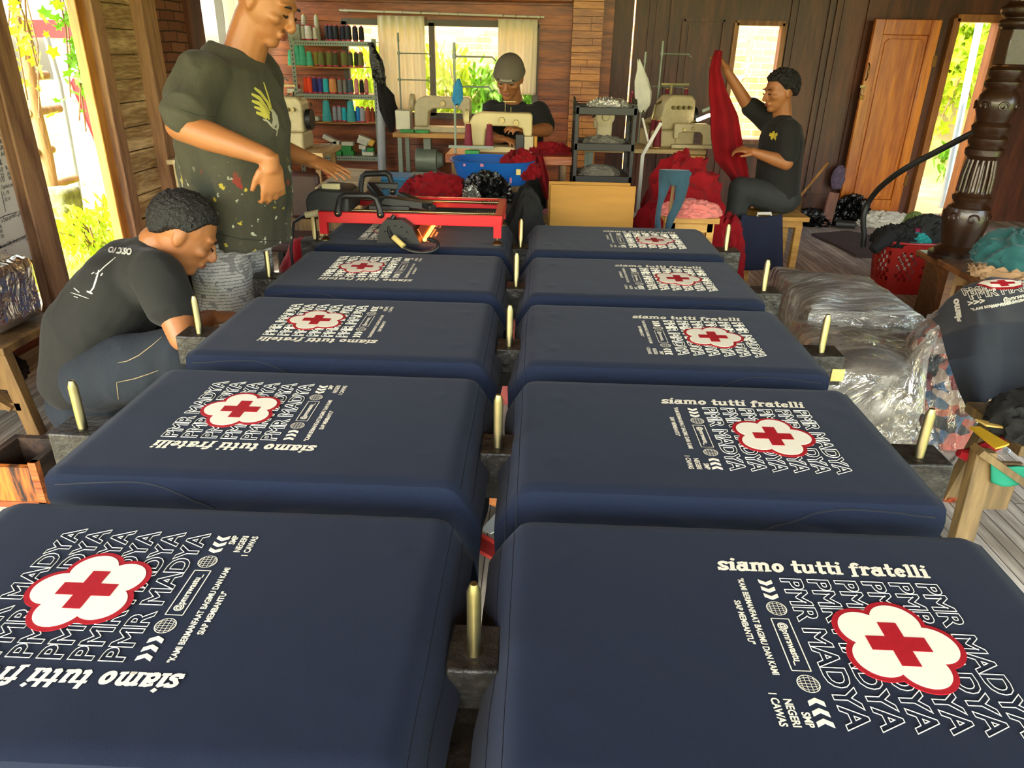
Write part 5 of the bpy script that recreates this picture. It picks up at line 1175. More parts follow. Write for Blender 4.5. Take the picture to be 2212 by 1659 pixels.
row_of(zs[0], [(X0(657, 65), 'white', 29, 13), (X0(671, 65), 'white', 28, 14), (X0(686, 65), 'white', 28, 15), (X0(698, 65), 'white', 26, 9), (X0(723, 65), 'black', 29, 11), (X0(733, 65), 'navy', 29, 10), (X0(744, 65), 'black', 29, 12), (X0(757, 65), 'navy', 29, 12), (X0(770, 65), 'black', 29, 13), (X0(783, 65), 'navy', 28, 12), (X0(795, 65), 'black', 28, 11)], 'top board')
row_of(zs[0], [(X0(680, 50), 'cream', 48, 14, 1), (X0(706, 50), 'cream', 48, 13, 1)], 'top board', YS+.17)
row_of(zs[1], [(X0(640, 120), 'teal', 30, 16, 1), (X0(652, 120), 'teal', 45, 14, 1), (X0(663, 120), 'teal', 45, 15, 1), (X0(677, 120), 'teal', 28, 15, 1), (X0(692, 120), 'mustard', 29, 11), (X0(705, 120), 'olive', 29, 14), (X0(720, 120), 'olive', 29, 14), (X0(735, 120), 'dark olive', 28, 12), (X0(752, 120), 'olive', 29, 15), (X0(767, 120), 'dark olive', 28, 11), (X0(777, 120), 'dark olive', 28, 10), (X0(789, 120), 'olive', 28, 12)], 'second board')
row_of(zs[2], [(661, 'orange', 30, 11), (671, 'orange', 31, 12), (681, 'dark blue', 31, 11), (691, 'violet blue', 30, 11), (705, 'cyan', 30, 12), (720, 'peach', 30, 15), (735, 'grey', 29, 10), (744, 'grey', 28, 9), (757, 'slate', 29, 13), (771, 'pink and white', 29, 10), (781, 'black', 28, 10), (790, 'pink and white', 29, 9)], 'third board')
row_of(zs[3], [(702, 'turquoise', 43, 20, 1), (718, 'silver', 31, 9), (727, 'silver', 31, 10), (739, 'cyan', 30, 11), (755, 'turquoise', 43, 19, 1), (769, 'bright blue', 31, 10), (779, 'silver', 30, 12), (792, 'rust', 30, 12), (801, 'rust', 29, 8)], 'fourth board')
row_of(zs[4], [(776, 'light blue', 28, 10)], 'bottom board')
BG = mat('green_box', '#1f8a3a', .5); BW_ = mat('white_box', '#cfcdb8', .6)
def sbox(x, z, w_, h_, ang, mt, lab, y=YS+.07, cat='box', shelf=4):
    solo('needle_box', MB().box((0, 0, 0), (w_*.0043, .07, h_*.0043), M=Matrix.Translation((at(x, 300, Y=y).x, y, zs[shelf]+z*.0043)) @ Matrix.Rotation(ang, 4, 'Y')), mt, lab, cat, 'needle boxes on the steel shelf', bevel=.001)
for a in [(703, 5, 20, 9, 0, BW_, 'white box lowest at the left end of the bottom board'), (702, 17, 24, 9, -.08, BW_, 'white box resting second from bottom at the left of the shelf'), (714, 31, 30, 8, .45, BW_, 'white box with red tip tilted against the heap on the bottom board'), (727, 24, 14, 8, -.1, BW_, 'short white box in the middle behind the green boxes'),
          (729, 4, 22, 8, 0, BG, 'flat green box lowest left of the middle on the bottom board'), (750, 4.5, 26, 9, 0, BG, 'flat green box lowest and right of the middle on the bottom board'), (745, 14, 28, 10, 0, BG, 'green box stacked on two green boxes'), (751, 23, 24, 7, 0, BW_, 'white printed box on top of the stacked green boxes'),
          (783, 17, 14, 8, .1, BW_, 'small white box behind the light blue spool'), (784, 27, 22, 8, .3, BW_, 'white box sloping behind the light blue spool'), (788, 33, 24, 9, .35, BW_, 'highest tilted white box at the right of the bottom board'), (794, 4, 24, 7, 0, BW_, 'white printed box lowest at the right end of the shelf'), (800, 12, 14, 8, -.1, BG, 'small green box at the right end of the bottom board'), (803, 26, 10, 12, .5, mat('yellow_tape2', '#d8a83a', .6), 'small yellow box at the right post of the shelf')]: sbox(*a)
for a in [(672, 4, 42, 8, 0, BW_, 'long white box at the left end of the fourth board', 3), (659, 11, 16, 6, 0, BW_, 'small white box on the long white box of the fourth board', 3), (657, 20, 22, 8, -.1, BG, 'green box on the small boxes of the fourth board', 3), (647, 4, 26, 8, 0, BW_, 'white box under pink tape rolls on the third board', 2), (646, 12, 20, 7, 0, mat('pink_tape', '#b05a5c', .6), 'roll of pink tape on the third board', 2)]: sbox(*a[:7], shelf=a[7])
solo('thread_crate', MB().box((at(640, 75, Y=YS+.1).x, YS+.1, zs[0]+.06), (.1, .14, .12)), mat('silver_packet', '#8a8a7c', .4, var=.4), 'stack of silvery packets at the left end of the top board', 'packet')
# black plastic bags hanging at the shelf side, rolled paper
rnd = random.Random(5)
bl = MB()
def strip_bag(pts, rads, seed):
    m = MB(); rings = []
    for (p, rr) in zip(pts, rads):
        rings.append([V(p[0], p[1], p[2])+V(math.cos(t), math.sin(t)*.6, .1*math.sin(3*t))*rr*(1+.55*(noise.noise(Vector((math.cos(t)*2, math.sin(t)*2+seed, p[2]*14))))) for t in [2*PI*k/24 for k in range(24)]])
    return m.loft(rings)
def pxs(l, Y): return [tuple(at(x, y, Y=Y)) for x, y in l]
GBAG = mat('black_bin_bag', '#0b0b0c', .22, var=.2, bump=.7, bscale=24)
solo('black_bag', strip_bag(pxs([(801, 92), (806, 110), (812, 130), (816, 150), (822, 168), (826, 186)], YS-.10), [.02, .03, .05, .05, .06, .03], 1), GBAG, 'glossy black plastic bag tied to the top right corner of the steel shelf', 'bag')
solo('black_fringe', strip_bag(pxs([(822, 180), (832, 205), (840, 235), (842, 262), (846, 285)], YS-.10), [.03, .06, .07, .05, .015], 2), mat('black_threads', '#1a1512', .9, var=.5, scale=60, bump=1, bscale=90, stretch=(4, 4, .3)), 'ragged bundle of black thread hanging beside the steel shelf', 'thread bundle')
a_ = at(822, 190, Y=YS-.05); solo('paper_roll', MB().cyl((a_.x, YS-.05, a_.z), (at(822, 368, Y=YS-.05).x, YS-.05, .02), .035, .035), mat('pale_paper', '#a9adb0', .7, var=.1), 'tall roll of pale printed paper leaning at the right of the steel shelf', 'paper roll')
# ================================================================== CURTAINS
CURT = mat('ivory_curtain', '#efe8d2', .9, var=.12, scale=20, stretch=(6, 6, .4))
def curtain(lab, x0, x1, zt, zb, y, folds, mt, seed=1, narrow=1.0, g=None, axis='X'):
    r = thing('curtain', lab, 'curtain', ((x0+x1)/2, y, zt) if axis == 'X' else (y, (x0+x1)/2, zt), group=g)
    def fn(u, v):
        k = narrow+(1-narrow)*(1-v); a = (x0+x1)/2+(x1-x0)*(u-.5)*k; d = .018*math.sin(u*folds*2*PI+math.sin(v*3+seed)*.6)*(.5+.5*v)+.01*noise.noise(Vector((u*5, v*4, seed)))
        return (a, y+d, zt+(zb-zt)*v) if axis == 'X' else (y+d, a, zt+(zb-zt)*v)
    obj('cloth', MB().grid(fn, 90, 24), mt, r, world=True, solid=.002); return r
cz = at(1000, 33, Y=YB-.09).z
t_ = CURT.node_tree; bs = t_.nodes['Principled BSDF']; tl = t_.nodes.new('ShaderNodeBsdfTranslucent'); tl.inputs[0].default_value = (.95, .92, .82, 1); mx = t_.nodes.new('ShaderNodeMixShader'); mx.inputs[0].default_value = .5
t_.links.new(bs.outputs[0], mx.inputs[1]); t_.links.new(tl.outputs[0], mx.inputs[2]); t_.links.new(mx.outputs[0], t_.nodes['Material Output'].inputs[0])
curtain('long ivory curtain gathered left of the window mullion', at(818, 100, Y=YB-.09).x, at(918, 100, Y=YB-.09).x, cz-.012, at(870, 238, Y=YB-.09).z, YB-.09, 6, CURT, 2, g='ivory curtains of the back window')
curtain('short ivory curtain at the right side of the back window', at(1076, 100, Y=YB-.09).x, at(1160, 100, Y=YB-.09).x, cz-.02, at(1130, 205, Y=YB-.09).z, YB-.09, 5, CURT, 5, g='ivory curtains of the back window')
curtain('lace curtain lit white in the left side window behind the shelf', 5.05, 5.85, 1.75, .95, XL+.08, 5, CURT, 7, axis='Y')
a_ = at(733, 22, Y=YB-.09); b_ = at(1176, 37, Y=YB-.09)
r = thing('curtain_rod', 'white metal curtain rod above the back window', 'curtain rod', tuple((a_+b_)/2))
obj('rod', MB().cyl(a_, b_, .009, .009, 10), WHITEP, r, world=True)
for k in range(9): p = a_.lerp(b_, .22+.09*k if k < 5 else .80+.06*(k-5)); obj('ring', MB().tube([p+V(0, .013*math.cos(t), .013*math.sin(t)) for t in [2*PI*i/12 for i in range(13)]], .002, 5), STEEL, r, world=True)
for p in (a_+V(.05, 0, 0), b_-V(.05, 0, 0)): obj('bracket', MB().box(p+V(0, .04, 0), (.015, .09, .02)), WHITEP, r, world=True)
# ================================================================== SEWING EQUIPMENT
def machine(label, loc, rz, s=1.0, mirror=1, mt=OFFW):
    r = thing('sewing_machine', label, 'sewing machine', loc, rz); q = lambda *a: V(a[0]*mirror*s, a[1]*s, a[2]*s)
    def bx(m, c, d): m.box(q(*c), (d[0]*s, d[1]*s, d[2]*s))
    m = MB(); bx(m, (0, 0, .02), (.46, .17, .04)); obj('bed', m, mt, r, bevel=.006*s)
    # swept pillar and arm profile
    pr = [(.23, .04), (.23, .20), (.20, .245), (.15, .265), (-.20, .265), (-.215, .25), (-.215, .13), (-.205, .10), (-.155, .10), (-.15, .16), (-.10, .175), (.08, .175), (.115, .15), (.125, .04)]
    M = Matrix.Rotation(PI/2, 4, 'X'); m = MB(); m.prism([(a*mirror*s, b*s) for a, b in pr], -.055*s, .055*s, M); obj('arm', m, mt, r, bevel=.010*s)
    m = MB(); m.cyl(q(.232, 0, .215), q(.262, 0, .215), .062*s, .066*s, 24); m.cyl(q(.262, 0, .215), q(.275, 0, .215), .03*s, .025*s, 16); obj('handwheel', m, mt, r)
    m = MB(); m.cyl(q(-.18, 0, .105), q(-.18, 0, .045), .005*s, .004*s, 10); m.box(q(-.18, 0, .045), (.03*s, .03*s, .004*s)); obj('needle_bar', m, STEEL, r)
    for a_, b_ in ((-.10, .20), (.0, .215)): obj('dial', MB().cyl(q(a_, -.056, b_), q(a_, -.078, b_), .022*s, .019*s, 18), STEEL, r)
    m = MB(); m.cyl(q(-.02, 0, .265), q(-.02, 0, .33), .003*s, .003*s, 8); m.cyl(q(-.06, 0, .265), q(-.06, 0, .30), .003*s, .003*s, 8); m.box(q(-.05, 0, .335), (.09*s, .004*s, .004*s)); obj('thread_guide', m, STEEL, r)
    return r
def overlocker(label, loc, rz, s=1.0):
    r = thing('overlock_machine', label, 'sewing machine', loc, rz); sc = lambda *a: tuple(x*s for x in a)
    m = MB(); m.box(sc(0, 0, .05), sc(.28, .22, .10)); M = Matrix.Rotation(PI/2, 4, 'X'); m.prism([(a*s, b*s) for a, b in ((-.13, .10), (.14, .10), (.14, .27), (.11, .30), (-.02, .30), (-.06, .26), (-.08, .17), (-.13, .15))], -.08*s, .08*s, M); obj('housing', m, OFFW, r, bevel=.012*s)
    m = MB()
    for i in range(4): m.cyl(sc(-.01+.035*i, -.08, .23), sc(-.01+.035*i, -.115, .23), .012*s, .010*s, 14)
    obj('tension_disc', m, STEEL, r)
    m = MB(); m.cyl(sc(.145, 0, .17), sc(.175, 0, .17), .06*s, .06*s, 20); obj('handwheel', m, BLACKM, r)
    m = MB(); m.tube([sc(-.05, 0, .26), sc(-.10, -.02, .24), sc(-.12, -.02, .15)], .008*s, 8); m.box(sc(-.12, -.02, .13), sc(.05, .04, .02)); m.bar(sc(.0, 0, .30), sc(.0, 0, .36), .01*s, .01*s); m.bar(sc(-.08, -.03, .36), sc(.1, -.03, .36), .012*s, .012*s); obj('looper_arm', m, STEEL, r)
    return r
def thread_stand(label, base, h, arms, tray=None, hooks=()):
    r = thing('thread_stand', label, 'thread stand', base)
    obj('pole', MB().cyl((0, 0, 0), (0, 0, h), .007, .007, 10).cyl((0, 0, h-.02), (0, 0, h+.05), .010, .008, 10), GREYMET, r)
    for (z, x0, x1) in arms: obj('arm', MB().tube([(x0, 0, z), ((x0+x1)/2, 0, z), (x1-.02*(1 if x1 > x0 else -1), 0, z), (x1, 0, z-.02)], .005, 8).cyl((0, 0, z-.012), (0, 0, z+.012), .012, .012, 10), GREYMET, r)
    if tray: obj('spool_tray', MB().box((tray[1], 0, tray[0]), (tray[2], .10, .006)).box((tray[1], -.05, tray[0]+.006), (tray[2], .004, .014)), GREYMET, r)
    return r
def table(label, x0, x1, y0, y1, zt, mt, legs=((0, 0), (0, 1), (1, 0), (1, 1)), th=.035, cat='table', name='sewing_table', legm=GREYMET):
    r = thing(name, label, cat, ((x0+x1)/2, (y0+y1)/2, 0)); obj('tabletop', MB().box(((x0+x1)/2, (y0+y1)/2, zt-th/2), (x1-x0, y1-y0, th)), mt, r, world=True, bevel=.004)
    for a, b in legs: obj('leg', MB().bar((x0+.05+(x1-x0-.1)*a, y0+.05+(y1-y0-.1)*b, 0), (x0+.05+(x1-x0-.1)*a, y0+.05+(y1-y0-.1)*b, zt-th), .035, .035), legm, r, world=True)
    return r
TT = wood('tan_tabletop', '#9a6a2c', '#c9954a', 'X', 3, .45)
# back-left bench with its machine, motor, speaker
Y1 = 5.25; z1 = at(930, 289, Y=Y1).z; x0 = at(848, 289, Y=Y1).x; x1 = at(1046, 295, Y=Y1).x
t1 = table('tan topped sewing table under the back window with white metal legs', x0, x1, Y1, Y1+.45, z1, TT)
obj('stretcher', MB().bar((x0+.05, Y1+.4, .12), (x1-.05, Y1+.4, .12), .03, .03), GREYMET, t1, world=True)
machine('beige sewing machine on the back window table left of the capped man', (at(960, 280, Y=Y1+.2).x, Y1+.2, z1), 0, 1.05, -1)
mo = at(925, 345, Y=Y1+.2)
r = thing('clutch_motor', 'round grey green motor hanging under the back window table', 'motor', (mo.x, Y1+.2, mo.z))
obj('motor_body', MB().cyl((mo.x-.10, Y1+.2, mo.z), (mo.x+.08, Y1+.2, mo.z), .095, .095, 28).cyl((mo.x+.08, Y1+.2, mo.z), (mo.x+.13, Y1+.2, mo.z), .075, .05, 24), GREYMET, r, world=True, bevel=.006); obj('hanger', MB().box((mo.x, Y1+.2, (mo.z+.09+z1-.035)/2), (.06, .08, z1-.035-mo.z-.09)), GREYMET, r, world=True); obj('foot_bar', MB().bar((mo.x-.14, Y1+.2, mo.z-.12), (mo.x+.10, Y1+.2, mo.z-.105), .05, .03).bar((mo.x, Y1+.2, mo.z-.1), (mo.x, Y1+.2, .0), .03, .03), GREYMET, r, world=True)
sp = at(850, 360, Y=5.4)
r = thing('speaker_box', 'black speaker box with round cone on the floor between shelf and table', 'speaker', (sp.x, 5.4, 0))
obj('cabinet', MB().box((sp.x, 5.42, .17), (.28, .24, .34)), BLACKP, r, world=True, bevel=.006); obj('cone', MB().lathe([(.075, 0), (.07, .01), (.03, -.01), (.0, .0)], n=24, M=Matrix.Translation((sp.x, 5.298, .17)) @ Matrix.Rotation(PI/2, 4, 'X')), mat('grey_cone', '#55524c', .5), r, world=True)
r = thing('amplifier', 'black amplifier with blue display on top of the speaker box', 'amplifier', (sp.x, 5.4, .34)); obj('case', MB().box((sp.x, 5.42, .385), (.24, .2, .09)), BLACKP, r, world=True, bevel=.004); obj('display', MB().box((sp.x+.06, 5.318, .385), (.05, .004, .03)), mat('blue_display', '#3050ff', .4, emit='#3a5cff', estr=1.5), r, world=True); obj('knob', MB().cyl((sp.x-.04, 5.32, .385), (sp.x-.04, 5.305, .385), .012, .010).cyl((sp.x-.0, 5.32, .385), (sp.x-.0, 5.305, .385), .012, .010), STEEL, r, world=True)
for k, (x, lab) in enumerate(((880, 'left flat green needle box on the back window table'), (912, 'right flat green needle box on the back window table'))):
    p = at(x, 282, Y=Y1+.05); solo('needle_box', MB().box((p.x, Y1+.06, z1+.012), (.11, .06, .024)), BG, lab, 'box', bevel=.001)
solo('tool_tin', MB().box((at(866, 262, Y=Y1+.2).x+.01, Y1+.3, z1+.08), (.13, .12, .16)), mat('silver_tin', '#a5a596', .35, .6), 'pale square tin at the left end of the back window table', 'tin', bevel=.006)
p = at(862, 285, Y=Y1+.35); thread_stand('tall thread stand with two arms at the left of the back window table', (p.x+.02, Y1+.38, z1), at(862, 85, Y=Y1+.38).z-z1, [(at(862, 115, Y=Y1+.38).z-z1, 0, .27), (at(862, 172, Y=Y1+.38).z-z1, -.02, .26)])
# the capped man's table
Y2 = 3.52; z2 = at(1100, 336, Y=Y2).z; x0 = at(962, 336, Y=Y2).x; x1 = at(1236, 345, Y=Y2).x
OT = wood('orange_tabletop', '#8a4420', '#c07038', 'X', 3, .4)
t2 = table("orange brown table holding the capped man's beige machine", x0, x1, Y2, Y2+.44, z2, OT, th=.05, legm=W_OLD)
obj('lower_rail', MB().bar((x0+.05, Y2+.06, .45), (x1-.02, Y2+.06, .45), .03, .06), W_PALE, t2, world=True)
mc = at(1084, 330, Y=Y2+.2); machine("cream sewing machine in front of the capped man, seen from behind", (mc.x, Y2+.20, z2), 0, .86, -1, mat('cream_enamel', '#c9b882', .4, var=.06))
mm = at(1133, 320, Y=Y2+.12); r = thing('needle_motor', 'small black and cream motor box right of the capped man\'s machine', 'motor', (mm.x, Y2+.14, z2)); obj('case', MB().box((mm.x-.03, Y2+.14, z2+.055), (.05, .09, .11)), BLACKP, r, world=True, bevel=.003); obj('cover', MB().box((mm.x+.025, Y2+.14, z2+.05), (.055, .08, .10)), OFFW, r, world=True, bevel=.003); obj('grip', MB().cyl((mm.x+.065, Y2+.13, z2), (mm.x+.065, Y2+.13, z2+.10), .012, .012), mat('yellow_grip', '#c08a2a', .5), r, world=True)
sx_, ybs = at(984, 330, Y=Y2+.07).x, Y2+.07
thread_stand('thread stand with blue rag at the left of the orange table', (sx_, ybs, z2), at(988, 112, Y=ybs).z-z2, [(at(988, 122, Y=ybs).z-z2, 0, .24), (at(988, 187, Y=ybs).z-z2, 0, .22)], (.035, .10, .27))
spool('rust', 0, 0, 0, .1, .02, 'x', 'x') if False else None
COL['maroon'] = '#6e1024'
for px, lab in ((1012, 'maroon thread cone left on the tray by the capped man'), (1057, "maroon thread cone right on the tray by the capped man's machine")):
    p = at(px, 315, Y=ybs-.0); spool('maroon', p.x, ybs, z2+.039, .135, .026, lab, 'maroon cones by the capped man', True)
rg = [at(x, y, Y=ybs-.02) for x, y in ((990, 172), (990, 185), (989, 200), (988, 214), (987, 226))]
m = MB(); m.loft([[p+V(math.cos(t)*w_, math.sin(t)*.015, .006*math.sin(3*t)) for t in [2*PI*k/16 for k in range(16)]] for p, w_ in zip(rg, (.008, .024, .030, .034, .016))])
solo('blue_rag', m, mat('blue_rag_cloth', '#2a7aa8', .85, var=.25, scale=30, bump=.4), 'bright blue rag tied to the thread stand before the window', 'rag')
g_ = at(1020, 336, Y=Y2+.03); solo('needle_box', MB().box((g_.x, Y2+.035, z2+.011), (.085, .04, .02)), BG, 'small green needle box on the front edge of the orange table', 'box', bevel=.001)
# red cloth trailing right from the machine
solo('red_cloth', heap('b', (at(1185, 325, Y=Y2+.15).x-.01, Y2+.16, z2-.002), (.15, .10, .045), 31, None, .4, flat=.2), REDC, "dark red cloth trailing across the right of the capped man's table", 'cloth')
solo('pink_scrap', heap('b', (at(1188, 372, Y=Y2+.08).x, Y2+.06, .48), (.05, .03, .025), 32, None, .3, flat=.2), mat('pink_cotton', '#c47880', .85), "pale pink scrap on the rail under the capped man's table", 'cloth scrap')
# overlocker half hidden behind the standing man
Y3 = 4.25; p = at(640, 325, Y=Y3); z3 = p.z
table('pale wooden table under the overlocker behind the standing man', at(570, 325, Y=Y3).x, at(690, 325, Y=Y3).x+.05, Y3-.1, Y3+.4, z3, W_PALE, legm=W_OLD)
overlocker('beige overlock machine half hidden behind the standing man', (at(618, 320, Y=Y3+.12).x, Y3+.14, z3), 0, 1.15)
thread_stand('thread stand rising behind the standing man by the lace curtain', (at(606, 320, Y=Y3+.3).x, Y3+.32, z3), at(598, 150, Y=Y3+.3).z-z3, [(at(598, 168, Y=Y3+.3).z-z3, -.06, .10), (.30, -.1, .14)])
st = MB(); rnd = random.Random(12)
cc_ = at(635, 225, Y=Y3+.1)
for k in range(34): a = cc_+V(rnd.gauss(0, .035), rnd.gauss(0, .02), rnd.gauss(0, .045)); st.bar(a, a+V(rnd.uniform(-.03, .03), rnd.uniform(-.02, .02), rnd.uniform(-.03, .03)), rnd.uniform(.006, .016), .008)
st.bar(cc_+V(0, 0, -.12), cc_, .012, .012); solo('thread_tension_head', st, mat('dull_steel', '#6b655a', .35, .8), 'cluster of steel tension parts above the overlocker behind the standing man', 'machine head')
# ================================================================== MIDDLE BACK
# plank board on trestle, blue stool
bz = at(760, 385, Y=2.95).z; p = at(690, 408, Y=2.75)
q = [at(680, 404, Z=bz), at(772, 410, Z=bz), at(822, 368, Z=bz), at(745, 362, Z=bz)]
r = thing('plank_table', 'pale board table just behind the dryer under the reaching hand', 'table', tuple((q[0]+q[2])/2*1)); r.location.z = 0
m = MB(); m.v = [tuple(a) for a in q]+[tuple(a-V(0, 0, .045)) for a in q]; m.f = [(0, 1, 2, 3), (7, 6, 5, 4)]+[(i, 4+i, 4+(i+1) % 4, (i+1) % 4) for i in range(4)]
obj('board', m, wood('grey_pale_board', '#a8926a', '#cdb98e', 'X', 4, .7), r, world=True, smooth=False)
for a in q: c_ = sum(q, Vector())/4; b = a.lerp(c_, .15); obj('leg', MB().bar((b.x, b.y, 0), (b.x, b.y, bz-.045), .04, .04), W_PALE, r, world=True)
sb = at(850, 383, Y=3.35); z_ = sb.z
r = thing('plastic_stool', 'light blue plastic stool left of the red cloth', 'stool', (sb.x, 3.45, 0)); BS = mat('sky_blue_plastic', '#3a7fa8', .5, var=.05)
obj('seat', MB().box((sb.x, 3.45, z_-.012), (.19, .22, .025)), BS, r, world=True, bevel=.01)
for dx in (-1, 1):
    for dy in (-1, 1): obj('leg', MB().bar((sb.x+dx*.11, 3.45+dy*.12, 0), (sb.x+dx*.08, 3.45+dy*.09, z_-.02), .045, .03), BS, r, world=True)
obj('apron', MB().box((sb.x, 3.35, z_-.06), (.16, .012, .09)).box((sb.x, 3.55, z_-.06), (.16, .012, .09)), BS, r, world=True)
# dark crate, red cloth, black bags, blue basin
crz = .70
solo('storage_crate', MB().box((-.28, 2.86, crz/2), (.52, .34, crz)), mat('black_crate', '#17130f', .8), 'dark crate behind the dryer carrying red cloth and black bag', 'crate', bevel=.01)
rc = at(945, 400, Y=2.82); solo('red_cloth', heap('b', (rc.x, 2.80, crz), (.19, .14, .11), 41, None, .3, freq=3, flat=.1), REDC, 'crimson shirt thrown over the crate between dryer and blue basin', 'cloth')
strokes('yellow_print', bpy.data.objects[[o.name for o in C.objects if o.name.startswith('red_cloth')][-1]], [([(975, 415), (985, 412), (993, 416)], .006), ([(938, 405), (948, 407), (958, 405)], .003)], .004, mat('yellow_ink', '#d8b030', .6), None) if False else None
bb = at(1050, 398, Y=2.80); solo('black_bag', heap('b', (bb.x, 2.78, crz), (.125, .11, .115), 43, None, .45, freq=3, flat=.15), GBAG, 'crinkled shiny black plastic bag in front of the blue basin', 'bag')
solo('silver_sheet', heap('b', (at(1022, 405, Y=2.72).x, 2.70, crz), (.05, .05, .07), 44, None, .5, flat=.2), mat('silver_foil', '#9a9a92', .25, .8, bump=.6, bscale=25), 'crumpled silvery plastic at the left of the black bag', 'plastic sheet')
bq = at(1135, 470, Y=2.72); solo('black_sack', heap('b', (bq.x-.0, 2.72, 0), (.155, .18, .72), 45, None, .16, freq=2.6, flat=.15), mat('black_sackcloth', '#0f0f0e', .9, var=.4, bump=.4), 'large matt black sack behind the far end of the aisle', 'sack')
solo('grey_sack', heap('b', (at(1130, 520, Y=2.50).x, 2.48, 0), (.11, .09, .46), 46, None, .2, freq=2.6, flat=.15), mat('grey_sheer_bag', '#2c2926', .35, var=.3, bump=.5), 'slumped dark grey bag at the foot of the black sack', 'bag')
bx0 = at(966, 345, Y=3.15).x; bx1_ = at(1157, 355, Y=3.15).x; bzr = at(1060, 350, Y=3.15).z; rr = (bx1_-bx0)/2; bc = (bx0+bx1_)/2
r = thing('wash_basin', 'wide blue plastic basin holding red cloth in front of the capped man', 'basin', (bc, 3.3, bzr-.13)); BB = mat('basin_blue', '#1a5aa8', .35, var=.06)
def sup(a, rx, ry, e=2.6): ca, sa = math.cos(a), math.sin(a); q_ = (abs(ca)**e+abs(sa)**e)**(-1/e); return rx*ca*q_, ry*sa*q_
m = MB(); rings = []
for k, z, in ((.80, 0), (.86, .03), (.96, .115), (1.0, .13), (1.04, .128), (1.03, .122), (.985, .124), (.94, .11), (.84, .03), (.78, .008)): rings.append([V(sup(2*PI*j/48, rr*.96*k, .19*k)[0], sup(2*PI*j/48, rr*.96*k, .19*k)[1], z) for j in range(48)])
m.loft(rings, cap=False); n = 48; m.f.append(tuple(range(n-1, -1, -1))); m.f.append(tuple(len(m.v)-n+j for j in range(n))); obj('bowl', m, BB, r)
obj('sticker', MB().box((rr*.62, -.188, .085), (.025, .003, .03)), mat('yellow_tape', '#cdb66a', .6), r); obj('paint_marks', MB().box((-rr*.2, -.194, .118), (.02, .003, .016)).box((-rr*.6, -.180, .115), (.012, .003, .012)).box((rr*.45, -.19, .04), (.012, .003, .03)), mat('pink_paint', '#b06a88', .6), r)
solo('basin_stand', MB().box((bc, 3.3, (bzr-.13)/2), (.40, .26, bzr-.131)), W_OLD, 'plain wooden block under the blue basin', 'stand')
solo('red_cloth', heap('b', (at(1118, 345, Y=3.27).x+.01, 3.29, bzr-.10), (.115, .11, .115), 47, None, .35, freq=2.4, flat=.3), REDC, 'bright red cloth bundle heaped at the right of the blue basin', 'cloth')
solo('red_drape', MB().grid(lambda u, v: at(1150+u*22+v*26, 335+v*95, Y=3.42)+V(0, .02*math.sin(u*9+v*2), 0), 16, 20), REDC, 'dark red cloth hanging down behind the right end of the blue basin', 'cloth', solid=.004)
# black plastic rack
Yr = 3.45; x0 = at(1240, 300, Y=Yr).x; x1 = at(1372, 300, Y=Yr).x; zr = [at(1310, y, Y=Yr).z for y in (240, 318, 388)]; zr.append(.15)
r = thing('plastic_rack', 'black slatted plastic rack with open tiers right of the capped man', 'rack', ((x0+x1)/2, Yr+.15, 0)); RB_ = mat('rack_black', '#1b1a17', .5, var=.1)
for x in (x0+.012, x1-.012):
    for y in (Yr, Yr+.3): obj('post', MB().box((x, y, (zr[0]+.03)/2), (.024, .03, zr[0]+.03)), RB_, r, world=True, bevel=.004)
for z in zr: obj('tier', MB().box(((x0+x1)/2, Yr+.15, z), (x1-x0-.02, .30, .012)).box(((x0+x1)/2, Yr-.008, z+.0), (x1-x0, .014, .042)).box(((x0+x1)/2, Yr+.308, z+.0), (x1-x0, .014, .042)), RB_, r, world=True, bevel=.003)
for xx in (x0, x1):
    m = MB(); rnd = random.Random(7)
    for zi in range(26):
        for yi in range(5):
            if rnd.random() < .72: m.bar((xx, Yr+.04+yi*.055, .2+zi*.037), (xx, Yr+.08+yi*.055, .225+zi*.037), .004, .014)
    m.box((xx, Yr+.15, .2), (.006, .28, .02)); m.box((xx, Yr+.15, zr[0]-.04), (.006, .28, .03)); obj('side_lattice', m, RB_, r, world=True)
FILMB = film('clear_bag', (.85, .85, .82), .55, .15, .7, 18)
solo('clear_bag', heap('b', ((x0+x1)/2+.02, Yr+.14, zr[0]+.007), (.13, .11, .045), 51, None, .35, flat=.1), FILMB, 'crumpled clear plastic bag on top of the black rack', 'bag')
solo('grey_cloth', heap('b', ((x0+x1)/2-.01, Yr+.14, zr[2]+.007), (.13, .10, .05), 52, None, .2, freq=1.6, flat=.1), mat('grey_cotton', '#6d6a5e', .9), 'grey cloth on the lowest visible tier of the black rack', 'cloth')
solo('grey_cloth', heap('b', ((x0+x1)/2+.01, Yr+.14, zr[1]+.007), (.13, .10, .035), 53, None, .25, freq=2, flat=.1), mat('grey_cotton', '#6d6a5e', .9), 'flat grey cloth with clear plastic on the middle tier of the black rack', 'cloth')
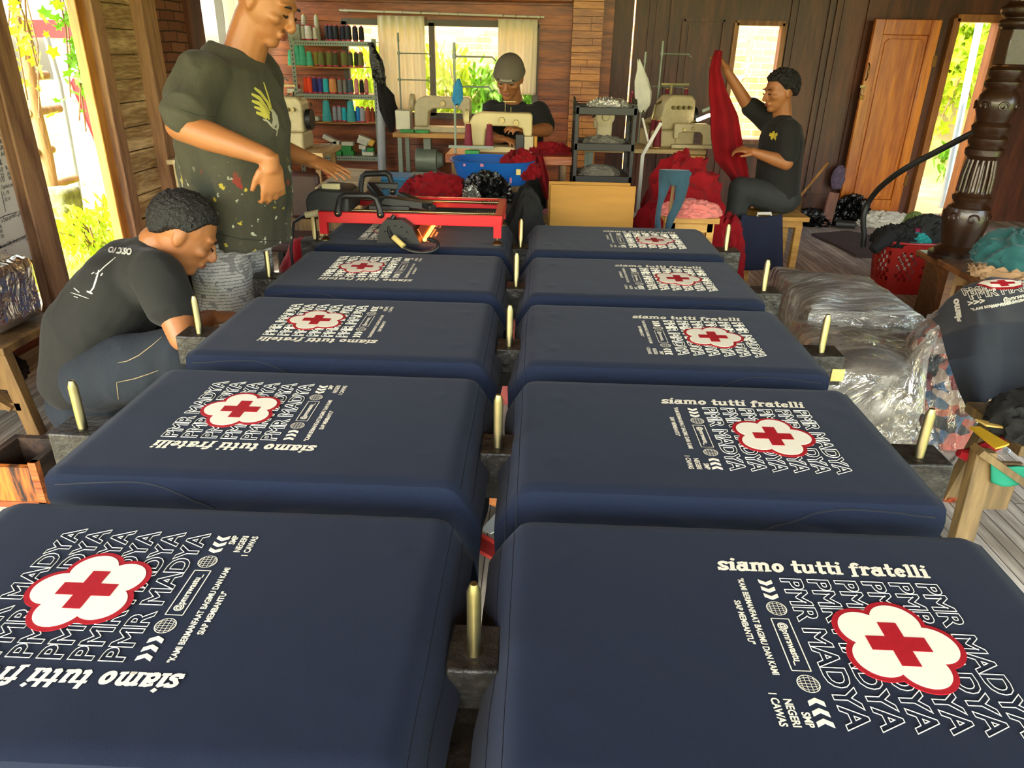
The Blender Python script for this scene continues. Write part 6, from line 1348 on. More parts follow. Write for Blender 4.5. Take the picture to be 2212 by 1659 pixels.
# table behind the rack with machines
Y4 = 4.35; z4 = at(1400, 322, Y=Y4).z; x0t = at(1262, 322, Y=Y4).x; x1t = at(1527, 318, Y=Y4).x
t4 = table('long tan table behind the black rack carrying three machines', x0t, x1t, Y4, Y4+.5, z4, wood('cream_top', '#a08454', '#cbb27c', 'X', 3), th=.03, legm=GREYMET)
obj('drawer', MB().box((x1t-.10, Y4+.04, z4-.085), (.19, .10, .10)), wood('tan_box', '#a8863c', '#c4a456', 'X', 3), t4, world=True, bevel=.003)
mr_ = at(1300, 315, Y=Y4+.2); machine('beige sewing machine seen through the black rack with its round handwheel forward', (mr_.x+.0, Y4+.28, z4), PI/2+PI, .95, 1)
solo('yellow_thread_cup', MB().lathe([(.035, 0), (.04, .05), (.036, .05), (.03, .01)], (at(1345, 318, Y=Y4+.1).x, Y4+.08, z4), 20), mat('yellow_cup', '#b8902c', .5), 'small yellow cup on the table seen through the black rack', 'cup')
oc = at(1440, 318, Y=Y4+.2); overlocker('tall beige overlock machine behind the red heap', (oc.x, Y4+.26, z4), .25, 1.15)
ol = at(1492, 318, Y=Y4+.1); machine('small beige machine with bright work lamp at the right end of the tan table', (ol.x+.005, Y4+.14, z4), 0, .62, 1)
r = thing('work_lamp', 'bright white strip work lamp on a thin arm beside the red cloth', 'lamp', (ol.x, Y4+.2, z4+.15))
la = at(1507, 259, Y=Y4+.15); lb = at(1532, 249, Y=Y4+.15)
obj('tube', MB().cyl(la, lb, .012, .012, 14).ell(la, (.012,)*3).ell(lb, (.012,)*3), mat('lamp_white', '#fff4d8', .4, emit='#fff0cc', estr=4), r, world=True); obj('arm', MB().tube([V(ol.x, Y4+.15, z4+.16), at(1488, 268, Y=Y4+.15), la], .005, 8), STEEL, r, world=True); obj('shade', MB().bar(at(1517, 240, Y=Y4+.17), at(1536, 232, Y=Y4+.17), .008, .02), GREYMET, r, world=True)
# stands and cones at the right
pb = at(1412, 318, Y=Y4+.40); th_ = at(1425, 105, Y=Y4+.40).z-z4
thread_stand('tall grey thread stand with maroon cones behind the red heap', (pb.x, Y4+.42, z4), th_, [(at(1425, 116, Y=Y4+.4).z-z4, 0, .21), (at(1418, 187, Y=Y4+.4).z-z4, -.05, .19)], (at(1450, 231, Y=Y4+.4).z-z4, .12, .26))
for px, lab in ((1438, 'left maroon thread cone on the high tray behind the red heap'), (1479, 'right maroon thread cone on the high tray behind the red heap')):
    p = at(px, 228, Y=Y4+.42); spool('maroon', p.x, Y4+.42, p.z-.002, .12, .022, lab, 'maroon cones on the high tray', True)
for px, lab in ((1410, 'left maroon cone leaning beside the overlocker behind the red heap'), (1419, 'fatter maroon cone right beside the overlocker behind the red heap')):
    p = at(px, 300, Y=Y4+.12); spool('maroon', p.x, Y4+.10+(.05 if px == 1410 else 0), z4, .19, .030, lab, 'maroon cones beside the overlocker', True)
pb2 = at(1378, 318, Y=Y4+.35); thread_stand('thin white thread stand with a white plastic bag hung on it', (pb2.x, Y4+.36, z4), at(1378, 128, Y=Y4+.35).z-z4, [(.22, -.08, .03)], (.26, -.03, .12))
for px, lab in ((1363, 'left small maroon spool next to the white hanging bag'), (1372, 'right small maroon spool next to the white hanging bag')):
    p = at(px, 222, Y=Y4+.36); spool('maroon', p.x, Y4+.33, z4+.263, .095, .013, lab, 'small maroon spools by the hanging bag')
m = MB(); wb = [(1380, 130, .008), (1384, 150, .02), (1388, 175, .045), (1392, 200, .055), (1392, 225, .05), (1388, 240, .02)]
m.loft([[at(x, y, Y=Y4+.30)+V(math.cos(t)*w_*(1+.3*math.sin(3*t+y)), math.sin(t)*w_*.4, .01*math.sin(4*t)) for t in [2*PI*k/20 for k in range(20)]] for x, y, w_ in wb]); solo('white_bag', m, mat('white_film_bag', '#c8c8ba', .4, bump=.5, bscale=20), 'white plastic bag hanging from the thin thread stand', 'bag')
solo('white_chair_frame', MB().bar(at(1388, 335, Y=3.9), at(1428, 265, Y=3.9), .022, .02).bar(at(1388, 255, Y=3.92), at(1400, 305, Y=3.92), .015, .012).bar(V(at(1388, 335, Y=3.9).x, 3.9, .02), at(1388, 335, Y=3.9), .022, .02), WHITEP, 'white folding metal arm crossing between the rack and the red heap', 'metal arm')
# cardboard
for k, (x0, x1, dy, zt_, lab) in enumerate(((1186, 1362, .03, 391, 'rear sheet of tan cardboard leaning at the end of the aisle'), (1190, 1374, 0, 398, 'front sheet of tan cardboard leaning behind the farthest right shirt'))):
    a, b = at(x0, zt_, Y=2.92+dy), at(x1, zt_+4, Y=2.92+dy); solo('cardboard_sheet', MB().box(((a.x+b.x)/2, 2.92+dy, a.z/2), (b.x-a.x, .012, a.z)), mat('cardboard', '#b08036', .8, var=.08, scale=4, stretch=(1, 1, 8)), lab, 'cardboard', 'cardboard sheets', bevel=.002)
solo('small_carton', MB().box((at(1235, 490, Y=2.6).x, 2.62, .21), (.20, .14, .42)), mat('cardboard_brown', '#8a6030', .85), 'low brown carton before the cardboard sheets', 'carton', bevel=.004)
# red heap, pink cloth on stool, blue cloth
h0 = at(1478, 420, Y=3.25)
solo('red_cloth_heap', heap('b', (h0.x, 3.30, 0), (.30, .28, .80), 61, None, .34, freq=2.1, flat=.15, n=6), REDC, 'huge heap of crumpled red shirts in the middle of the room', 'cloth heap')
solo('red_cloth_heap', heap('b', (at(1575, 500, Y=3.35).x, 3.38, 0), (.12, .16, .50), 63, None, .3, freq=3, flat=.15), REDC, 'lower slumped red cloth at the right foot of the huge red heap', 'cloth heap')
Yp = 2.78; a = at(1432, 468, Y=Yp); b = at(1560, 468, Y=Yp); zst = at(1500, 470, Y=Yp).z
r = thing('small_stool', 'small pine stool carrying pink cloth in front of the red heap', 'stool', ((a.x+b.x)/2, Yp+.08, 0)); PY_ = wood('pine_yellow', '#a3742c', '#c9994a', 'X', 4)
obj('seat', MB().box(((a.x+b.x)/2, Yp+.08, zst-.015), (b.x-a.x-.02, .18, .03)), PY_, r, world=True, bevel=.003)
for x in (a.x+.05, b.x-.05):
    for y in (Yp+.02, Yp+.14): obj('leg', MB().bar((x, y, 0), (x, y, zst-.03), .035, .035), PY_, r, world=True)
obj('apron', MB().box(((a.x+b.x)/2, Yp+.01, zst-.05), (b.x-a.x-.08, .015, .05)), PY_, r, world=True)
PINK = mat('dusty_pink_cotton', '#c06a62', .85, var=.12, bump=.2, sheen=.2)
solo('pink_cloth', heap('b', ((a.x+b.x)/2, Yp+.08, zst), (.17, .11, .065), 65, None, .25, freq=2, flat=.1), PINK, 'folded dusty pink cloth on the small pine stool', 'cloth')
DB = mat('denim_blue_cloth', '#1b3c4c', .85, var=.3, bump=.3, sheen=.2)
m = MB(); Yb = 2.66
def strip(pts, ws, th=.016): m.loft([[p+V(math.cos(t)*w_*(1+.15*math.sin(3*t+i)), math.sin(t)*th, 0) for t in [2*PI*k/14 for k in range(14)]] for i, (p, w_) in enumerate(zip(pts, ws))])
strip([at(x, y, Y=Yb) for x, y in ((1440, 372), (1436, 395), (1430, 420), (1424, 445), (1421, 470), (1422, 494))], [.035, .03, .02, .012, .012, .016])
strip([at(x, y, Y=Yb) for x, y in ((1474, 372), (1472, 395), (1468, 425), (1460, 450), (1450, 470), (1443, 494))], [.035, .034, .026, .022, .02, .014])
strip([at(x, y, Y=Yb) for x, y in ((1457, 367), (1457, 374), (1456, 388), (1455, 400))], [.070, .075, .06, .01], .02)
bc_ = obj('blue_cloth', m, DB); tag(bc_, 'twisted denim blue cloth hanging down in front of the red heap', 'cloth')
solo('hanging_rail', MB().cyl(at(1436, 372, Y=Yb+.0), at(1480, 372, Y=Yb+.0), .006, .006).bar(V(at(1457, 372, Y=Yb).x, Yb+.03, 0), at(1457, 376, Y=Yb+.03), .014, .014), W_OLD, 'thin rail holding the denim blue cloth', 'rail')
# ================================================================== RIGHT MAN'S THINGS
m = MB()
L_ = [(1545, 108), (1534, 150), (1533, 200), (1537, 250), (1538, 300), (1545, 345), (1580, 385), (1592, 418)]; R_ = [(1560, 110), (1556, 150), (1572, 200), (1594, 250), (1602, 300), (1612, 350), (1618, 390), (1612, 420)]
def rcl(u, v):
    t = v*(len(L_)-1); i = min(int(t), len(L_)-2); f = t-i; a = Vector(L_[i]).lerp(Vector(L_[i+1]), f); b = Vector(R_[i]).lerp(Vector(R_[i+1]), f); p = a.lerp(b, u)
    return at(p.x, p.y, Y=4.0+.08*(v-.3))+V(0, .028*math.sin(u*8+v*2)*(.3+v)+.014*noise.noise(Vector((u*3, v*5, 1))), 0)
m.grid(rcl, 30, 60); solo('red_cloth', m, REDC, 'long red cloth hanging from the raised hand of the right man', 'cloth', solid=.012)
ncx = at(1640, 470, Y=3.74)
def nv(u, v): p = at(1602+(1690-1602)*u+(-12 if u < .5 else -2)*v*(1-u)*2, 462+121*v+6*math.sin(u*PI)*(1-v), Y=3.74); return p+V(0, .012*math.sin(u*11+v)*v, 0)
solo('navy_cloth', MB().grid(nv, 24, 20), mat('plain_navy', '#0e1630', .85, var=.08), 'plain navy cloth hanging down in front of the yellow pine stool', 'cloth', solid=.01)
solo('white_clip', MB().tube([at(1636, 468, Y=3.76), at(1636, 461, Y=3.76), at(1665, 461, Y=3.76), at(1665, 468, Y=3.76)], .010, 8), WHITEP, 'white plastic clip on the front of the yellow pine stool', 'handle')
r = thing('striped_pole', 'red topped yellow pole leaning behind the seated right man', 'pole', tuple(V(at(1692, 440, Y=4.3).x, 4.3, 0)))
a, mdl, b = at(1731, 310, Y=4.3), at(1708, 380, Y=4.3), at(1688, 440, Y=4.3); d_ = (b-a).normalized(); fl_ = b+d_*(b.z/-d_.z)
obj('yellow_part', MB().bar(mdl, fl_, .016, .02), mat('yellow_paint', '#b8a020', .5), r, world=True); obj('red_part', MB().bar(a, mdl, .016, .02), mat('red_plastic', '#b01824', .5), r, world=True)
a, b = at(1788, 352, Y=5.9), at(1728, 425, Y=5.75); d_ = (b-a).normalized()
r = thing('broom', 'straw broom leaning in the corner left of the open door', 'broom', (b.x, 5.7, 0)); obj('stick', MB().cyl(a, b, .012, .012), wood('broom_stick', '#8a5c28', '#b88444'), r, world=True)
e_ = V(b.x-.10, 5.68, .02); obj('bristles', MB().loft([[b.lerp(e_, t)+V(math.cos(q_)*w_, math.sin(q_)*w_*.4, 0) for q_ in [2*PI*k/14 for k in range(14)]] for t, w_ in ((0, .02), (.3, .05), (1, .11))]), mat('straw', '#7a5a2c', .95, var=.5, scale=70, bump=1, bscale=90, stretch=(3, 3, .3)), r, world=True)
for k, (x, y, rr_, lab) in enumerate(((1752, 462, (.20, .14, .10), 'shiny black plastic bag on the floor under the broom'), (1800, 440, (.16, .12, .20), 'tall black plastic bag slumped against the wall left of the door'))):
    p = at(x, y+22, Z=0); solo('black_bag', heap('b', (p.x, min(p.y, 5.95), 0), rr_, 71+k, None, .4, flat=.3), GBAG, lab, 'bag')
p = at(1770, 482, Z=0); solo('wood_offcut', MB().bar((p.x, p.y-.15, 0.01), (p.x+.03, p.y-.12, .30), .09, .03), wood('reddish_offcut', '#6a3a28', '#94604a'), 'short reddish board standing on the floor before the black bags', 'board')
p = at(1822, 492, Z=0); solo('dark_bottle', MB().cyl((p.x-.08, p.y, .035), (p.x+.08, p.y-.03, .035), .035, .035), mat('dark_grey', '#2a2a28', .5), 'dark grey cylinder lying on the pale floor near the door', 'cylinder')
p = at(1888, 482, Z=0); solo('white_sacking', heap('b', (p.x+.05, min(p.y, 5.9), 0), (.30, .18, .09), 75, None, .3, flat=.2), WHITEP, 'white sacking on the floor under the open door leaf', 'sack')
p = at(1815, 385, Y=6.05); solo('lilac_cloth', heap('b', (p.x, 6.08, p.z-.10), (.07, .04, .12), 76, None, .2, flat=.8), mat('lilac', '#5d5068', .85), 'lilac cloth hanging at the left edge of the open door leaf', 'cloth')
q = [at(x, y, Z=.012) for x, y in ((1752, 506), (1830, 500), (1898, 512), (1905, 556), (1850, 553), (1805, 530))]
m = MB(); m.prism([(a.x, a.y) for a in q], .002, .022); solo('floor_mat', m, mat('dark_mauve_mat', '#4a3c38', .95, var=.2, scale=6, bump=.4), 'dark mauve floor mat lying on the pale boards', 'mat', bevel=.006)
# red laundry basket
p0 = at(1955, 640, Z=0); rx = .215; bc = V(p0.x+.03, p0.y+.17, 0)
zb = at(1950, 526, Y=bc.y-.15).z
r = thing('laundry_basket', 'red slotted laundry basket with yellow handle full of clothes', 'basket', tuple(bc)); RBK = mat('brick_red_plastic', '#a01c14', .4, var=.06)
PF = basket(r, (bc.x, bc.y, 0), rx, .17, zb, RBK, base=.80, n=64)
hx_ = at(2008, 546, Y=bc.y-.16)
obj('yellow_handle', MB().tube([V(bc.x+.10+.045*math.cos(t)*1.15, bc.y-.165, zb-.055+.018*math.sin(t)) for t in [2*PI*k/20 for k in range(21)]], .006, 8), mat('yellow_handle', '#c8a020', .4), r, world=True)
for (dx, dy, dz, rr_, sd, mt_, lab) in ((-.10, -.02, .0, (.15, .14, .09), 81, mat('black_cloth', '#141413', .9, var=.3), 'black cloth spilling over the left side of the red basket'), (.10, .04, .0, (.17, .15, .14), 82, mat('charcoal_cloth', '#1e1f1e', .9, var=.3), 'charcoal cloth mound at the right of the red basket'), (.0, -.08, .0, (.09, .07, .07), 83, mat('turquoise_cloth', '#1d8a86', .85, var=.2), 'turquoise cloth in the middle of the red basket'), (.03, -.04, .07, (.07, .05, .03), 84, mat('magenta_cloth', '#8a1c48', .85), 'magenta cloth strip on top of the red basket'), (.04, .09, .11, (.06, .05, .06), 85, mat('sage_cloth', '#5f7038', .85), 'sage green cloth topping the red basket')):
    solo('garment', heap('b', (bc.x+dx, bc.y+dy, zb-.03+dz), rr_, sd, None, .3, flat=.25), mt_, lab, 'garment', 'clothes in the red basket')
solo('black_sleeve', MB().tube([V(bc.x-.18, bc.y-.10, zb+.04), V(bc.x-.24, bc.y-.13, zb+.0), V(bc.x-.29, bc.y-.15, zb-.05)], [.05, .045, .03], 12), mat('black_cloth', '#141413', .9), 'black sleeve dangling off the left rim of the red basket', 'garment')
hp_ = [at(x, y, Y=Y) for x, y, Y in ((1868, 512, bc.y-.05), (1862, 480, bc.y-.05), (1868, 450, bc.y-.05), (1885, 420, bc.y-.05), (1915, 390, 3.5), (1960, 360, 3.4), (2010, 335, 3.3), (2060, 308, 3.2), (2112, 282, 3.1), (2150, 262, 3.05))]
cc = []
for i in range(len(hp_)-1): cc += [hp_[i].lerp(hp_[i+1], k/4) for k in range(4)]
cc = [sum((cc[max(0, min(len(cc)-1, i+d))] for d in range(-3, 4)), Vector())/7 for i in range(len(cc))]
solo('black_hose', MB().tube([V(cc[0].x+.01, cc[0].y, zb-.05)]+cc, .017, 12), mat('black_rubber', '#1c1d1c', .45, var=.1), 'thick black hose arching from the red basket to the carved column', 'hose')
# carved column on its plinth furniture
Yc = 2.95; cb = at(2085, 545, Y=Yc); czb = at(2085, 556, Y=Yc).z; ctop = 2.5; cxc = cb.x-.045
def zy(y, x=2110): return at(x, y, Y=Yc).z
prof = [(.135, czb), (.135, czb+.025), (.11, czb+.03), (.115, czb+.045), (.10, czb+.055), (.085, czb+.07), (.105, zy(490)), (.112, zy(465)), (.10, zy(448)), (.072, zy(440)), (.088, zy(432)), (.092, zy(424)), (.075, zy(418))]
for k, y in enumerate(range(410, 345, -10)): prof.append((.070-.002*k, zy(y)))
prof += [(.072, zy(340)), (.086, zy(334)), (.088, zy(322)), (.072, zy(316)), (.085, zy(308)), (.088, zy(298)), (.070, zy(290)), (.082, zy(282)), (.088, zy(272)), (.070, zy(262)), (.078, zy(250)), (.090, zy(236)), (.094, zy(220)), (.085, zy(204)), (.064, zy(192)), (.080, zy(184)), (.082, zy(176)), (.062, zy(168)), (.075, zy(160)), (.078, zy(150)), (.060, zy(142))]
r = thing('carved_column', 'dark turned and carved teak column standing at the right', 'column', (cxc, Yc, czb)); CW = mat('dark_polished_teak', '#2a170a', .34, var=.25, scale=12, bump=.1, coat=.25)
obj('shaft', MB().lathe(prof, (cxc, Yc, 0), 40), CW, r, world=True)
m = MB()
for k in range(16): a = 2*PI*k/16; m.tube([(cxc+.074*math.cos(a), Yc+.074*math.sin(a), zy(414)), (cxc+.072*math.cos(a), Yc+.072*math.sin(a), zy(380)), (cxc+.062*math.cos(a), Yc+.062*math.sin(a), zy(344))], .009, 8)
obj('fluting', m, CW, r, world=True)
m = MB()
for k in range(7):
    a = 2*PI*k/7
    for zc_, R_s in ((zy(228), .024), (zy(468), .030)):
        pts = [(cxc+(.094 if R_s < .03 else .108)*math.cos(a+.28*math.cos(t)*(1-t/9)), Yc+(.094 if R_s < .03 else .108)*math.sin(a+.28*math.cos(t)*(1-t/9)), zc_+R_s*math.sin(t)*(1-t/9)) for t in [i*.5 for i in range(15)]]; m.tube(pts, .006, 6)
obj('carved_scroll', m, CW, r, world=True)
zq = zy(140); m = MB(); m.box((cxc, Yc, (zq+zy(60))/2), (.105, .105, zy(60)-zq)); m.lathe([(.06, zy(62)), (.085, zy(55)), (.09, zy(45)), (.06, zy(38)), (.09, zy(28)), (.095, zy(15)), (.07, zy(5)), (.07, ctop+.1)], (cxc, Yc, 0), 32)
obj('square_block', m, CW, r, world=True, bevel=.006)
r = thing('teak_chest', 'low carved brown teak chest under the carved column', 'chest', (2.3, 2.95, 0)); CWB = wood('brown_teak', '#4a2a12', '#7a4a22', 'X', 4, .4, .3, coat=.2)
obj('body', MB().box((cxc+.36, 2.95, czb/2), (.86, .30, czb-.001)), CWB, r, world=True, bevel=.006)
obj('lid_moulding', MB().box((cxc+.36, 2.95, czb-.02), (.98, .34, .035)), CWB, r, world=True, bevel=.01)
lw = at(2040, 600, Y=2.55); r2 = thing('carved_panel', 'brown carved wooden panel leaning by the red basket', 'panel', (lw.x, 2.6, 0))
obj('board', MB().bar(at(2060, 640, Y=2.66), at(2170, 668, Y=2.5), .03, .12), CWB, r2, world=True, bevel=.005); obj('top_rail', MB().bar(at(2065, 575, Y=2.66), at(2170, 618, Y=2.5), .05, .05), CWB, r2, world=True, bevel=.005)
obj('face', MB().bar(V(at(2090, 600, Y=2.66).x, 2.66, 0), at(2085, 578, Y=2.66), .14, .02).bar(V(at(2130, 640, Y=2.6).x, 2.6, 0.0), at(2130, 610, Y=2.6), .14, .02), wood('raw_teak_back', '#6a4a24', '#96703e', 'Z', 4), r2, world=True)
# teal garments on a shelf at the right edge
tp = at(2175, 545, Y=2.35); solo('teal_cloth', heap('b', (tp.x+.07, 2.38, tp.z-.06), (.19, .17, .12), 91, None, .22, freq=2, flat=.35), mat('deep_teal_cotton', '#0f4a4a', .85, var=.15, sheen=.2), 'deep teal pile of cloth at the right edge above beige cloth', 'cloth pile')
solo('beige_cloth', heap('b', (tp.x+.09, 2.33, tp.z-.105), (.23, .19, .045), 92, None, .25, freq=3, flat=.3), mat('beige_cotton', '#9a7a58', .85, var=.15), 'beige folded cloth beneath the teal pile', 'cloth')
solo('pink_cloth', heap('b', (tp.x+.13, 2.20, tp.z-.085), (.05, .04, .03), 93, None, .25, flat=.3), mat('lilac_pink', '#a868a0', .85), 'small lilac pink cloth peeping out of the beige pile', 'cloth')
table('dark low table holding the teal and beige cloth at the right edge', tp.x-.15, tp.x+.45, 2.08, 2.62, tp.z-.105, CWB, th=.03, legm=CWB, name='low_table')
# ================================================================== WRAPPED BUNDLES
FW_ = film('bundle_wrap', (.92, .92, .88), .15, .07, 1.0, 5, (1, 1, 1), .45, (6, (1, 1.9, 1))); FW2 = film('stretched_wrap', (.9, .9, .86), .35, .2, .8, 20, (.3, 2.4, 1), .5, (13, (.3, 2.6, 1)))  # white highlights put into the wrap colour as pale streaks
DK = mat('dark_garments', '#16171a', .85, var=.3, scale=8, bump=.3)
def bundle(lab, quad, zt_, zb_, mt, seed, bul=.03):
    q = [at(x, y, Z=zt_) for x, y in quad]; c_ = sum(q, Vector())/4; r = thing('wrapped_bundle', lab, 'bundle', (c_.x, c_.y, zb_), group=None)
    def lay(off, nz, amp):
        m = MB(); NU = 34
        def pt(u, v): return q[0].lerp(q[1], u).lerp(q[3].lerp(q[2], u), v)
        rings = []
        lv = [(0, 1-.02), (.25, 1.01), (.5, 1.02), (.8, 1.0), (.95, .97), (1.0, .92)]
        for h, k in lv:
            ring = []
            for s_ in range(4):
                for i in range(16):
                    t = i/16; uv = ((t, 0), (1, t), (1-t, 1), (0, 1-t))[s_]; p = pt(*uv); p = c_+(p-c_)*(k+off*3); z = zb_+(zt_-zb_)*h+off
                    w_ = noise.noise(Vector((p.x*9+seed, p.y*9, z*9)))*amp; ring.append(V(p.x, p.y, z)+ (p-c_).normalized()*w_)
            rings.append(ring)
        m.loft(rings, cap=False); top = rings[-1]
        prev = len(m.v)-64
        for kk in (.8, .6, .4, .2, 0.02):
            b = len(m.v)
            for p in top: w_ = c_+(Vector((p.x, p.y, 0))-Vector((c_.x, c_.y, 0)))*kk; z = zt_+off+bul*(1-kk**2)+amp*1.4*noise.noise(Vector((w_.x*7, w_.y*7+seed, 2))); m.v.append((w_.x, w_.y, z))
            for j in range(64): m.f.append((prev+j, prev+(j+1) % 64, b+(j+1) % 64, b+j))
            prev = b
        m.f.append(tuple(prev+j for j in range(64))); m.f.append(tuple(reversed(range(64)))); return m
    obj('garments', lay(0, 0, .008), DK, r, world=True); obj('plastic_wrap', lay(.008, 0, .016), mt, r, world=True)
bundle('front wrapped bundle of dark garments with a crinkled mirror-like plastic top', [(1768, 800), (2003, 812), (1988, 716), (1708, 690)], .31, .004, FW_, 3)
bundle('rear wrapped bundle of dark garments in tightly stretched ribbed plastic', [(1748, 674), (2003, 690), (1880, 600), (1668, 575)], .36, .01, FW2, 8)
solo('brown_paper', MB().prism([(a.x, a.y) for a in [at(x, y, Z=0) for x, y in ((1560, 600), (1650, 640), (1640, 700), (1580, 690))]], .001, .004), mat('brown_paper', '#6b5540', .9), 'sheet of brown paper on the floor right of the far table end', 'paper')
# ================================================================== SCRAP BAG, SHIRT OVER IT, TRESTLE
yb0 = 1.55; bgc = at(2075, 800, Y=yb0+.1)
r = thing('scrap_bag', 'clear plastic bag stuffed with pink, blue and maroon fabric scraps at the right', 'bag', (bgc.x, yb0+.15, 0))
def scrapmat():
    m = mat('scraps', '#8a3a40', .85, var=.1); N = m.node_tree.nodes; L = m.node_tree.links; b = N['Principled BSDF']; tc = N.new('ShaderNodeTexCoord'); vo = N.new('ShaderNodeTexVoronoi'); vo.inputs['Scale'].default_value = 19
    nz = N.new('ShaderNodeTexNoise'); nz.inputs['Scale'].default_value = 6; L.new(tc.outputs['Object'], nz.inputs[0]); vm = N.new('ShaderNodeVectorMath'); vm.operation = 'MULTIPLY_ADD'; vm.inputs[1].default_value = (.15, .15, .15); L.new(nz.outputs[1], vm.inputs[0]); L.new(tc.outputs['Object'], vm.inputs[2]); L.new(vm.outputs[0], vo.inputs[0])
    sp = N.new('ShaderNodeSeparateColor'); L.new(vo.outputs['Color'], sp.inputs[0]); r = N.new('ShaderNodeValToRGB'); r.color_ramp.interpolation = 'CONSTANT'; e = r.color_ramp.elements
    e[0].color = (*rgb('#c4685c'), 1); e[1].position = .22; e[1].color = (*rgb('#4a6f96'), 1)
    for p, c in ((.38, '#5c1424'), (.55, '#c9b8ae'), (.7, '#b85a50'), (.84, '#22303c'), (.92, '#8a2030')): a = e.new(p); a.color = (*rgb(c), 1)
    L.new(sp.outputs[0], r.inputs[0]); L.new(r.outputs[0], b.inputs['Base Color']); return m
SM = scrapmat()
obj('scraps', heap('b', (bgc.x+.07, yb0+.2, 0), (.25, .22, .50), 95, None, .14, freq=3.5, flat=.12, n=6), SM, r, world=True)
obj('plastic_film', heap('b', (bgc.x+.065, yb0+.2, 0), (.285, .25, .53), 96, None, .10, freq=4, flat=.12, n=6), film('bag_film', (.96, .96, .96), .75, .10, .8, 9, (1, 1, .35), .25, (9, (1, 1, .35))), r, world=True)
obj('bag_neck', MB().tube([at(1950, 880, Y=yb0-.02), at(1968, 820, Y=yb0), at(1988, 770, Y=yb0), at(2008, 735, Y=yb0-.02), at(2022, 712, Y=yb0-.03)], [.075, .05, .03, .02, .014], 14), film('bag_film', ()), r, world=True)
obj('loose_film', heap('b', (at(1950, 925, Y=yb0-.05).x, yb0-.05, .0), (.10, .10, .16), 97, None, .3, flat=.1), film('bag_film', ()), r, world=True)
# navy shirt draped over the bag, with the same print
dr_pts = [[(2012, 690), (2045, 650), (2085, 618), (2140, 600), (2230, 606)], [(2030, 705), (2062, 676), (2105, 650), (2150, 640), (2230, 640)], [(2035, 728), (2075, 715), (2115, 705), (2160, 700), (2230, 700)], [(2048, 780), (2085, 772), (2120, 770), (2165, 770), (2230, 765)], [(2075, 850), (2100, 840), (2130, 835), (2165, 836), (2230, 830)], [(2098, 900), (2115, 897), (2135, 862), (2165, 856), (2230, 855)]]
Ys_ = [1.78, 1.62, 1.42, 1.33, 1.29, 1.27]
def drp(u, v):
    t = v*5; i = min(int(t), 4); f = t-i; s_ = u*4; j = min(int(s_), 3); g = s_-j
    def e(ii): a = Vector(dr_pts[ii][j]); b = Vector(dr_pts[ii][j+1]); return a.lerp(b, g)
    p = e(i).lerp(e(i+1), f); y = Ys_[i]*(1-f)+Ys_[i+1]*f
    return at(p.x, p.y, Y=y+.02*math.sin(u*7+v*3))+V(0, 0, .004*noise.noise(Vector((u*6, v*6, 5))))
rt = thing('t_shirt', 'navy printed t-shirt thrown over the bag of scraps at the right edge', 't-shirt', (1.9, 1.5, .5)); body_ = obj('shirt_body', MB().grid(drp, 60, 60), mat('draped_navy', '#0f141d', .9, var=.1, bump=.08, bscale=300, sheen=.1), rt, world=True, solid=.006)
def dt(s, quad, bold=.03, h=None): return decal_text('printed_lettering', body_, s, quad, INK, rt, bold=bold, off=.006)
ol_ = text_geo('PMR MADYA', 1.0, None, bold=.028, outline=.03)
for quad in ([(2098, 649), (2268, 622), (2262, 605), (2090, 630)], [(2085, 640), (2240, 615), (2236, 604), (2078, 626)]): decal_text('outlined_lettering', body_, '', quad, INK, rt, off=.006, geo=([Vector((v.x, v.y, 0)) for v in ol_[0]], ol_[1]))
dt('@pmrswastu_', [(2166, 655), (2232, 640), (2230, 630), (2164, 646)]); dt('>>>', [(2094, 664), (2128, 658), (2127, 647), (2092, 653)], .05); dt('"KAMI BERMANFAAT BAGIMU', [(2100, 675), (2218, 652), (2217, 646), (2098, 669)]); dt('SIAP MEMBANTU"', [(2140, 669), (2206, 655), (2205, 649), (2138, 663)])
dt('siamo', [(2080, 697), (2072, 646), (2057, 650), (2066, 699)], .06)
def ell_ln(cx, cy, rx, ry, n=18, a0=0, a1=2*PI): return [(cx+rx*math.cos(a0+(a1-a0)*k/n), cy+ry*math.sin(a0+(a1-a0)*k/n)) for k in range(n+1)]
strokes('globe', body_, [(ell_ln(2144, 651, 12, 7), .0012), (ell_ln(2144, 651, 5, 7), .0012), ([(2132, 652), (2156, 650)], .0012), ([(2144, 644), (2144, 658)], .0012), ([(2161, 646), (2232, 629)], .0015), ([(2163, 657), (2232, 642)], .0015), ([(2161, 646), (2163, 657)], .0015)], .001, INK, rt)
def blob(name, pts, mt, off):
    tree = bvh_world(body_); mb = MB(); c0 = Vector((sum(p[0] for p in pts)/len(pts), sum(p[1] for p in pts)/len(pts))); n = len(pts); R = 6
    for i in range(R+1):
        for p in pts: q_ = c0.lerp(Vector(p), i/R); h = hit(tree, q_.x, q_.y, off) or (body_.data.vertices[0].co, None); mb.v.append(tuple(h[0]))
    for i in range(R):
        for j in range(n): mb.f.append((i*n+j, i*n+(j+1) % n, (i+1)*n+(j+1) % n, (i+1)*n+j))
    return obj(name, mb, mt, rt, world=True, smooth=False)
blob('badge_border', [(2110, 618), (2122, 610), (2150, 606), (2180, 607), (2206, 612), (2208, 622), (2190, 628), (2160, 630), (2138, 628), (2124, 622)], INKR, .007)
blob('badge', [(2113, 617), (2126, 611), (2150, 608), (2180, 609), (2204, 613), (2204, 620), (2186, 624), (2160, 625), (2140, 625), (2128, 620)], INK, .009)
blob('cross', [(2150, 611), (2166, 610), (2170, 614), (2188, 614), (2190, 618), (2174, 619), (2178, 623), (2160, 624), (2156, 619), (2140, 619), (2138, 615), (2152, 614)], INKR, .011)
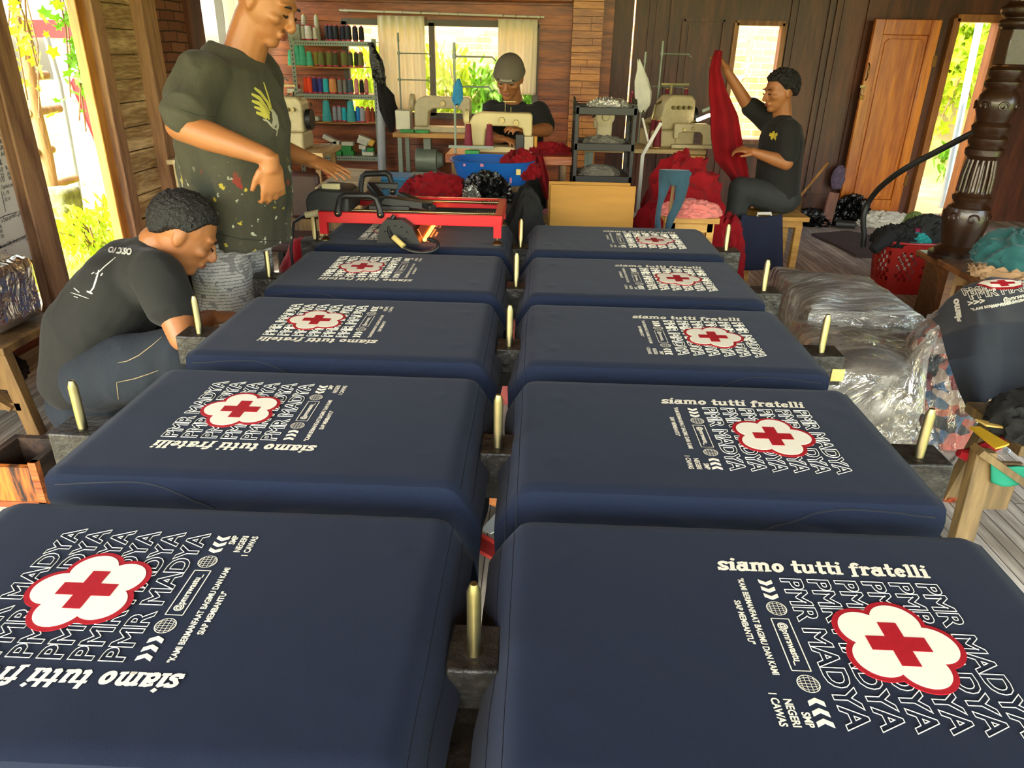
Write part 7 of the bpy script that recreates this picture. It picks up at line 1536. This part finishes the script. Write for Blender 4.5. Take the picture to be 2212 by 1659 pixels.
obj('hem_stitching', MB().tube([drp(i/40, .992)+V(0, -.006, .0) for i in range(41)], .0016, 5), mat('grey_stitch', '#8a8a88', .7), rt, world=True)
# trestle at the right edge
WT = wood('trestle_wood', '#5a4829', '#8a7044', 'Z', 4, .7, .4)
r = thing('work_trestle', 'rough pale wooden trestle table at the lower right edge', 'trestle', (1.55, .98, 0)); zt_ = at(2140, 930, Y=1.0).z
obj('top_board', MB().box((1.80, 1.06, zt_-.02), (.70, .30, .035)), WT, r, world=True, bevel=.004)
a = at(2118, 950, Y=.93); b_ = at(2068, 1150, Y=.90)
obj('leg', MB().bar(V(a.x+.02, .93, zt_-.03), V(b_.x+.02, .90, 0.0), .06, .04), WT, r, world=True, bevel=.003); obj('leg', MB().bar(V(2.05, .93, zt_-.03), V(2.1, .90, 0), .06, .04), WT, r, world=True); obj('leg', MB().bar(V(1.55, 1.19, zt_-.03), V(1.5, 1.22, 0), .06, .04), WT, r, world=True); obj('leg', MB().bar(V(2.05, 1.19, zt_-.03), V(2.1, 1.22, 0), .06, .04), WT, r, world=True)
obj('brace', MB().bar(at(2110, 970, Y=.91), V(1.86, .91, .03), .05, .02), WT, r, world=True); obj('apron', MB().box((1.8, .935, zt_-.085), (.56, .02, .10)), WT, r, world=True)
obj('gusset', MB().box((a.x+.06, .918, zt_-.14), (.14, .014, .16)), WT, r, world=True)
zt2 = zt_
def lay(nm, pts, th, mt, lab, cat, dz=0, Y=1.0, curve=0): q_ = [at(x, y, Z=zt2+dz) for x, y in pts]; return solo(nm, MB().prism([(p.x, p.y) for p in q_], zt2+dz, zt2+dz+th), mt, lab, cat, bevel=.002)
lay('yellow_strip', [(2092, 925), (2115, 924), (2180, 962), (2172, 966), (2150, 972)], .006, mat('yellow_plastic', '#c49a1c', .5), 'yellow plastic swallow-tailed strip on the trestle', 'strip', .032)
lay('wooden_ruler', [(2105, 908), (2190, 922), (2200, 930), (2130, 922)], .006, wood('ruler', '#a8863c', '#cfae5c', 'X'), 'short wooden ruler behind the yellow strip on the trestle', 'ruler', .022)
solo('red_strip', MB().tube([at(2070, 978, Y=.96), at(2090, 985, Y=.96), at(2120, 972, Y=.97), at(2160, 955, Y=.99), at(2190, 945, Y=1.0)], [.012, .022, .022, .018, .012], 8), REDC, 'dark red folded cloth strip crossing under the yellow strip', 'cloth')
solo('black_cloth', heap('b', (at(2195, 980, Y=1.0).x+.02, 1.0, zt2-.0), (.13, .11, .10), 101, None, .25, freq=2, flat=.35), mat('black_cloth', '#141413', .9), 'black cloth heap on the trestle at the right edge', 'cloth')
def tgc(u, v): p = at(2140+u*80, 992+u*25+v*(48-12*u)+6*math.sin(u*5), Y=.895-.01*math.sin(u*6)*v); return p
solo('green_cloth', MB().grid(tgc, 16, 8), mat('sea_green_cotton', '#0a7a5c', .8, var=.1), 'sea green cloth hanging off the front of the trestle', 'cloth', solid=.006)
q_ = [at(x, y, Z=.004) for x, y in ((1985, 905), (2085, 915), (2070, 1060), (2030, 1040), (2010, 985))]
r = thing('paper_sheet', 'crumpled pattern paper with pen notes on the floor behind the right pin', 'paper', tuple(sum(q_, Vector())/5)); PPm = mat('tracing_paper', '#a39a8c', .8, var=.08, bump=.3, bscale=14)
pl = obj('sheet', MB().prism([(p.x, p.y) for p in q_], .002, .010), PPm, r, world=True)
decal_text('handwriting', pl, 'FASHION MEEN', [(2048, 1008), (2066, 990), (2064, 982), (2046, 1000)], PEN, r, off=.001); decal_text('handwriting', pl, 'd Dewi 5', [(2036, 1018), (2050, 1006), (2048, 999), (2034, 1011)], PEN, r, off=.001)
solo('red_scrap', heap('b', tuple(at(1918, 905, Z=0)), (.05, .03, .015), 103, None, .3, flat=.1), REDC, 'small red scrap on the floor left of the scrap bag', 'cloth scrap'); solo('orange_scrap', heap('b', tuple(at(2040, 1065, Z=0)), (.06, .06, .03), 104, None, .3, flat=.1), mat('burnt_orange', '#8a3a14', .85), 'burnt orange scrap on the floor beside the trestle leg', 'cloth scrap')
solo('blue_scrap', heap('b', tuple(at(1935, 885, Z=0)), (.03, .03, .01), 105, None, .3, flat=.1), mat('pale_blue_cotton', '#5f86a8', .85), 'small pale blue scrap on the floor by the wrapped bundles', 'cloth scrap')
# ================================================================== THINGS SEEN BETWEEN THE BOARDS
solo('brown_plank', MB().bar(at(1005, 1045, Z=.25), at(1230, 1125, Z=.25), .07, .03).bar(V(.05, .34, 0), V(.05, .34, .24), .05, .04).bar(V(.20, .2, 0), V(.20, .2, .24), .05, .04), wood('orange_plank', '#7a4218', '#b4702e', 'X'), 'orange brown plank lying low in the aisle under the shirts', 'plank', bevel=.004)
p = at(930, 1100, Z=.20); r = thing('paper_cup', 'white cylindrical cup standing under the left shirts near the aisle', 'cup', (p.x, p.y, .12)); obj('cup_body', MB().lathe([(.036, 0), (.045, .11), (.046, .115), (.042, .115), (.034, .01)], n=24), WHITEP, r); solo('cup_shelf', MB().box((p.x, p.y+.02, .06), (.26, .2, .118)), W_OLD, 'wooden block under the white cup below the table', 'block')
q_ = [at(x, y, Z=.02) for x, y in ((1040, 1140), (1090, 1085), (1125, 1110), (1060, 1150))]; solo('white_paper', MB().prism([(a.x, a.y) for a in q_], .012, .016), WHITEP, 'white paper sheet on the floor in the aisle', 'paper')
solo('red_edged_panel', MB().bar(at(955, 1110, Z=.10), at(1090, 1185, Z=.10), .004, .02).bar(at(950, 1125, Z=.09), at(1085, 1200, Z=.09), .06, .012), mat('dark_red_edge', '#7a1c18', .5), 'dark panel with red edge lying on the floor across the aisle', 'panel')
p = at(1110, 690, Z=.35); solo('pink_cloth', heap('b', (p.x, p.y, .0), (.09, .12, .33), 111, None, .25, flat=.15), mat('rose_cotton', '#a85450', .85), 'rose pink cloth seen low in the aisle between the middle boards', 'cloth')
p = at(1110, 600, Z=.30); solo('carton', MB().box((p.x, p.y+.05, .16), (.2, .3, .32)), mat('cardboard', '#b08036', .8), 'open tan carton low in the far aisle', 'carton')
r = thing('mailer_pouch', 'beige padded mailer with red printed strip on the lower shelf of the table', 'pouch', (-.03, -.42, .306)); obj('pouch', MB().box((-.03, -.44, .318), (.2, .22, .02)), mat('beige_kraft', '#9a8a74', .6, var=.08), r, world=True, bevel=.006); obj('red_strip', MB().box((-.03, -.455, .3295), (.2, .018, .002)), INKR, r, world=True)
